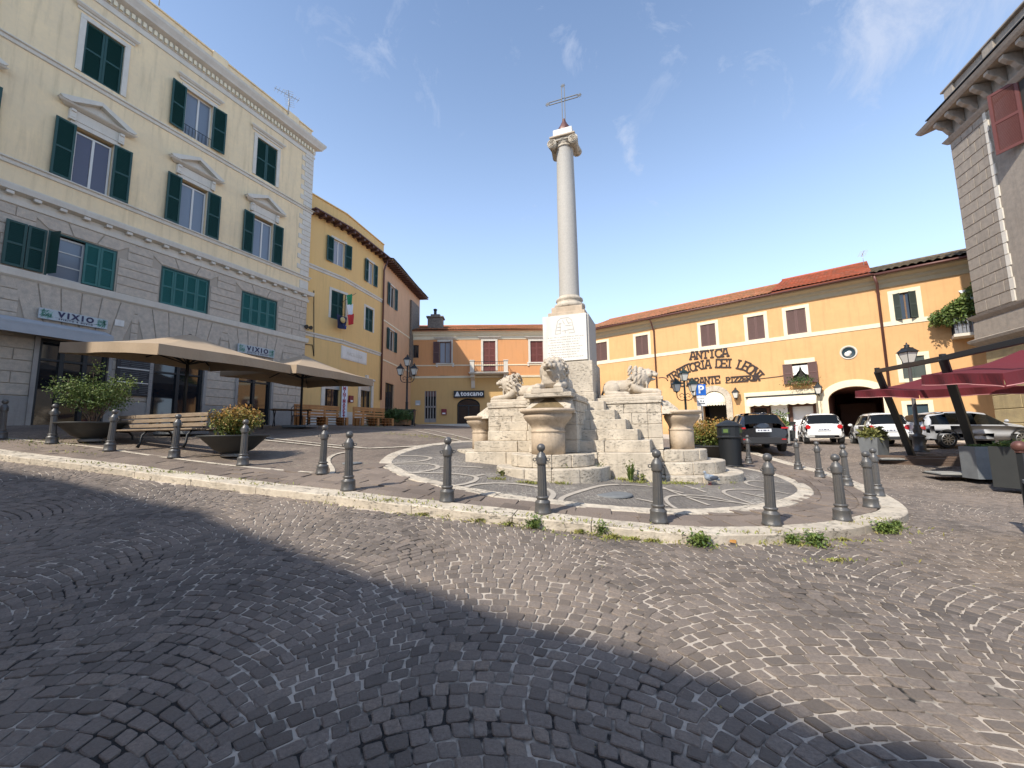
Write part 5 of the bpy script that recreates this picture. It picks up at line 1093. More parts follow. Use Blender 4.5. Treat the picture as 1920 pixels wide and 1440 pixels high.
for k in range(4):  # k=0 front (-y), 1 right (+x), 2 back, 3 left
    mb = MB(); w = .6; yE = 2.45
    for i, (z0, z1) in enumerate(((1.06, 1.36), (1.36, 1.72), (1.72, 2.02), (2.02, 2.27))):
        o_ = .0; blocks_row(mb, -w, w, -yE+o_, -yE+.35, z0, z1-.004, 2 if i % 2 else 3)
        for s in (-1, 1):
            c_ = np.linspace(-yE+.35, -.9, 3 if i % 2 else 4)
            for a, b in zip(c_, c_[1:]): e = RNG.uniform(-.004, .004); mb.box(min(s*w+e, s*(w-.3)), max(s*w+e, s*(w-.3)), a+.004, b-.004, z0, z1-.004)
    mb.box(-w+.05, w-.05, -yE+.1, -.8, 1.06, 2.26); o = mb.build('arm_block', T, R, bevel=.012); place_arm(o, k)
    mb = MB(); mb.box(-w-.03, w+.03, -yE-.02, -.74, 2.27, 2.345); mb.box(-w+.03, w-.03, -yE-(.42 if k == 0 else .06), -.74, 2.345, 2.45); 
    mb.build('arm_capping', T, o, bevel=.015)
    mb = MB(); mb.add([(-.58, -2.46, 1.98), (.58, -2.46, 1.98), (.50, -2.46, 2.34), (-.50, -2.46, 2.34), (-.56, -2.86, 1.98), (.56, -2.86, 1.98), (.54, -2.86, 2.10), (-.54, -2.86, 2.10), (-.30, -2.62, 2.34), (.30, -2.62, 2.34)], [(3, 2, 9, 8), (8, 9, 6, 7), (4, 7, 6, 5), (0, 3, 8, 7, 4), (1, 5, 6, 9, 2)]); sp_ = mb.build('splash_stone', T, o, bevel=.012)
    MB().add([(-.40, -2.868, 2.11), (.40, -2.868, 2.11), (.10, -2.64, 2.335), (-.10, -2.64, 2.335), (-.40, -2.868, 2.07), (.40, -2.868, 2.07), (.10, -2.60, 2.30), (-.10, -2.60, 2.30)], [(0, 1, 2, 3), (0, 4, 5, 1), (1, 5, 6, 2), (0, 3, 7, 4), (2, 6, 7, 3)]).build('mossy_patch', M['moss_stone'], sp_, bevel=.008)
    c_ = (0, -2.84, 0); mb = MB()
    mb.lathe([(.0, 1.05), (.385, 1.05), (.385, 1.52), (.375, 1.535), (.40, 1.55), (.40, 1.58), (.37, 1.60), (.385, 1.66), (.43, 1.73), (.50, 1.80), (.55, 1.87), (.565, 1.92), (.54, 1.955), (.60, 1.985), (.635, 2.0), (.64, 2.05), (.60, 2.065), (.50, 2.03), (.42, 1.95), (.0, 1.92)], c_, n=40); mb.v = [(x, y if y < -2.84 else -2.84+(y+2.84)*.6, z) for x, y, z in mb.v]
    b_ = mb.build('basin', M['travertine_dark'], R); place_arm(b_, k)
    mb = MB(); mb.lathe([(.001, 1.99), (.47, 1.99)], c_, n=30); w_ = mb.build('water', M['glass_dark'], b_)
    # round slabs below the basin
    spec = [(1.32, .0, .785), (.98, .79, 1.055)] if k == 0 else [(1.86, .0, .50), (1.47, .5, .78), (1.07, .78, 1.055)] if k == 1 else [(1.2, .5, 1.055)]
    for r_, z0, z1 in spec:
        mb = MB(); n = 7
        for i in range(n):
            a0 = PI + PI*i/n; a1 = PI + PI*(i+1)/n; m_ = 7; e = RNG.uniform(-.012, .012)
            pr_ = [((r_+e)*math.cos(a0+(a1-a0)*(t+(.03 if t == 0 else -.03 if t == m_ else 0))/m_), -2.45+(r_+e)*math.sin(a0+(a1-a0)*(t+(.03 if t == 0 else -.03 if t == m_ else 0))/m_)) for t in range(m_+1)] + [((a_ := (a0+a1)/2, .15*math.cos(a_))[1], -2.45+.15*math.sin((a0+a1)/2))]
            mb.prism(pr_, lambda u, v, d: (u, v, d), z0, z1+RNG.uniform(-.004, .004))
        mb.box(-r_+.05, r_-.05, -2.45, -2.0, z0, z1-.004); s_ = mb.build('round_step', T, R, bevel=.018, seg=2); place_arm(s_, k)
# pedestal
mb = MB(); mb.box(-.75, .75, -.75, .75, 2.1, 2.62); mb.box(-.73, .73, -.73, .73, 2.625, 3.50); mb.build('lower_pedestal', T, R, bevel=.012)
mb = MB(); mb.box(-.66, .66, -.64, .66, 3.50, 4.86); up = mb.build('upper_pedestal', M['granite'], R, bevel=.01)
pt = MB().box(-.665, .60, -.70, -.645, 3.54, 4.87).build('inscription_slab', M['marble'], R, bevel=.004)
mb = MB(); rn = random.Random(11)
INS = ['ANNO DOMINI', 'COLVMNAM HANC', 'FONTIS ORNAMENTVM', 'CIVES', 'POSVERVNT']
for r in range(9):
    z = 4.22-r*.073; x = -.52 + (r % 3)*.03
    while x < .47-(r % 4)*.05:
        l = rn.uniform(.02, .07); mb.box(x, x+l, -.7015, -.6995, z, z+.016)
        if rn.random() < .5: mb.box(x, x+.006, -.7015, -.6995, z+.016, z+.026)
        x += l+rn.uniform(.008, .03)
mb.build('worn_inscription', M['engrave'], pt)
mb = MB()
def eng(a, b, w=.012): mb.bar((a[0], -.701, a[1]), (b[0], -.701, b[1]), w, .004, up=(0, 1, 0))
for a, b in [((-.30,4.33),(-.22,4.70)),((.26,4.33),(.19,4.70)),((-.30,4.33),(-.14,4.33)),((.10,4.33),(.26,4.33)),((-.22,4.70),(-.12,4.78)),((.19,4.70),(.1,4.78)),((-.12,4.78),(.1,4.78)),((-.2,4.62),(-.1,4.62)),((-.24,4.52),(-.12,4.52)),((-.26,4.43),(-.13,4.43)),((.08,4.62),(.18,4.62)),((.0,4.55),(.2,4.55)),((.1,4.43),(.24,4.43)),((-.1,4.40),(.1,4.42)),((-.15,4.66),(-.15,4.34)),((.03,4.74),(.1,4.6)),((-.08,4.72),(-.02,4.6)),((0,4.4),(0,4.33))]: eng(a, b)
mb.build('carved_crest', M['engrave'], pt)
mb = MB(); mb.box(-.545, .545, -.545, .545, 4.865, 5.02); mb.box(-.46, .46, -.46, .46, 5.022, 5.20); mb.build('column_plinth', M['travertine_dark'], R, bevel=.02, seg=2)
zt = 10.42; mb = MB(); mb.lathe([(.0, 5.19), (.44, 5.2), (.47, 5.26), (.46, 5.33), (.40, 5.36), (.375, 5.40), (.385, 5.44), (.41, 5.47), (.40, 5.52), (.335, 5.55), (.32, 5.60)], n=40); mb.build('column_base', M['travertine'], R)
MB().lathe([(.31, 5.60), (.302, 5.9), (.30, 7.2), (.285, 8.8), (.262, zt-.05), (.275, zt)], n=48).build('column_shaft', M['granite'], R)
mb = MB(); mb.lathe([(.262, zt-.02), (.30, zt), (.30, zt+.05), (.27, zt+.07), (.34, zt+.16), (.36, zt+.2)], n=32)
for s in (-1, 1):
    mb.tube([(s*.335, -.36, zt+.09), (s*.335, -.15, zt+.09), (s*.335, 0, zt+.09), (s*.335, .15, zt+.09), (s*.335, .36, zt+.09)], [.15, .12, .10, .12, .15], n=20)
    for y in (-.37, .37):
        for r_ in (.11, .065, .025): mb.tube([(s*.335+r_*math.cos(t), y, zt+.09+r_*math.sin(t)) for t in np.linspace(0, 2*PI, 15)], .016, n=6)
mb.box(-.34, .34, -.34, .34, zt+.15, zt+.235); mb.build('capital', M['travertine'], R, bevel=.008)
MB().box(-.40, .40, -.40, .40, zt+.235, zt+.30).build('abacus', M['travertine_dark'], R, bevel=.015); MB().box(-.30, .30, -.30, .30, zt+.30, zt+.56).build('cap_block', M['marble'], R, bevel=.01)
mb = MB(); mb.lathe([(.22, zt+.56), (.24, zt+.62), (.20, zt+.75), (.12, zt+.88), (.06, zt+1.0), (.03, zt+1.1)], n=20, flute=.25, fn=8); mb.build('rusty_finial', M['brown_metal'], R)
mb = MB(); zx = zt+1.05; zc_ = zx+.72; ztop = zx+1.16
for s in (-.045, .045): mb.bar((s, 0, zx-.05), (s, 0, ztop), .022)
for s in (-.045, .045):
    for q in (-1, 1): mb.bar((q*.03, 0, zc_+s), (q*.47, 0, zc_+s), .022)
mb.tube([(.06*math.cos(t), 0, zc_+.06*math.sin(t)) for t in np.linspace(0, 2*PI, 13)], .012, n=6)
for c_ in ((-.52, zc_), (.52, zc_), (0, ztop+.06)):
    for t in range(4): a_ = t*PI/4; mb.bar((c_[0]-.075*math.cos(a_), 0, c_[1]-.075*math.sin(a_)), (c_[0]+.075*math.cos(a_), 0, c_[1]+.075*math.sin(a_)), .016)
mb.build('iron_cross', M['black_metal'], R)
# ============================================================ lions
def lion_mesh():
    mb = MB(); B_ = mb.ball; Tb = mb.tube
    B_((0, .18, .25), 1, 20, sx=.21, sy=.52, sz=.20); B_((0, -.22, .30), 1, 20, sx=.24, sy=.32, sz=.28); B_((0, .45, .26), 1, 18, sx=.20, sy=.27, sz=.20)
    for s in (-1, 1):
        B_((s*.17, .46, .20), 1, 18, sx=.12, sy=.25, sz=.20); Tb([(s*.24, .62, .08), (s*.27, .42, .06), (s*.27, .18, .055), (s*.26, .06, .05)], [.08, .065, .06, .065], n=12)
        B_((s*.26, .04, .055), 1, 12, sx=.07, sy=.10, sz=.055)
        Tb([(s*.17, -.12, .30), (s*.21, -.26, .16), (s*.23, -.45, .10), (s*.235, -.70, .09)], [.13, .11, .085, .075], n=14); B_((s*.235, -.76, .08), 1, 14, sx=.095, sy=.13, sz=.08)
        for t in range(4): B_((s*.235+(t-1.5)*.046, -.865, .065), 1, 10, sx=.028, sy=.045, sz=.045)
        B_((s*.15, -.42, .71), 1, 10, sx=.04, sy=.03, sz=.055); B_((s*.07, -.655, .645), 1, 10, sx=.05, sy=.04, sz=.028); B_((s*.105, -.60, .55), 1, 12, sx=.06, sy=.09, sz=.075)
        B_((s*.045, -.76, .535), 1, 12, sx=.055, sy=.07, sz=.045)
    B_((0, -.35, .46), 1, 20, sx=.27, sy=.27, sz=.29); B_((0, -.52, .57), 1, 18, sx=.155, sy=.18, sz=.155); B_((0, -.68, .565), 1, 16, sx=.085, sy=.14, sz=.065)
    B_((0, -.815, .575), 1, 12, sx=.045, sy=.03, sz=.028); B_((0, -.66, .43), 1, 14, sx=.075, sy=.11, sz=.038); B_((0, -.55, .42), 1, 12, sx=.10, sy=.10, sz=.08)
    Tb([(0, -.55, .70), (0, -.66, .635), (0, -.78, .60)], [.05, .045, .035], n=10)
    rn = random.Random(4)
    for lay, (r0, yo, ln, nn) in enumerate(((.165, -.50, .20, 15), (.22, -.40, .26, 17), (.265, -.28, .28, 17), (.27, -.14, .24, 13))):
        for i in range(nn):
            a = -PI*.5 + (i+.5*(lay % 2)-(nn-1)/2)/nn*2*PI*.93 + PI
            ca, sa = math.cos(a), math.sin(a); c0 = np.array([ca*r0, yo, .52+sa*r0*1.05]); pts = []
            for t in np.linspace(0, 1, 6):
                wv_ = .028*math.sin(t*6+i*1.3); out_ = .045*math.sin(t*PI)
                p = c0 + np.array([ca*(out_+.02*t) - sa*wv_, .12*t*ln/.25+.01, sa*(out_+.02*t)+ca*wv_ - ln*t*(.55+.25*max(0, -sa))]); p[2] = max(p[2], .05); p[0] = max(-.30, min(.30, p[0])); pts.append(p)
            Tb(pts, [.030, .040, .038, .032, .024, .012], n=8)
    for i in range(9):
        x = -.16+.04*i; Tb([(x, -.50, .38), (x*1.1, -.53, .28), (x*1.05+.012*math.sin(i), -.52, .18), (x, -.47, .10)], [.035, .032, .026, .014], n=8)
    Tb([(.0, .70, .18), (.12, .78, .07), (.30, .70, .045), (.345, .45, .045), (.34, .28, .05)], [.04, .03, .028, .03, .045], n=10)
    mb.box(-.36, .36, -.90, .80, -.07, .025)
    o = mb.build('tmp', M['carved']); md_ = o.modifiers.new('r', 'REMESH'); md_.mode = 'VOXEL'; md_.voxel_size = .0125; sm = o.modifiers.new('s', 'SMOOTH'); sm.factor = .5; sm.iterations = 1
    dg = bpy.context.evaluated_depsgraph_get(); me = bpy.data.meshes.new_from_object(o.evaluated_get(dg)); bpy.data.objects.remove(o)
    me.polygons.foreach_set('use_smooth', [True]*len(me.polygons)); return me
LM = lion_mesh(); LM.name = 'lion'
LABS = ['front stone lion facing the viewer above the nearest basin', 'right-hand stone lion in profile facing the trattoria', 'stone lion at the back of the fountain, hidden by the pedestal', 'left-hand stone lion in profile facing the palazzo']
for k in (0, 1, 3):
    o = bpy.data.objects.new('lion_statue', LM); COL.objects.link(o); a = k*PI/2; d = (1.93 if k == 0 else 1.6); lx, ly = (d*math.sin(a), -d*math.cos(a)); p = FO.w(lx, ly, 2.515); o.location = p; o.rotation_euler.z = FO.rz + a; o.scale = (1.08, 1.05, 1.08) if k == 0 else (1.05, .97, 1.04); tag(o, LABS[k], 'statue', 'stone lions of the fountain')
o = MB().tube([(0, 0, 0), (0, -.1, .01), (0, -.2, -.02), (0, -.24, -.10)], .014, n=8).build('spout_pipe', M['brown_metal']); o.location = FO.w(2.42, 0, 2.99); o.rotation_euler.z = FO.rz+PI/2; tag(o, 'thin bent water pipe in the mouth of the right lion', 'pipe')
# ============================================================ bollards
def bollard_proto():
    r = empty('bollard'); 
    MB().lathe([(0, 0), (.128, 0), (.13, .03), (.118, .045), (.112, .15), (.118, .165), (.105, .18), (.082, .20), (.082, .215), (.095, .225), (.095, .245), (.075, .255)], n=24, flute=.05, fn=8).build('base', M['cast_iron'], r)
    mb = MB(); mb.lathe([(.070, .25), (.062, .70)], n=48, flute=.16, fn=12); mb.lathe([(.062, .70), (.07, .705), (.078, .72), (.075, .74), (.078, .80), (.072, .825), (.06, .84), (.055, .86), (.035, .875), (.03, .895)], n=24); mb.build('shaft', M['cast_iron'], r)
    MB().ball((0, 0, .945), .062, 22).lathe([(.028, .885), (.04, .9), (.03, .91)], n=16).build('ball_top', M['cast_iron'], r)
    for s in (-1, 1): MB().tube([(s*.075, 0, .775), *[(s*(.098+.022*math.cos(t)), 0, .775+.022*math.sin(t)) for t in np.linspace(PI, -PI*.9, 10)]], .008, n=6).build('chain_eye', M['cast_iron'], r)
    return r
bp = bollard_proto()
BPX = [(1,823),(97,832),(205,846),(326,859),(455,873),(604,889),(653,920),(838,941),(1018,963),(1235,980),(1447,985),(1580,976.6),(1634,952),(1646,930),(1589,911),(1537.5,895),(1497,880.6),(1404,869)]
BL = ['leftmost bollard, cut by the photo edge', 'bollard left of the bowl planter with the airy green shrub', 'bollard at the left end of the slatted bench', 'bollard at the right end of the slatted bench', 'bollard in front of the bowl planter with the reddish shrub', 'bollard on the thin white line, left of a nearer one', 'bollard where the white line ends, right of its farther neighbour',
 'bollard in front of the left edge of the marble ring', 'bollard standing directly in front of the front basin', 'bollard in front of the stair blocks, right of the front basin', 'nearest bollard on the right bend of the kerb', 'bollard at the right bend beside the nearest one', 'outermost bollard on the right tip of the kerb', 'bollard half hidden behind the outermost tip bollard', 'third bollard back along the right kerb', 'bollard on the right kerb below the white hatchback', 'bollard on the right kerb in front of the parked cars', 'far bollard beside the black litter bin']
for i, (px, py) in enumerate(BPX):
    o = bp if i == 0 else copy_tree(bp); p = gp(px, py, .0)
    if i in (13,): pass
    o.location = Vector(p); o.rotation_euler = (rad(random.uniform(-1.6, 1.6)), rad(random.uniform(-1.6, 1.6)), random.uniform(-.2, .2)); tag(o, BL[i], 'bollard', 'cast iron bollards round the piazza')
# ============================================================ vegetation
def leaves(name, pts, size, m_, parent, elong=2.0, tones=None, up=.3, flat=0):
    pts = np.asarray(pts); n = len(pts); d = RNG.normal(size=(n, 3)); d[:, 2] = d[:, 2]*(1-flat) + up; d /= np.linalg.norm(d, axis=1)[:, None]
    r = np.cross(d, RNG.normal(size=(n, 3))); r /= np.linalg.norm(r, axis=1)[:, None]; s = size*RNG.uniform(.6, 1.4, (n, 1)); w = s/elong
    V = np.stack([pts, pts + d*s*.5 + r*w*.5, pts + d*s + np.array([0, 0, -.15])*s, pts + d*s*.5 - r*w*.5], 1).reshape(-1, 3)
    return npmesh(name, V, np.arange(4*n).reshape(n, 4), m_, parent, col=RNG.random(n) if tones is None else tones)
def shrub(name, base, rz, lab, cat, stems, H, Wd, nl, leafm, size, parent=None, group=None, sh='airy', cl=26, zoff=0):
    r = empty(name, base, rz, lab, cat, group) if parent is None else parent
    mb = MB(); tips = []; P = []
    for i in range(stems):
        a = 2*PI*i/stems + RNG.uniform(-.4, .4); rr = Wd*RNG.uniform(.15, 1)**.7; tip = np.array([rr*math.cos(a), rr*math.sin(a), H*RNG.uniform(.6, 1)*(1-.25*(rr/Wd)**2)]); st = np.array([.06*math.cos(a), .06*math.sin(a), zoff])
        mid = st*.5 + tip*.5*np.array([.55, .55, 1.05]); pth = [st*(1-t)**2 + 2*mid*t*(1-t) + tip*t*t + RNG.normal(0, .012, 3) for t in np.linspace(0, 1, 7)]; mb.tube(pth, [.012*(1-.7*k/6) for k in range(7)], n=5)
        k0 = 4 if sh == 'airy' else 2
        for p in pth[k0:]:
            for _ in range(3): P.append(p + RNG.normal(0, Wd*.10, 3)); 
        tips.append(tip)
    P = np.array(P); c = P[RNG.integers(0, len(P), nl)]; pts = c + RNG.normal(0, 1, (nl, 3))*np.array([Wd*.11, Wd*.11, H*.06]); pts = pts[pts[:, 2] > zoff+H*.02]
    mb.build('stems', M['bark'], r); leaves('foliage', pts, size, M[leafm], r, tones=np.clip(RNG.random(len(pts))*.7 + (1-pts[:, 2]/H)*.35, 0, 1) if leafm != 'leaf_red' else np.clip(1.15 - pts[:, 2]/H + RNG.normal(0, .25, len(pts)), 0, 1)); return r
def bowl(px, py, Y, lab, rad_=.62, h=.42):
    p = at(px, py, Y); z = float(g(p[0], p[1])); r = empty('planter_bowl', (p[0], p[1], z), 0, lab, 'planter', 'large round bowl planters')
    MB().lathe([(0, 0), (.26, 0), (.28, .05), (.20, .08)], n=28).build('foot', M['planter_concrete'], r)
    MB().lathe([(.0, .08), (.22, .08), (.40, .16), (.53, .30), (rad_-.05, h), (rad_, h+.01), (rad_+.02, h+.045), (rad_-.04, h+.05), (rad_-.08, h-.02), (0, h-.03)], n=44).build('bowl', M['planter_dark'], r)
    MB().lathe([(0, h-.005), (rad_-.10, h-.015)], n=24).build('soil', M['soil'], r); return r, (p[0], p[1], z+h-.02)
# three bowls
_, b1 = bowl(172, 828, 11.0, 'bowl planter holding the tall airy green shrub, left of the bench', .74, .46)
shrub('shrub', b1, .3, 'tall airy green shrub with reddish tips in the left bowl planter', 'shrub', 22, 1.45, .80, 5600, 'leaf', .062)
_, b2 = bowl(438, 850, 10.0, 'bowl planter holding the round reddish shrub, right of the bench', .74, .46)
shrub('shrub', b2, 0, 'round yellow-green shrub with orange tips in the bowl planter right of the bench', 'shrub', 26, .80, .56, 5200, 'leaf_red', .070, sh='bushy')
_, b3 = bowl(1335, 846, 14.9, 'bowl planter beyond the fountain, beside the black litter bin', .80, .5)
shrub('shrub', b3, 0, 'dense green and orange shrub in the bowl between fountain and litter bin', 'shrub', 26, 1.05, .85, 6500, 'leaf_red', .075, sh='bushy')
_, b4 = bowl(1290, 838, 16.6, 'low bowl planter partly hidden behind the right basin', .62, .45); shrub('shrub', b4, 0, 'low green shrub half hidden behind the right basin', 'shrub', 18, .85, .55, 3500, 'leaf', .07, sh='bushy')
def tuft(p, H, Wd, n, m_, r):
    V = []; Fq = []; 
    for i in range(n):
        a = RNG.uniform(0, 2*PI); l = H*RNG.uniform(.5, 1); o = RNG.uniform(0, Wd*.25); lean = RNG.uniform(.2, 1)*Wd; b = np.array([o*math.cos(a), o*math.sin(a), 0]); t = np.array([lean*math.cos(a), lean*math.sin(a), l]); m2 = b*.5+t*.5+np.array([0, 0, l*.22]); w = np.array([-math.sin(a), math.cos(a), 0])*l*.055
        k = len(V); V += [b-w, b+w, m2+w*1.1, m2-w*1.1, t, t]; Fq += [(k, k+1, k+2, k+3), (k+3, k+2, k+4, k+5)]
    return npmesh('blades', V, Fq, M[m_], r, col=RNG.random(len(Fq)))
# weeds along the kerb
WEEDS = [(130,858,.06,.13,60),(187,880,.07,.16,80),(258,889,.12,.10,70),(305,896,.10,.2,110),(335,899,.08,.14,80),(430,912,.07,.22,110),(498,921,.17,.10,60),(640,943,.07,.10,50),(698,950,.17,.13,80),(735,954,.16,.15,90),(758,957,.14,.13,80),
 (795,966,.10,.15,80),(845,970,.17,.18,110),(900,978,.12,.16,90),(958,984,.13,.22,120),(1003,990,.24,.17,130),(1060,994,.12,.09,60),(1090,1000,.13,.14,80),(1128,1003,.24,.14,110),(1150,1010,.12,.13,70),(1185,1012,.08,.12,60),(1222,1016,.08,.12,60),
 (1313,1024,.26,.22,120),(1430,1018,.17,.10,50),(1485,1020,.20,.15,110),(1530,1024,.26,.16,140),(1583,1014,.08,.09,40),(1662,1000,.26,.20,150),(1680,990,.20,.15,90),(1565,1052,.06,.1,40),(700,890,.0,.0,0)]
wn = ['low', 'spreading', 'spiky', 'leafy', 'straggly']
for i, (px, py, H, Wd, n) in enumerate(WEEDS):
    if not n: continue
    p = gp(px, py, -KH-.005); r = empty('weed', p, 0, f'{wn[i % 5]} green weed growing at the foot of the pale kerb, at the road edge', 'weed', 'weeds growing along the kerb'); 
    r['label'] = f'{wn[i % 5]} green weed clump at the foot of the pale kerb, number {i+1} from the left'
    H *= .62; Wd *= .7; tuft(p, H, Wd, n, 'leaf' if H > .1 else 'grass', r)
    if H > .12: leaves('leaves', RNG.normal(0, 1, (n*3, 3))*np.array([Wd*.5, Wd*.5, H*.25]) + [0, 0, H*.45], H*.33, M['leaf'], r, elong=2.6)
    else: leaves('leaves', np.abs(RNG.normal(0, 1, (n*2, 3)))*np.array([1, 1, 1])*[Wd*.7, Wd*.25, H*.3]*np.where(RNG.random((n*2, 3)) < .5, -1, 1)*[1, 1, 0] + [0, 0, H*.3], .035, M['grass'], r)
# ground cover: thin grass in joints, near the fountain foot and the kerb
P = []
for px, py, rx, n in [(960,962,60,500),(860,972,60,500),(430,911,90,400),(1200,1012,80,240),(590,935,120,300)]:
    for _ in range(n): q = gp(px+RNG.normal(0, rx*.5), py+RNG.normal(0, 4), -KH-.005) if False else None
base_pts = []
for (px, py, H, Wd, n) in WEEDS[:-1]:
    c_ = gp(px, py, -KH); base_pts += [c_ + np.array([RNG.normal(0, .35), RNG.normal(0, .05), .0]) for _ in range(60)]
for px, py in [(470,899),(1170,898),(1290,905),(1000,905),(1050,905),(935,897),(985,903),(1080,900),(1130,893),(1195,903),(1240,905),(1270,905),(1360,903)][1:]:
    c_ = gp(px, py+2, 0); base_pts += [c_ + np.array([RNG.normal(0, .10), RNG.normal(0, .03), 0]) for _ in range(110)]
for px, py in [(700,800),(760,815),(830,822),(800,818),(60,828),(105,833),(1250,905)]:
    c_ = gp(px, py, 0); base_pts += [c_ + np.array([RNG.normal(0, .6), RNG.normal(0, .3), 0]) for _ in range(120)]
base_pts = np.array(base_pts); zz = g(base_pts[:, 0], base_pts[:, 1]); base_pts[:, 2] = np.where(inpoly(base_pts[:, 0], base_pts[:, 1], PLAZA), zz, zz-KH-.01)
o = leaves('grass', base_pts, .06, M['grass'], None, elong=4, up=1.2); tag(o, 'thin grass in the gutters and paving joints', kind='stuff')
P = np.c_[RNG.uniform(-5, 5, 1500), RNG.uniform(1.5, 6, 1500)]; nn = np.sin(P[:, 0]*2.1+P[:, 1]*3.3)*np.sin(P[:, 0]*5.1-P[:, 1]*2.7); P = P[nn > .72]; P = np.c_[P, g(P[:, 0], P[:, 1])-KH-.008]
o = leaves('moss', P, .018, M['grass'], None, elong=2, up=.6); tag(o, 'specks of moss between the near cobbles', kind='stuff')
for i, (px, py, H) in enumerate([(940,884,.12),(1118-8,893,.0),(1058,892,.30),(1085,893,.22),(1000-72,890,.0),(1090+35,890,.35),(1183,895,.42),(1205,896,.2),(1060-5,900,.0)]):
    if not H: continue
    p = gp(px, py+8, 0); r = empty('weed', p, 0, 'green weeds sprouting at the foot of the fountain steps', 'weed', 'weeds at the fountain foot'); tuft(p, H, H*.35, 40, 'leaf', r); leaves('leaves', RNG.normal(0, 1, (90, 3))*[.05, .03, H*.25] + [0, 0, H*.5], .05, M['leaf_olive'], r)
# hedge box by the litter bins
p = at(732, 812, 26.0); z = float(g(p[0], p[1])); hg = empty('hedge_planter', (p[0], p[1], z), rad(-20), 'long low planter of spiky dark green leaves beside the wheeled bins', 'hedge'); MB().box(-1.5, 1.3, -.35, .35, 0, .35).build('trough', M['wood'], hg, bevel=.01)
P = np.c_[RNG.uniform(-1.6, 1.4, 5200), RNG.uniform(-.45, .4, 5200), RNG.uniform(.28, .85, 5200)]; P[:, 2] += .12*np.sin(P[:, 0]*5); leaves('foliage', P, .20, M['leaf_dark'], hg, elong=5, up=.4)
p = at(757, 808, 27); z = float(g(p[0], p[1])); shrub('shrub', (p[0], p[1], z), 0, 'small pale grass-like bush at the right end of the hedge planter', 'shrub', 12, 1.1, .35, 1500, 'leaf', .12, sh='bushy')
# plants on the balcony
ozr_, a0_, z0_, wv_ = BALC; bp_ = empty('balcony_plants', ozr_.w(a0_+.2, -.5, z0_-.05), ozr_.rz, 'bushy climbing plant spilling over the small white balcony', 'plant')
P = []
for k in range(5200):
    t = RNG.uniform(0, 1); x = -.9+2.2*t; ztop = 1.0+1.55*min(1, max(0, (t-.10)*1.5))**.8 + .12*math.sin(9*t); P.append((x+RNG.normal(0, .06), RNG.normal(-.15, .28), .55+(ztop-.55)*RNG.uniform(0, 1)**.8 if t > .22 else 1.0+RNG.normal(0, .16)+.15*t))
leaves('foliage', P, .15, M['leaf'], bp_, elong=1.8); MB().box(.9, 1.9, -.55, -.3, .8, 1.05).build('flower_box', M['terracotta_red'], bp_)
p2_ = Bf.p(1501, 716, .2); fb = empty('window_box', Bf.w(p2_[0], -.28, p2_[1]-.05), Bf.rz, 'window box of trailing plants below the lace-curtained window', 'window box'); MB().box(-.5, .5, -.12, .12, -.1, .08).build('box', M['wood'], fb); leaves('foliage', RNG.normal(0, 1, (700, 3))*[.36, .1, .15]+[0, -.05, .10], .10, M['leaf_dark'], fb); leaves('trailing_leaves', RNG.normal(0, 1, (90, 3))*[.3, .05, .25]+[0, -.12, -.25], .08, M['leaf_red'], fb)
# ============================================================ slatted bench
def put(px, py, Y, off=0): p = at(px, py, Y); return (float(p[0]), float(p[1]), float(g(p[0], p[1]))+off)
c_ = at(300, 830, 10.6); A_, B_ = at(213, 832, 11.4), at(385, 845, 10.1)
mid = (A_+B_)/2; rzb = math.atan2(B_[1]-A_[1], B_[0]-A_[0]); Lb = float(np.hypot(*(B_-A_)[:2]))
be = empty('bench', (mid[0], mid[1], float(g(mid[0], mid[1]))), rzb, 'double-sided slatted wooden bench with dark iron legs between two bowl planters', 'bench')
for nm, rows_ in (('seat', [(-.30, .44), (-.19, .435), (-.08, .43), (.10, .43), (.21, .435), (.32, .44)]),):
    mb = MB(); [mb.box(-Lb/2, Lb/2, y-.048, y+.048, z-.02, z+.02) for y, z in rows_]; mb.build('seat', M['bench_wood'], be, bevel=.008)
mb = MB()
for z, y in ((.55, .0), (.68, .01), (.80, .02)): mb.box(-Lb/2, Lb/2, y-.02, y+.02, z-.048, z+.048)
mb.build('backrest', M['bench_wood'], be, bevel=.008)
for x in (-Lb/2+.15, 0, Lb/2-.15):
    for s in (-1, 1): MB().tube([(x, s*.42, 0), (x, s*.36, .12), (x, s*.34, .30), (x, s*.25, .40), (x, s*.05, .42)], [.04, .028, .026, .028, .03], n=8).build('leg', M['black_metal'], be)
    MB().bar((x, 0, .40), (x, .03, .84), .04).build('back_support', M['black_metal'], be)
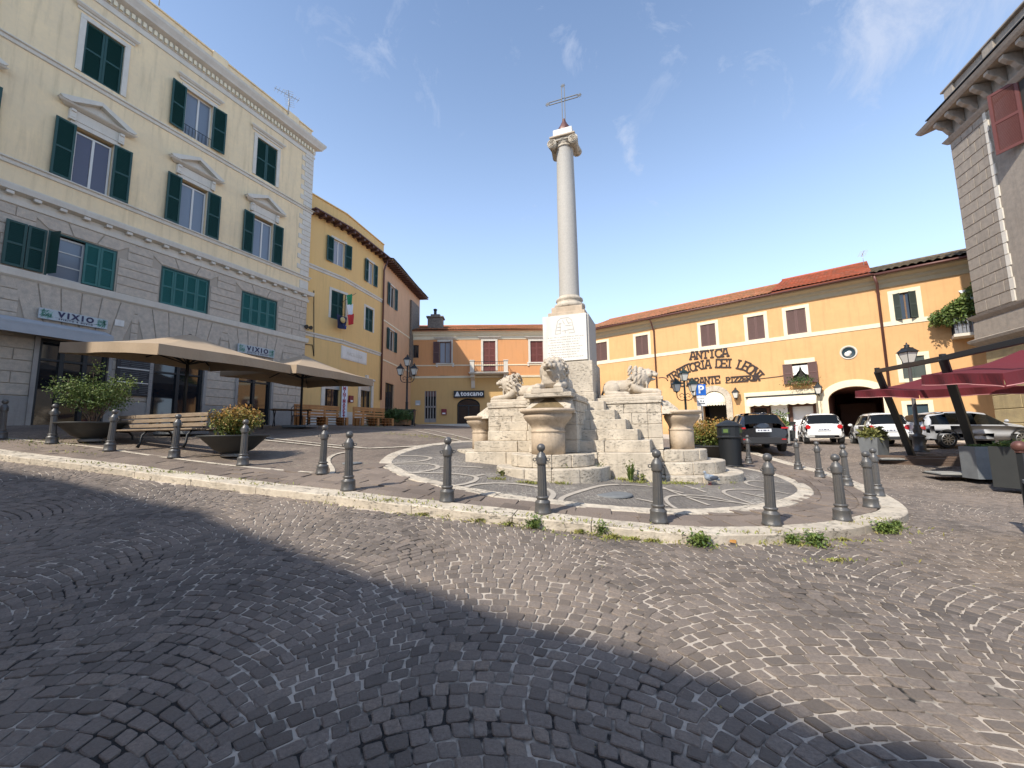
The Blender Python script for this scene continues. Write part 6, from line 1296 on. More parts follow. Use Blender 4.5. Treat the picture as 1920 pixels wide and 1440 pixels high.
# ============================================================ parasols (beige)
def canopy(L, Nn_, Rr, Fr, apex, val=.30, m_='beige_canvas', sag=.10, n=10, under='under_canvas', trim=None, wavy=.03, parent=None, hip=True):
    """square canopy from 4 eave corners and an apex, with a hanging valance"""
    C4 = [np.array(p, float) for p in (L, Nn_, Rr, Fr)]; ap = np.array(apex, float); mb = MB(); V = []; 
    for k in range(4):
        a, b = C4[k], C4[(k+1) % 4]; rows = []
        for i in range(n+1):
            t = i/n; rows.append([])
            for j in range(n+1):
                s = j/n; e = a*(1-s)+b*s; bul = .05*(1-abs(2*s-1))*(t) ; p = ap*(1-t)+e*t; p = p + np.array([0, 0, -sag*math.sin(PI*t)*(.4+.6*abs(2*s-1)) + bul*.6]); rows[-1].append(p)
        vs = [p for r_ in rows for p in r_]; mb.add(vs, [(i*(n+1)+j, i*(n+1)+j+1, (i+1)*(n+1)+j+1, (i+1)*(n+1)+j) for i in range(n) for j in range(n)], 0, False)
    o = mb.build('canopy', [M[m_]], parent); sd = o.modifiers.new('t', 'SOLIDIFY'); sd.thickness = .012; mv = MB(); tr_ = MB()
    for k in range(4):
        a, b = C4[k], C4[(k+1) % 4]; nn = np.cross(b-a, (0, 0, 1)); nn /= np.linalg.norm(nn); nn *= np.sign(nn @ (a-ap)) or 1; q = 24; vs = []
        for j in range(q+1):
            s = j/q; e = a*(1-s)+b*s + np.array([0, 0, .05*(1-abs(2*s-1))*.6]); w_ = wavy*math.sin(s*19+k)*(1-abs(2*s-1)*.5); vs += [e, e + nn*(w_+.01) + np.array([0, 0, -val*(1+.05*math.sin(7*s))]) + nn*.0]
        mv.add(vs, [(2*j, 2*j+1, 2*j+3, 2*j+2) for j in range(q)], 0, False)
        if trim: tr_.tube([vs[2*j+1] for j in range(q+1)], .012, n=5)
    v = mv.build('valance', M[m_], o); sd = v.modifiers.new('t', 'SOLIDIFY'); sd.thickness = .01
    if trim: tr_.build('piping', M[trim], o)
    return o
def ribs(C4, apex, hub, parent, m_='black_metal'):
    mb = MB(); ap = np.array(apex, float); C4 = [np.array(c, float) for c in C4]
    for k in range(4):
        for e in (C4[k], (C4[k]+C4[(k+1) % 4])/2): e2 = e*.97+ap*.03-np.array([0, 0, .12]); mb.bar(ap-[0, 0, .30], e2, .03); m2 = (ap+e2)/2-[0, 0, .16]; mb.bar(np.array(hub), m2, .03)
    mb.build('ribs', M[m_], parent)
def parasol(L, Nn_, Rr, apexz, lab, grp='beige parasols of the bar'):
    L, Nn_, Rr = (np.array(q, float) for q in (L, Nn_, Rr)); Fr = L+Rr-Nn_; c = (L+Rr)/2; gz = float(g(c[0], c[1])); r = empty('parasol', (c[0], c[1], gz), 0, lab, 'parasol', grp); o_ = np.array([c[0], c[1], gz]); ap = (0, 0, apexz-gz)
    canopy(L-o_, Nn_-o_, Rr-o_, Fr-o_, ap, parent=r); ribs([q-o_ for q in (L, Nn_, Rr, Fr)], ap, (0, 0, ap[2]-1.0), r)
    MB().tube([(0, 0, .05), (0, 0, ap[2])], .045, n=12).build('pole', M['black_metal'], r); MB().box(-.5, .5, -.5, .5, 0, .10).build('base', M['planter_grey'], r, bevel=.02)
E_ = EYE
parasol((-12.9, 11.5, 2.74+E_), (-9.46, 10.8, 2.50+E_), (-7.9, 14.5, 2.50+E_), 3.30+E_, 'large square beige parasol in front of the bar windows')
parasol((-11.2, 15.6, 2.6+E_), (-7.64, 14.4, 2.5+E_), (-6.25, 18.3, 2.45+E_), 3.35+E_, 'smaller-looking beige parasol in front of the yellow house')
# tables and chairs below the second parasol, pallet benches
def pallet_bench(px, py, Y, rz, w, lab):
    r = empty('pallet_bench', put(px, py, Y), rz, lab, 'bench', 'benches made of pallets'); mb = MB()
    for z in (.14, .28, .42): [mb.box(-w/2, w/2, y, y+.10, z-.02, z) for y in (-.4, -.27, -.14, -.01, .12, .25)]
    mb.build('seat_boards', M['pallet_wood'], r, bevel=.004); mb = MB()
    for z in (0, .14, .28): [mb.box(x-.07, x+.07, y, y+.12, z+.0, z+.12) for x in (-w/2+.07, 0, w/2-.07) for y in (-.4, -.06, .23)]
    mb.build('blocks', M['pallet_wood'], r); mb = MB(); [mb.box(-w/2, w/2, .36, .39, z, z+.11) for z in (.50, .66, .82, .94)]; [mb.box(x-.05, x+.05, .39, .44, .05, 1.05) for x in (-w/2+.1, -w/6, w/6, w/2-.1)]; mb.build('backrest', M['pallet_wood'], r, bevel=.004)
pallet_bench(603, 806, 21.2, rad(60), 2.6, 'left pallet bench in front of the yellow house door'); pallet_bench(700, 812, 23.5, rad(60), 2.3, 'right pallet bench seen from behind, next to the hedge planter')
tb = empty('cafe_table', put(545, 803, 18.0), .4, 'dark folding cafe table beside the parasol pole', 'table'); MB().box(-.8, .8, -.35, .35, .68, .72).build('tabletop', M['wood'], tb, bevel=.01)
for x in (-.65, .65): MB().bar((x, -.3, 0), (x, .3, .68), .035).bar((x, .3, 0), (x, -.3, .68), .035).build('leg', M['black_metal'], tb)
def chair(px, py, Y, rz, lab):
    r = empty('cafe_chair', put(px, py, Y), rz, lab, 'chair', 'dark cafe chairs'); MB().box(-.22, .22, -.22, .22, .43, .46).build('seat', M['black_metal'], r, bevel=.01); mb = MB(); mb.tube([(-.2, .2, .45), (-.22, .27, .8), (-.12, .29, .92), (.12, .29, .92), (.22, .27, .8), (.2, .2, .45)], .018, n=6); [mb.bar((x, .21, .47), (x, .28, .9), .012) for x in (-.1, 0, .1)]; mb.build('backrest', M['black_metal'], r)
    for x in (-.19, .19):
        for y in (-.19, .19): MB().bar((x*1.1, y*1.1, 0), (x, y, .44), .025).build('leg', M['black_metal'], r)
chair(556, 800, 18.8, .6, 'dark cafe chair behind the folding table'); chair(480, 800, 15.5, 2.2, 'dark cafe chair in the shade below the large parasol')
# ============================================================ red parasols on slanted black frames (right)
FR = empty('cantilever_stand', gp(1712, 862), 0, 'black steel stand of two leaning posts and a long top beam', 'stand')
f0 = np.array(FR.location)
def fx(px, py, Y): return at(px, py, Y) - f0
YA, YB = gp(1712, 862)[1], gp(1840, 890)[1]; pA0, pA1 = fx(1712, 860, YA), fx(1645, 696, YA-.9); pB0, pB1 = fx(1840, 889, YB), fx(1768, 672, YB-.9)
MB().bar(pA0, pA1, .17, .15).build('post', M['black_metal'], FR, bevel=.008); MB().bar(pB0, pB1, .17, .15).build('post', M['black_metal'], FR, bevel=.008)
pC = fx(1945, 632, YB-3.2); MB().bar(pA1, pB1+(pB1-pA1)*.0, .10, .13).build('beam', M['black_metal'], FR, bevel=.006); MB().bar(pB1, pC, .10, .14).build('beam', M['black_metal'], FR, bevel=.006)
for q in (pA1, pB1): MB().box(-.06, .06, -.05, .05, -.05, .12).build('cap', M['black_metal'], FR, bevel=.01).location = Vector(q)
def redp(L, Nn_, Rr, Fr, ap, lab, val=.26):
    L, Nn_, Rr, Fr, ap = (np.array(q, float) for q in (L, Nn_, Rr, Fr, ap)); c = (L+Rr)/2; gz = float(g(c[0], c[1])); o_ = np.array([c[0], c[1], gz]); r = empty('red_parasol', o_, 0, lab, 'parasol', 'dark red parasols')
    canopy(L-o_, Nn_-o_, Rr-o_, Fr-o_, ap-o_, val=val, m_='red_canvas', trim='pink_trim', parent=r, wavy=.06, sag=.14); ribs([q-o_ for q in (L, Nn_, Rr, Fr)], ap-o_, ap-o_-[0, 0, .7], r); return r
redp(at(1603, 733, YA+.6), at(1722, 732, YA-2.6), at(1935, 724, YA-1.4), at(1830, 728, YA+2.2), at(1772, 694, YA-.4), 'farther dark red parasol with pink piping, its left tip over the white hatchback', .24)
redp(at(1727, 704, YB-.2), at(1880, 700, YB-3.0), at(2150, 655, YB-1.8), at(1950, 668, YB+1.4), at(1915, 656, YB-.9), 'nearer dark red parasol with pink piping, cut by the right edge of the photo', .27)
def flatbox(name, px, py, Y, sx_, sy_, sz_, m_, rz, lab, cat, grp=None, taper=0, plant=None, rim=False):
    r = empty(name, put(px, py, Y), rz, lab, cat, grp); mb = MB(); t = taper
    mb.add([(-sx_/2+t,-sy_/2+t,0),(sx_/2-t,-sy_/2+t,0),(sx_/2-t,sy_/2-t,0),(-sx_/2+t,sy_/2-t,0),(-sx_/2,-sy_/2,sz_),(sx_/2,-sy_/2,sz_),(sx_/2,sy_/2,sz_),(-sx_/2,sy_/2,sz_),(-sx_/2+.04,-sy_/2+.04,sz_),(sx_/2-.04,-sy_/2+.04,sz_),(sx_/2-.04,sy_/2-.04,sz_),(-sx_/2+.04,sy_/2-.04,sz_),(-sx_/2+.04,-sy_/2+.04,sz_-.08),(sx_/2-.04,-sy_/2+.04,sz_-.08),(sx_/2-.04,sy_/2-.04,sz_-.08),(-sx_/2+.04,sy_/2-.04,sz_-.08)],
        [(0,3,2,1),(0,1,5,4),(1,2,6,5),(2,3,7,6),(3,0,4,7),(4,5,9,8),(5,6,10,9),(6,7,11,10),(7,4,8,11),(8,9,13,12),(9,10,14,13),(10,11,15,14),(11,8,12,15),(12,13,14,15)])
    mb.build('box', M[m_], r, bevel=.006); MB().box(-sx_/2+.05, sx_/2-.05, -sy_/2+.05, sy_/2-.05, sz_-.07, sz_-.05).build('soil', M['soil'], r)
    if plant: n, h, m2, size = plant; leaves('foliage', np.c_[RNG.uniform(-sx_/2+.05, sx_/2-.05, n), RNG.uniform(-sy_/2+.05, sy_/2-.05, n), sz_-.03+np.abs(RNG.normal(0, h*.5, n))], size, M[m2], r, elong=3, up=.8)
    return r
flatbox('planter', 1642, 862, gp(1642, 862)[1]+.25, .85, .6, .78, 'planter_grey', rad(25), 'grey trapezoid planter of spiky greenery below the white hatchback', 'planter', None, .05, (1300, .26, 'leaf_olive', .18))
flatbox('planter', 1868, 902, gp(1868, 902)[1]+.3, 1.1, .5, .84, 'planter_grey', rad(-12), 'large flat grey planter box with chipped paint at the right edge', 'planter', None, 0, (700, .06, 'leaf', .06))
# timber deck and bases
dk = empty('timber_deck', (*gp(1745, 868)[:2], float(g(*gp(1745, 868)[:2]))-KH), rad(-42), 'low brown timber terrace deck with pale steel base plates', 'deck'); MB().box(-1.6, 3.2, .2, 2.6, .06, .19).build('boards', M['deck_wood'], dk, bevel=.008)
mb = MB(); [mb.box(-1.6, 3.2, .17, .2, z, z+.075) for z in (0.0, .085, .17, .255)]; mb.build('fascia', M['deck_wood'], dk, bevel=.004)
def baseplate(px, py, Y, rz, w, d, lab): r = empty('base_plate', put(px, py, Y), rz, lab, 'base', 'parasol base plates'); MB().box(-w/2, w/2, -d/2, d/2, .03, .07).build('slab', M['planter_concrete'], r, bevel=.006); MB().box(-w/2-.03, w/2+.03, -d/2-.03, d/2+.03, 0, .03).build('frame', M['black_metal'], r)
baseplate(1705, 862, YA, rad(-20), 1.9, .8, 'pale slab base under the farther leaning post'); baseplate(1822, 888, YB, rad(-20), 1.7, .8, 'pale slab base beside the large grey planter')
# ball-topped fence at the right edge
fn = empty('fence', gp(1935, 1015, -KH), rad(-72), 'dark ball-topped post with grey rail panel at the right edge', 'fence')
o = f1 = np.array(fn.location); 
pt0 = gp(1938, 1010, -KH); ptop = at(1897, 850, pt0[1]*.985)
q0 = pt0 - f1; q1 = np.array([q0[0], q0[1], ptop[2]-f1[2]])
ML = Matrix.Rotation(-rad(-72), 3, 'Z'); tl_ = lambda v: ML @ Vector(v)
MB().bar(tl_(q0), tl_(q1), .07).build('post', M['black_metal'], fn, bevel=.005); MB().ball(tuple(tl_(q1+[0, 0, .09])), .085, 18).lathe([(.045, 0), (.06, .01), (.03, .03)], tuple(tl_(q1)), n=14).build('ball_top', M['brown_metal'], fn)
e0 = gp(2040, 1130, -KH) - f1
mb = MB()
for z in (.12, .45, .80): mb.bar(tl_(q0+[0, 0, z]), tl_(e0+[0, 0, z]), .05)
mb.bar(tl_(q0+[0, 0, .03]), tl_(e0+[0, 0, .03]), .06); mb.build('rail', M['planter_grey'], fn)
MB().obox(tl_((q0+e0)/2+[0, 0, .45]), tl_(((e0-q0)/2)[:2].tolist()+[0]), tl_((0.0, .0, .33)), tl_((.012, .004, 0))).build('panel', M['black_metal'], fn)
MB().bar(tl_(e0), tl_(e0+[0, 0, 1.15]), .07).build('post', M['black_metal'], fn, bevel=.005)
flatbox('trough_planter', 1925, 905, 9.6, .9, .5, .95, 'planter_dark', rad(-70), 'dark leafy trough just inside the ball-topped fence', 'planter', None, 0, (500, .14, 'leaf', .09))
# ============================================================ litter bin
p = at(1371, 868, 13.2); p[2] = float(g(p[0], p[1])); lb = empty('litter_bin', p, 0, 'black ribbed litter bin with pyramid lid beside the fountain', 'litter bin'); lb.scale = (1.12, 1.12, float(at(1371, 787, 13.2)[2]-p[2])/1.2)
mb = MB(); mb.lathe([(.30, 0), (.31, .02), (.30, .04)], n=28); mb.lathe([(.265, .04), (.29, .72)], n=60, flute=.10, fn=30); mb.build('body', M['black_metal'], lb)
mb = MB(); mb.lathe([(.30, .72), (.33, .74), (.33, .76), (.31, .78), (.31, 1.02), (.34, 1.03), (.34, 1.05)], n=12, smooth=False); mb.lathe([(.34, 1.05), (.22, 1.13), (.08, 1.18), (.0, 1.20)], n=12, smooth=False); mb.build('hood', M['black_metal'], lb)
for a in (-2.3, -.75): MB().obox((.305*math.cos(a), .305*math.sin(a), .91), (-.10*math.sin(a), .10*math.cos(a), 0), (.015*math.cos(a), .015*math.sin(a), 0), (0, 0, .07)).build('opening_frame', M['dark_green_metal'], lb)
for a in (-2.3, -.75): MB().obox((.318*math.cos(a), .318*math.sin(a), .91), (-.06*math.sin(a), .06*math.cos(a), 0), (.008*math.cos(a), .008*math.sin(a), 0), (0, 0, .045)).build('opening', M['leaf_dark'], lb)
# wheelie bins near the triple lamp
def wheelie(px, py, Y, rz, lab, red=True, sc=1):
    r = empty('wheeled_bin', put(px, py, Y), rz, lab, 'bin', 'dark wheeled bins'); r.scale = (sc,)*3
    mb = MB(); mb.add([(-.24,-.26,.05),(.24,-.26,.05),(.24,.26,.05),(-.24,.26,.05),(-.31,-.34,.98),(.31,-.34,.98),(.31,.34,.98),(-.31,.34,.98)], [(0,3,2,1),(0,1,5,4),(1,2,6,5),(2,3,7,6),(3,0,4,7),(4,5,6,7)]); mb.build('body', M['planter_dark'], r, bevel=.02)
    MB().box(-.33, .33, -.37, .36, .98, 1.05).box(-.30, .30, .34, .40, .93, 1.0).build('lid', M['black'], r, bevel=.015)
    for s in (-1, 1): MB().tube([(s*.22, .28, .09), (s*.28, .28, .09)], .09, n=14).build('wheel', M['tyre'], r)
    if red:
        MB().box(-.16, .16, -.338, -.330, .62, .84).build('label', M['white'], r)
        mb = MB(); [mb.add([(s*.27+dx, -.338, z), (s*.27+dx+.05, -.338, z), (s*.27+dx+.05, -.338, z+.07), (s*.27+dx, -.338, z+.03)], [(0,1,2,3)]) for s in (-1, 1) for z in (.6, .72, .84) for dx in (-.03,)]; mb.build('reflector', M['banner_red'], r)
wheelie(769, 810, 26.5, .1, 'dark wheeled bin with white notice at the foot of the triple lamp'); wheelie(748, 806, 27.5, .1, 'dark wheeled bin left of the lamp, without a notice', False); wheelie(1481, 824, 21.5, -.6, 'dark wheeled bin with red and white reflectors beside the white city car', True)
# ============================================================ lamps
def lantern(mb, gl, c, s=1.0):
    x, y, z = c; q = lambda r_, zz: [(x+r_*s*a, y+r_*s*b, z+zz*s) for a, b in ((-1,-1),(1,-1),(1,1),(-1,1))]
    gl.add(q(.11, 0)+q(.20, .42), [(0,1,5,4),(1,2,6,5),(2,3,7,6),(3,0,4,7),(0,3,2,1)])
    a, b = q(.113, 0), q(.205, .42)
    for k in range(4): mb.bar(a[k], b[k], .022*s); mb.bar(a[k], a[(k+1) % 4], .022*s); mb.bar(b[k], b[(k+1) % 4], .03*s)
    mb.add(q(.25, .42)+q(.13, .57)+q(.13, .60), [(0,3,2,1),(0,1,5,4),(1,2,6,5),(2,3,7,6),(3,0,4,7),(4,5,9,8),(5,6,10,9),(6,7,11,10),(7,4,8,11),(8,9,10,11)])
    mb.lathe([(.10*s, z+.60*s), (.07*s, z+.66*s), (.10*s, z+.70*s), (.03*s, z+.74*s), (.02*s, z+.80*s), (0, z+.82*s)], (x, y, 0), n=12); mb.lathe([(.03*s, z-.10*s), (.06*s, z-.05*s), (.10*s, z)], (x, y, 0), n=10)
def triple(px, py, Y, top_py, lab, sc=None, mname='black_metal'):
    p = put(px, py, Y); zt_ = at(px, top_py, Y)[2] - p[2]; r = empty('street_lamp', p, 0, lab, 'street lamp', 'cast iron street lamps'); s = zt_/4.3
    mb = MB(); mb.lathe([(a*s, b*s) for a, b in [(.22, 0), (.24, .06), (.18, .12), (.16, .35), (.19, .40), (.15, .50), (.11, .62), (.12, .66), (.085, .75), (.075, 1.3), (.085, 1.34), (.06, 1.40), (.05, 2.6), (.07, 2.65), (.045, 2.72), (.04, 3.45)]], n=20); mb.build('post', M[mname], r)
    f_, gl = MB(), MB(); lantern(f_, gl, (0, 0, 3.48*s), s*.85)
    for sg in (-1, 1):
        lantern(f_, gl, (sg*.40*s, 0, 2.95*s), s*.85); f_.tube([(0, 0, 2.55*s), (sg*.15*s, 0, 2.50*s), (sg*.30*s, 0, 2.55*s), (sg*.39*s, 0, 2.68*s), (sg*.40*s, 0, 2.88*s)], .022*s, n=6); f_.tube([(0, 0, 2.75*s), (sg*.15*s, 0, 2.86*s), (sg*.26*s, 0, 2.78*s), (sg*.22*s, 0, 2.66*s), (sg*.14*s, 0, 2.70*s)], .016*s, n=6)
    f_.build('lantern_frames', M[mname], r); gl.build('lantern_glass', M['lamp_glass'], r); return r
triple(762, 806, 26.0, 660, 'three-armed black street lamp in front of the peach house')
triple(1290, 830, 17.5, 683, 'slender three-armed street lamp behind the right basin', mname='dark_green_metal')
YL = gp(1706, 848)[1]; p = put(1706, 846, YL); zt_ = at(1686, 640, YL)[2]-p[2]; p = (at(1686, 640, YL)[0]+.28, p[1], p[2]); s = zt_/3.9; sl_ = empty('street_lamp', p, 0, 'single-lantern street lamp with bulging base behind the red parasols', 'street lamp', 'cast iron street lamps')
MB().lathe([(a*s, b*s) for a, b in [(.24, 0), (.26, .06), (.17, .10), (.17, .50), (.20, .52), (.20, .56), (.10, .62), (.12, .70), (.13, .78), (.08, .86), (.10, .90), (.065, .95), (.045, 3.0), (.06, 3.05)]], n=20).build('post', M['cast_iron'], sl_); f_, gl = MB(), MB(); lantern(f_, gl, (0, 0, 3.12*s), s*.9); f_.build('lantern_frame', M['black_metal'], sl_); gl.build('lantern_glass', M['lamp_glass'], sl_)
def wall_lamp(Fc, px, py, lab):
    x, z = Fc.p(px, py, .35); r = empty('wall_lantern', Fc.w(x, 0, z-.3), Fc.rz, lab, 'lantern', 'lanterns on the trattoria wall'); f_, gl = MB(), MB(); lantern(f_, gl, (0, -.38, -.05), .95); f_.tube([(0, 0, .0), (0, -.15, -.2), (0, -.38, -.15)], .02, n=6); f_.build('frame', M['black_metal'], r); gl.build('glass', M['lamp_glass'], r)
wall_lamp(Bf, 1301, 733, 'wall lantern just left of the stone arch'); wall_lamp(Bf, 1379.5, 737, 'wall lantern just right of the stone arch'); wall_lamp(Bf, 1534, 728, 'wall lantern between the scalloped awning and the gateway')
# parking sign
p = put(1319, 838, 18.5); zt_ = at(1314, 720, 18.5)[2]-p[2]; x_ = at(1314, 735, 18.5)[0]; ps = empty('parking_sign', (x_, p[1], p[2]), rad(-12), 'blue parking sign with smaller white panels on a grey post behind the shrub', 'sign')
MB().tube([(0, 0, 0), (0, 0, zt_)], .03, n=10).build('post', M['grey_metal'], ps); MB().box(-.21, .21, -.05, -.035, zt_-.52, zt_-.02).build('panel', M['blue_sign'], ps, bevel=.004); t = text_mesh('P', .50, .003, M['white'], 'letter', ps, bold=.012); t.location = (0, -.056, zt_-.27)
MB().box(-.20, .20, -.05, -.035, zt_-.66, zt_-.54).build('panel', M['plate'], ps); MB().box(-.20, .20, -.05, -.035, zt_-1.0, zt_-.69).build('panel', M['white'], ps); MB().box(-.14, .14, -.053, -.051, zt_-.92, zt_-.86).box(-.06, .0, -.053, -.051, zt_-.82, zt_-.74).box(.04, .1, -.053, -.051, zt_-.82, zt_-.76).build('notice_print', M['planter_grey'], ps)
# antennas
def aerial(px, py, Y, h, rz, lab):
    b = at(px, py, Y); r = empty('aerial', b, rz, lab, 'aerial', 'television aerials'); MB().tube([(0, 0, 0), (0, 0, h)], .02, n=6).build('mast', M['grey_metal'], r); mb = MB(); mb.bar((-.7, 0, h*.9), (.5, 0, h*.9), .02); [mb.bar((x, -.22, h*.9), (x, .22, h*.9), .012) for x in np.linspace(-.65, .45, 8)]; mb.build('boom', M['grey_metal'], r); return r
aerial(540, 214, 19.8, 1.2, .8, 'white television aerial on the palazzo roof'); r = aerial(541, 214, 19.9, .9, 2.0, 'second aerial beside the white one'); 
mb = MB(); mb.tube([(0, 0, 0), (0, 0, 1.2)], .03, n=6); mb.add([(-.3, -.2, .4), (.1, -.35, .5), (.2, -.3, 1.1), (-.2, -.15, 1.0)], [(0,1,2,3)]); r['label'] = 'small aerial crowded beside the white one on the palazzo roof'
aerial(1620, 500, 27.0, 1.0, 1.0, 'thin aerial above the red roof tiles'); aerial(298, 10, 15.2, 1.0, .5, 'aerial rising at the top edge of the palazzo parapet')
# floodlights at the yellow house corner
x, z = Y1.p(573, 612, .3); fl_ = empty('floodlights', Y1.w(x, -.2, z), Y1.rz, 'pair of small black floodlights at the edge of the yellow wall', 'floodlight'); [MB().tube([(q, -.05, 0), (q, -.2, -.03)], [.07, .12], n=14).build('lamp_head', M['black_metal'], fl_) for q in (0, .28)]; MB().bar((-.15, .1, -.1), (.3, .0, -.1), .03).build('bracket', M['black_metal'], fl_)
# wall cables
def cable(name, Fc, pts, lab): o = MB().tube([Fc.w(*(lambda q: (q[0], -.03, q[1]))(Fc.p(*p))) for p in pts], .022, n=5).build(name, M['planter_dark']); tag(o, lab, 'cable')
cable('cable', Y1, [(566, 645), (585, 647), (588, 668), (588, 600), (588, 545)], 'dark cables running up the left edge of the yellow wall'); cable('cable', Cc, [(766, 704), (800, 707), (830, 705), (860, 706), (880, 707)], 'cable bundle along the string course of the corner house'); cable('cable', Bf, [(1365, 718), (1400, 713), (1460, 706), (1482, 702)], 'thin cable across the apricot wall right of the lettering')
# manhole covers and puddle-dark patch
for px, py, Y, r_, lab in ((660, 868, None, .22, 'small round iron cover left of the marble ring'), (1150, 927, None, .34, 'dark oval drain patch inside the marble ring')):
    p = gp(px, py); o = MB().lathe([(0, .012), (r_*.92, .012), (r_, .009), (r_, -.02)], n=24).build('manhole_cover', M['planter_grey']); o.location = Vector(p); tag(o, lab, 'manhole cover')
# orange litter scraps
p = gp(1368, 1021, -KH); o = MB().add([(0,0,.03),(.07,-.03,.02),(.10,.02,.05),(.04,.05,.015),(.02,.02,.055)], [(0,1,4),(1,2,4),(2,3,4),(3,0,4)]).build('dead_leaf', M['leaf_red']); o.location = Vector(p); tag(o, 'curled orange dead leaf in the gutter by the kerb', 'leaf')
# ============================================================ pigeon
pg = gp(1333, 909); pr = empty('pigeon', pg, rad(195), 'grey pigeon standing on the paving in front of the right fountain steps', 'pigeon')
mb = MB(); mb.ball((0, 0, .15), 1, 20, sx=.125, sy=.07, sz=.075); mb.ball((.07, 0, .17), 1, 18, sx=.075, sy=.062, sz=.07); mb.tube([(.10, 0, .19), (.125, 0, .235), (.135, 0, .265)], [.045, .03, .027], n=12); mb.ball((.142, 0, .278), .031, 14); mb.tube([(.165, 0, .278), (.20, 0, .268)], [.011, .003], n=8); mb.tube([(-.08, 0, .145), (-.17, 0, .115), (-.235, 0, .10)], [.045, .03, .024], n=10)
o = mb.build('body', M['pigeon_grey'], pr); rm = o.modifiers.new('r', 'REMESH'); rm.mode = 'VOXEL'; rm.voxel_size = .008; rm.use_smooth_shade = True; o.modifiers.new('s', 'SMOOTH').iterations = 3
for s in (-1, 1):
    MB().ball((-.045, s*.062, .155), 1, 12, sx=.12, sy=.018, sz=.045).build('wing', M['pigeon_dark'], pr); MB().tube([(.02, s*.025, .10), (.022, s*.027, .05), (.015, s*.028, .008)], .006, n=6).tube([(.015, s*.028, .006), (.05, s*.035, .004)], .005, n=5).tube([(.015, s*.028, .006), (.045, s*.015, .004)], .005, n=5).build('leg', M['red_box'], pr)
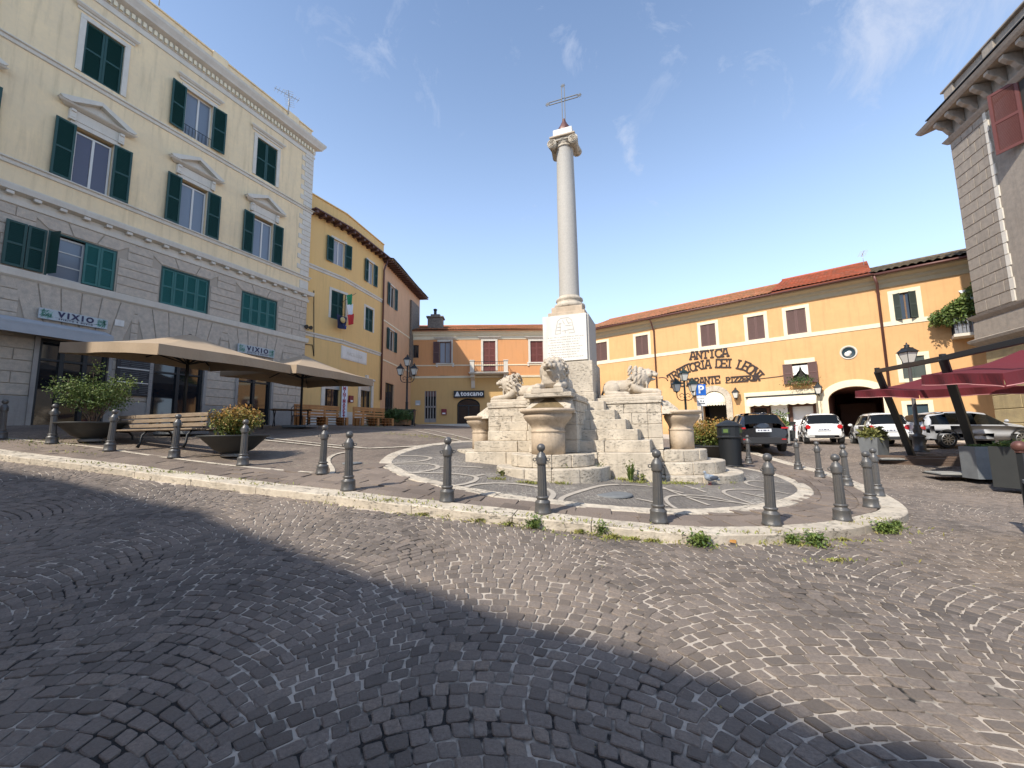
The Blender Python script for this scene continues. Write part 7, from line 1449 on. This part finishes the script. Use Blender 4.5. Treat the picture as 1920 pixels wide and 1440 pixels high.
# ============================================================ cars
def car(name, base, rz, lab, spec, group='cars parked by the trattoria'):
    """x forward, y left. stations: (x, zlow, zbelt, zroof, wlow, wbelt, wroof)"""
    r = empty(name, base, rz, lab, 'car', group); st = spec['st']; body, glass = MB(), MB(); n = len(st); rows = []
    for (x, zl_, zb2_, zr_, wl_, wb_, wr_) in st:
        zm = zl_+(zb2_-zl_)*.45; rows.append([(x, 0, zl_), (x, wl_*.85, zl_), (x, wl_, zl_+.07), (x, wb_*1.0, zm), (x, wb_*.985, zb2_-.05), (x, wb_*.95, zb2_), (x, wr_+.03, zr_-.09), (x, wr_-.05, zr_-.015), (x, wr_*.5, zr_+.012), (x, 0, zr_+.018)])
    for s in (1, -1):
        for i in range(n-1):
            for k in range(9):
                a, b, c_, d = rows[i][k], rows[i][k+1], rows[i+1][k+1], rows[i+1][k]; q = [(x, y*s, z) for x, y, z in (a, b, c_, d)]
                tgt = glass if (k == 5 and i in spec['side_glass']) or (k >= 6 and i in spec['screen']) or (k >= 7 and i in (1, 2)) else body
                tgt.add(q, [(0, 1, 2, 3)], 0, True)
    for e, i in ((0, 0), (n-1, n-1)):
        P = rows[i]; poly = [(x, y, z) for x, y, z in P] + [(x, -y, z) for x, y, z in P[::-1][1:-1]]; body.add(poly, [tuple(range(len(poly)))])
    o = body.build('body', M[spec['paint']], r)
    bm = bmesh.new(); bm.from_mesh(o.data); bmesh.ops.remove_doubles(bm, verts=bm.verts, dist=.0005); bm.to_mesh(o.data); bm.free()
    o = glass.build('glazing', M['car_glass'], r); bm = bmesh.new(); bm.from_mesh(o.data); bmesh.ops.remove_doubles(bm, verts=bm.verts, dist=.0005); bm.to_mesh(o.data); bm.free()
    for x, y in [(a, s*spec['wy']) for a in spec['wx'] for s in (-1, 1)]:
        R_ = spec['wr']; w = MB().tube([(x, y-.11, R_), (x, y-.09, R_), (x, y+.09, R_), (x, y+.11, R_)], [R_-.02, R_, R_, R_-.02], n=30).build('wheel', M['tyre'], r)
        sg = 1 if y > 0 else -1; m2 = MB(); m2.tube([(x, y+sg*.10, R_), (x, y+sg*.118, R_)], [R_*.66, R_*.64], n=26); ob = m2.build('rim_dish', M['black'], w); m3 = MB()
        for k in range(10): a = 2*PI*k/10; m3.bar((x+.04*math.cos(a), y+sg*.125, R_+.04*math.sin(a)), (x+R_*.64*math.cos(a), y+sg*.122, R_+R_*.64*math.sin(a)), .035, .02, up=(0, 1, 0))
        m3.tube([(x+R_*.65*math.cos(t), y+sg*.12, R_+R_*.65*math.sin(t)) for t in np.linspace(0, 2*PI, 25)], .014, n=6); m3.build('rim', M['rim'], w)
        ar = MB(); nn_ = 16
        for k in range(nn_): a0, a1 = PI*k/nn_, PI*(k+1)/nn_; q = lambda a, rr, yy: (x+rr*math.cos(a), yy, R_+rr*math.sin(a)); yo = sg*(spec['wb']+.006); yi = sg*(spec['wb']-.20); ar.add([q(a0, R_+.03, yo), q(a1, R_+.03, yo), q(a1, R_+.085, yo), q(a0, R_+.085, yo), q(a0, R_+.03, yi), q(a1, R_+.03, yi)], [(0,1,2,3),(0,4,5,1)])
        ar.build('wheel_arch', M['car_trim' if spec.get('arch') else 'black'], r)
    xb = st[0][0]; W_ = spec['wb']
    for kind, items in spec['rear'].items():
        for it in items:
            for s in ((1, -1) if it[-1] == 'm' else (1,)):
                y0, y1, z0, z1, pr_ = it[:5]; q = MB()
                if kind == 'round': q.tube([(xb-pr_, s*y0, z0), (xb-pr_-.02, s*y0, z0)], [z1, z1*.9], n=20); nm = 'tail_light'; mm = 'tail_red'
                else: q.box(xb-pr_, xb-pr_+.05, min(s*y0, s*y1), max(s*y0, s*y1), z0, z1); nm, mm = {'lights': ('tail_light', 'tail_red'), 'plate': ('number_plate', 'plate'), 'bumper': ('bumper', spec.get('bump', 'car_trim')), 'trim': ('trim', 'car_trim'), 'reflector': ('reflector', 'tail_red')}[kind]
                q.build(nm, M[mm], r, bevel=.012 if kind in ('lights', 'bumper') else 0)
                if kind == 'plate':
                    t = text_mesh('AB 123 CD', .001, .0, M['black'], 'plate_print', r) if False else MB().box(xb-pr_-.002, xb-pr_, y1*.75, y1*.55, (z0*2+z1)/3, (z0+2*z1)/3).box(xb-pr_-.002, xb-pr_, y1*.4, y1*.2, (z0*2+z1)/3, (z0+2*z1)/3).box(xb-pr_-.002, xb-pr_, y1*.05, -y1*.35, (z0*2+z1)/3, (z0+2*z1)/3).box(xb-pr_-.002, xb-pr_, -y1*.5, -y1*.7, (z0*2+z1)/3, (z0+2*z1)/3).build('plate_print', M['navy'], r)
    # rear window, proud of the tail
    for s in (-1, 1): MB().ball((spec['mx'], s*(W_+.12), spec['mz']), 1, 12, sx=.06, sy=.10, sz=.07).build('mirror', M[spec['paint']], r)
    return r
smart = dict(paint='car_white', bump='car_white', st=[(-1.37,.42,.84,.88,.68,.70,.62),(-1.33,.33,.93,1.00,.74,.78,.70),(-1.25,.28,.96,1.20,.77,.82,.68),(-1.12,.27,.97,1.46,.78,.83,.63),(-.85,.27,.98,1.52,.79,.83,.585),(-.2,.26,.98,1.555,.79,.83,.585),(.35,.26,.97,1.50,.79,.83,.57),(.85,.26,.94,1.12,.79,.82,.62),(1.15,.28,.86,.90,.76,.79,.62),(1.34,.36,.70,.72,.62,.66,.5)],
  side_glass=(3,4,5,6), screen=(6,), wx=(-.93, .92), wr=.30, wy=.72, wb=.83, rear={'round': [(.655, 0, .86, .115, .0, 'm')], 'plate': [(-.27, .27, .66, .78, .035, '')], 'trim': [(-.40, .40, .30, .42, .03, '')], 'bumper': [(-.62, .62, .43, .60, .02, '')]}, rw=((-1.30, .98, .60), (-1.06, 1.42, .52)), mx=.45, mz=1.0)
def carat(px, py, Y): p = at(px, py, Y); return (float(p[0]), float(p[1]), float(g(p[0], p[1]))-KH)
hd = lambda h: PI/2 - h  # heading (from +Y towards +X) to rotation of the forward axis
car('city_car', carat(1538, 828, 22.2), hd(rad(28)), 'white two-seat city car parked tail-out in front of the lace-curtained shop window', smart)
car('city_car', carat(1648, 824, 20.5), hd(rad(24)), 'white small hatchback parked in front of the gateway, behind the grey planter', smart)
suv = dict(paint='car_black', st=[(-2.15,.50,.95,.99,.72,.80,.70),(-2.10,.40,1.05,1.18,.82,.88,.72),(-1.98,.34,1.06,1.38,.86,.92,.68),(-1.80,.32,1.07,1.56,.87,.93,.66),(-1.2,.31,1.06,1.66,.88,.93,.66),(-.2,.30,1.04,1.67,.88,.93,.66),(.35,.30,1.03,1.58,.88,.93,.65),(.95,.30,1.01,1.14,.88,.92,.70),(1.7,.31,.92,.98,.86,.90,.68),(2.05,.36,.82,.86,.78,.84,.6),(2.2,.45,.70,.72,.6,.7,.5)],
  side_glass=(3,4,5,6), screen=(6,), wx=(-1.35, 1.35), wr=.36, wy=.80, wb=.93, arch=True, rear={'lights': [(.64, .90, .96, 1.03, .0, 'm')], 'reflector': [(.62, .78, .52, .56, .05, 'm')], 'plate': [(-.28, .28, .84, .97, .05, '')], 'bumper': [(-.80, .80, .36, .62, .04, '')]}, rw=((-2.08, 1.08, .74), (-1.86, 1.50, .60)), mx=.75, mz=1.12)
car('suv', carat(1412, 832, 19.2), hd(rad(19)), 'black suv parked nearest the litter bin, tail towards the viewer', suv)
suv2 = dict(suv, paint='car_silver', st=[(x, a, b-.06, c-.09 if c > 1.2 else c-.05, d, e, f_) for (x, a, b, c, d, e, f_) in suv['st']], rear={'lights': [(.52, .92, .80, .93, .03, 'm')], 'reflector': [(.55, .80, .50, .54, .05, 'm')], 'plate': [(-.28, .28, .60, .72, .05, '')], 'bumper': [(-.80, .80, .34, .56, .04, '')]}, rw=((-2.06, 1.04, .74), (-1.84, 1.42, .60)))
car('suv', carat(1812, 832, 18.6), hd(rad(100)), 'silver crossover parked sideways behind the leaning black posts', suv2)
# lit-stone roof bars
flatbox('planter', 1464, 824, 20.8, .7, .5, .85, 'planter_concrete', rad(-15), 'tall pale planter with a leafy bush between the black suv and the city car', 'planter', None, .02, (900, .55, 'leaf', .16))
# ------------------------------------------------------------ pieces that stand apart become parts of their own
def islands(o, newname):
    me = o.data; n = len(me.vertices); par = list(range(n))
    def find(a):
        while par[a] != a: par[a] = par[par[a]]; a = par[a]
        return a
    for p in me.polygons:
        v = list(p.vertices); a = find(v[0])
        for q in v[1:]: b = find(q); par[b] = a
    gr = {}
    for p in me.polygons: gr.setdefault(find(p.vertices[0]), []).append(p)
    if len(gr) < 2 or len(gr) > 60: return
    for fs in gr.values():
        ids = sorted({v for p in fs for v in p.vertices}); mp = {v: i for i, v in enumerate(ids)}; m2 = bpy.data.meshes.new(newname)
        m2.from_pydata([me.vertices[v].co[:] for v in ids], [], [[mp[v] for v in p.vertices] for p in fs])
        for m_ in me.materials: m2.materials.append(m_)
        m2.polygons.foreach_set('material_index', [p.material_index for p in fs]); m2.update(); c = o.copy(); c.data = m2; c.name = newname; COL.objects.link(c)
    bpy.data.objects.remove(o)
for o in list(bpy.data.objects):
    k = o.name.split('.')[0]
    if o.type == 'MESH' and k in ('modillions', 'quoins', 'pale_panels', 'string_course', 'corner_post', 'brackets', 'bracket', 'rail', 'string_band', 'pilaster_edge', 'seat_boards', 'lantern_glass', 'blocks', 'rafter_ends', 'display_sheets'): islands(o, {'modillions': 'modillion', 'quoins': 'quoin', 'pale_panels': 'pale_panel', 'brackets': 'bracket', 'rafter_ends': 'rafter_end', 'blocks': 'block', 'seat_boards': 'seat_board', 'display_sheets': 'display_sheet'}.get(k, k))
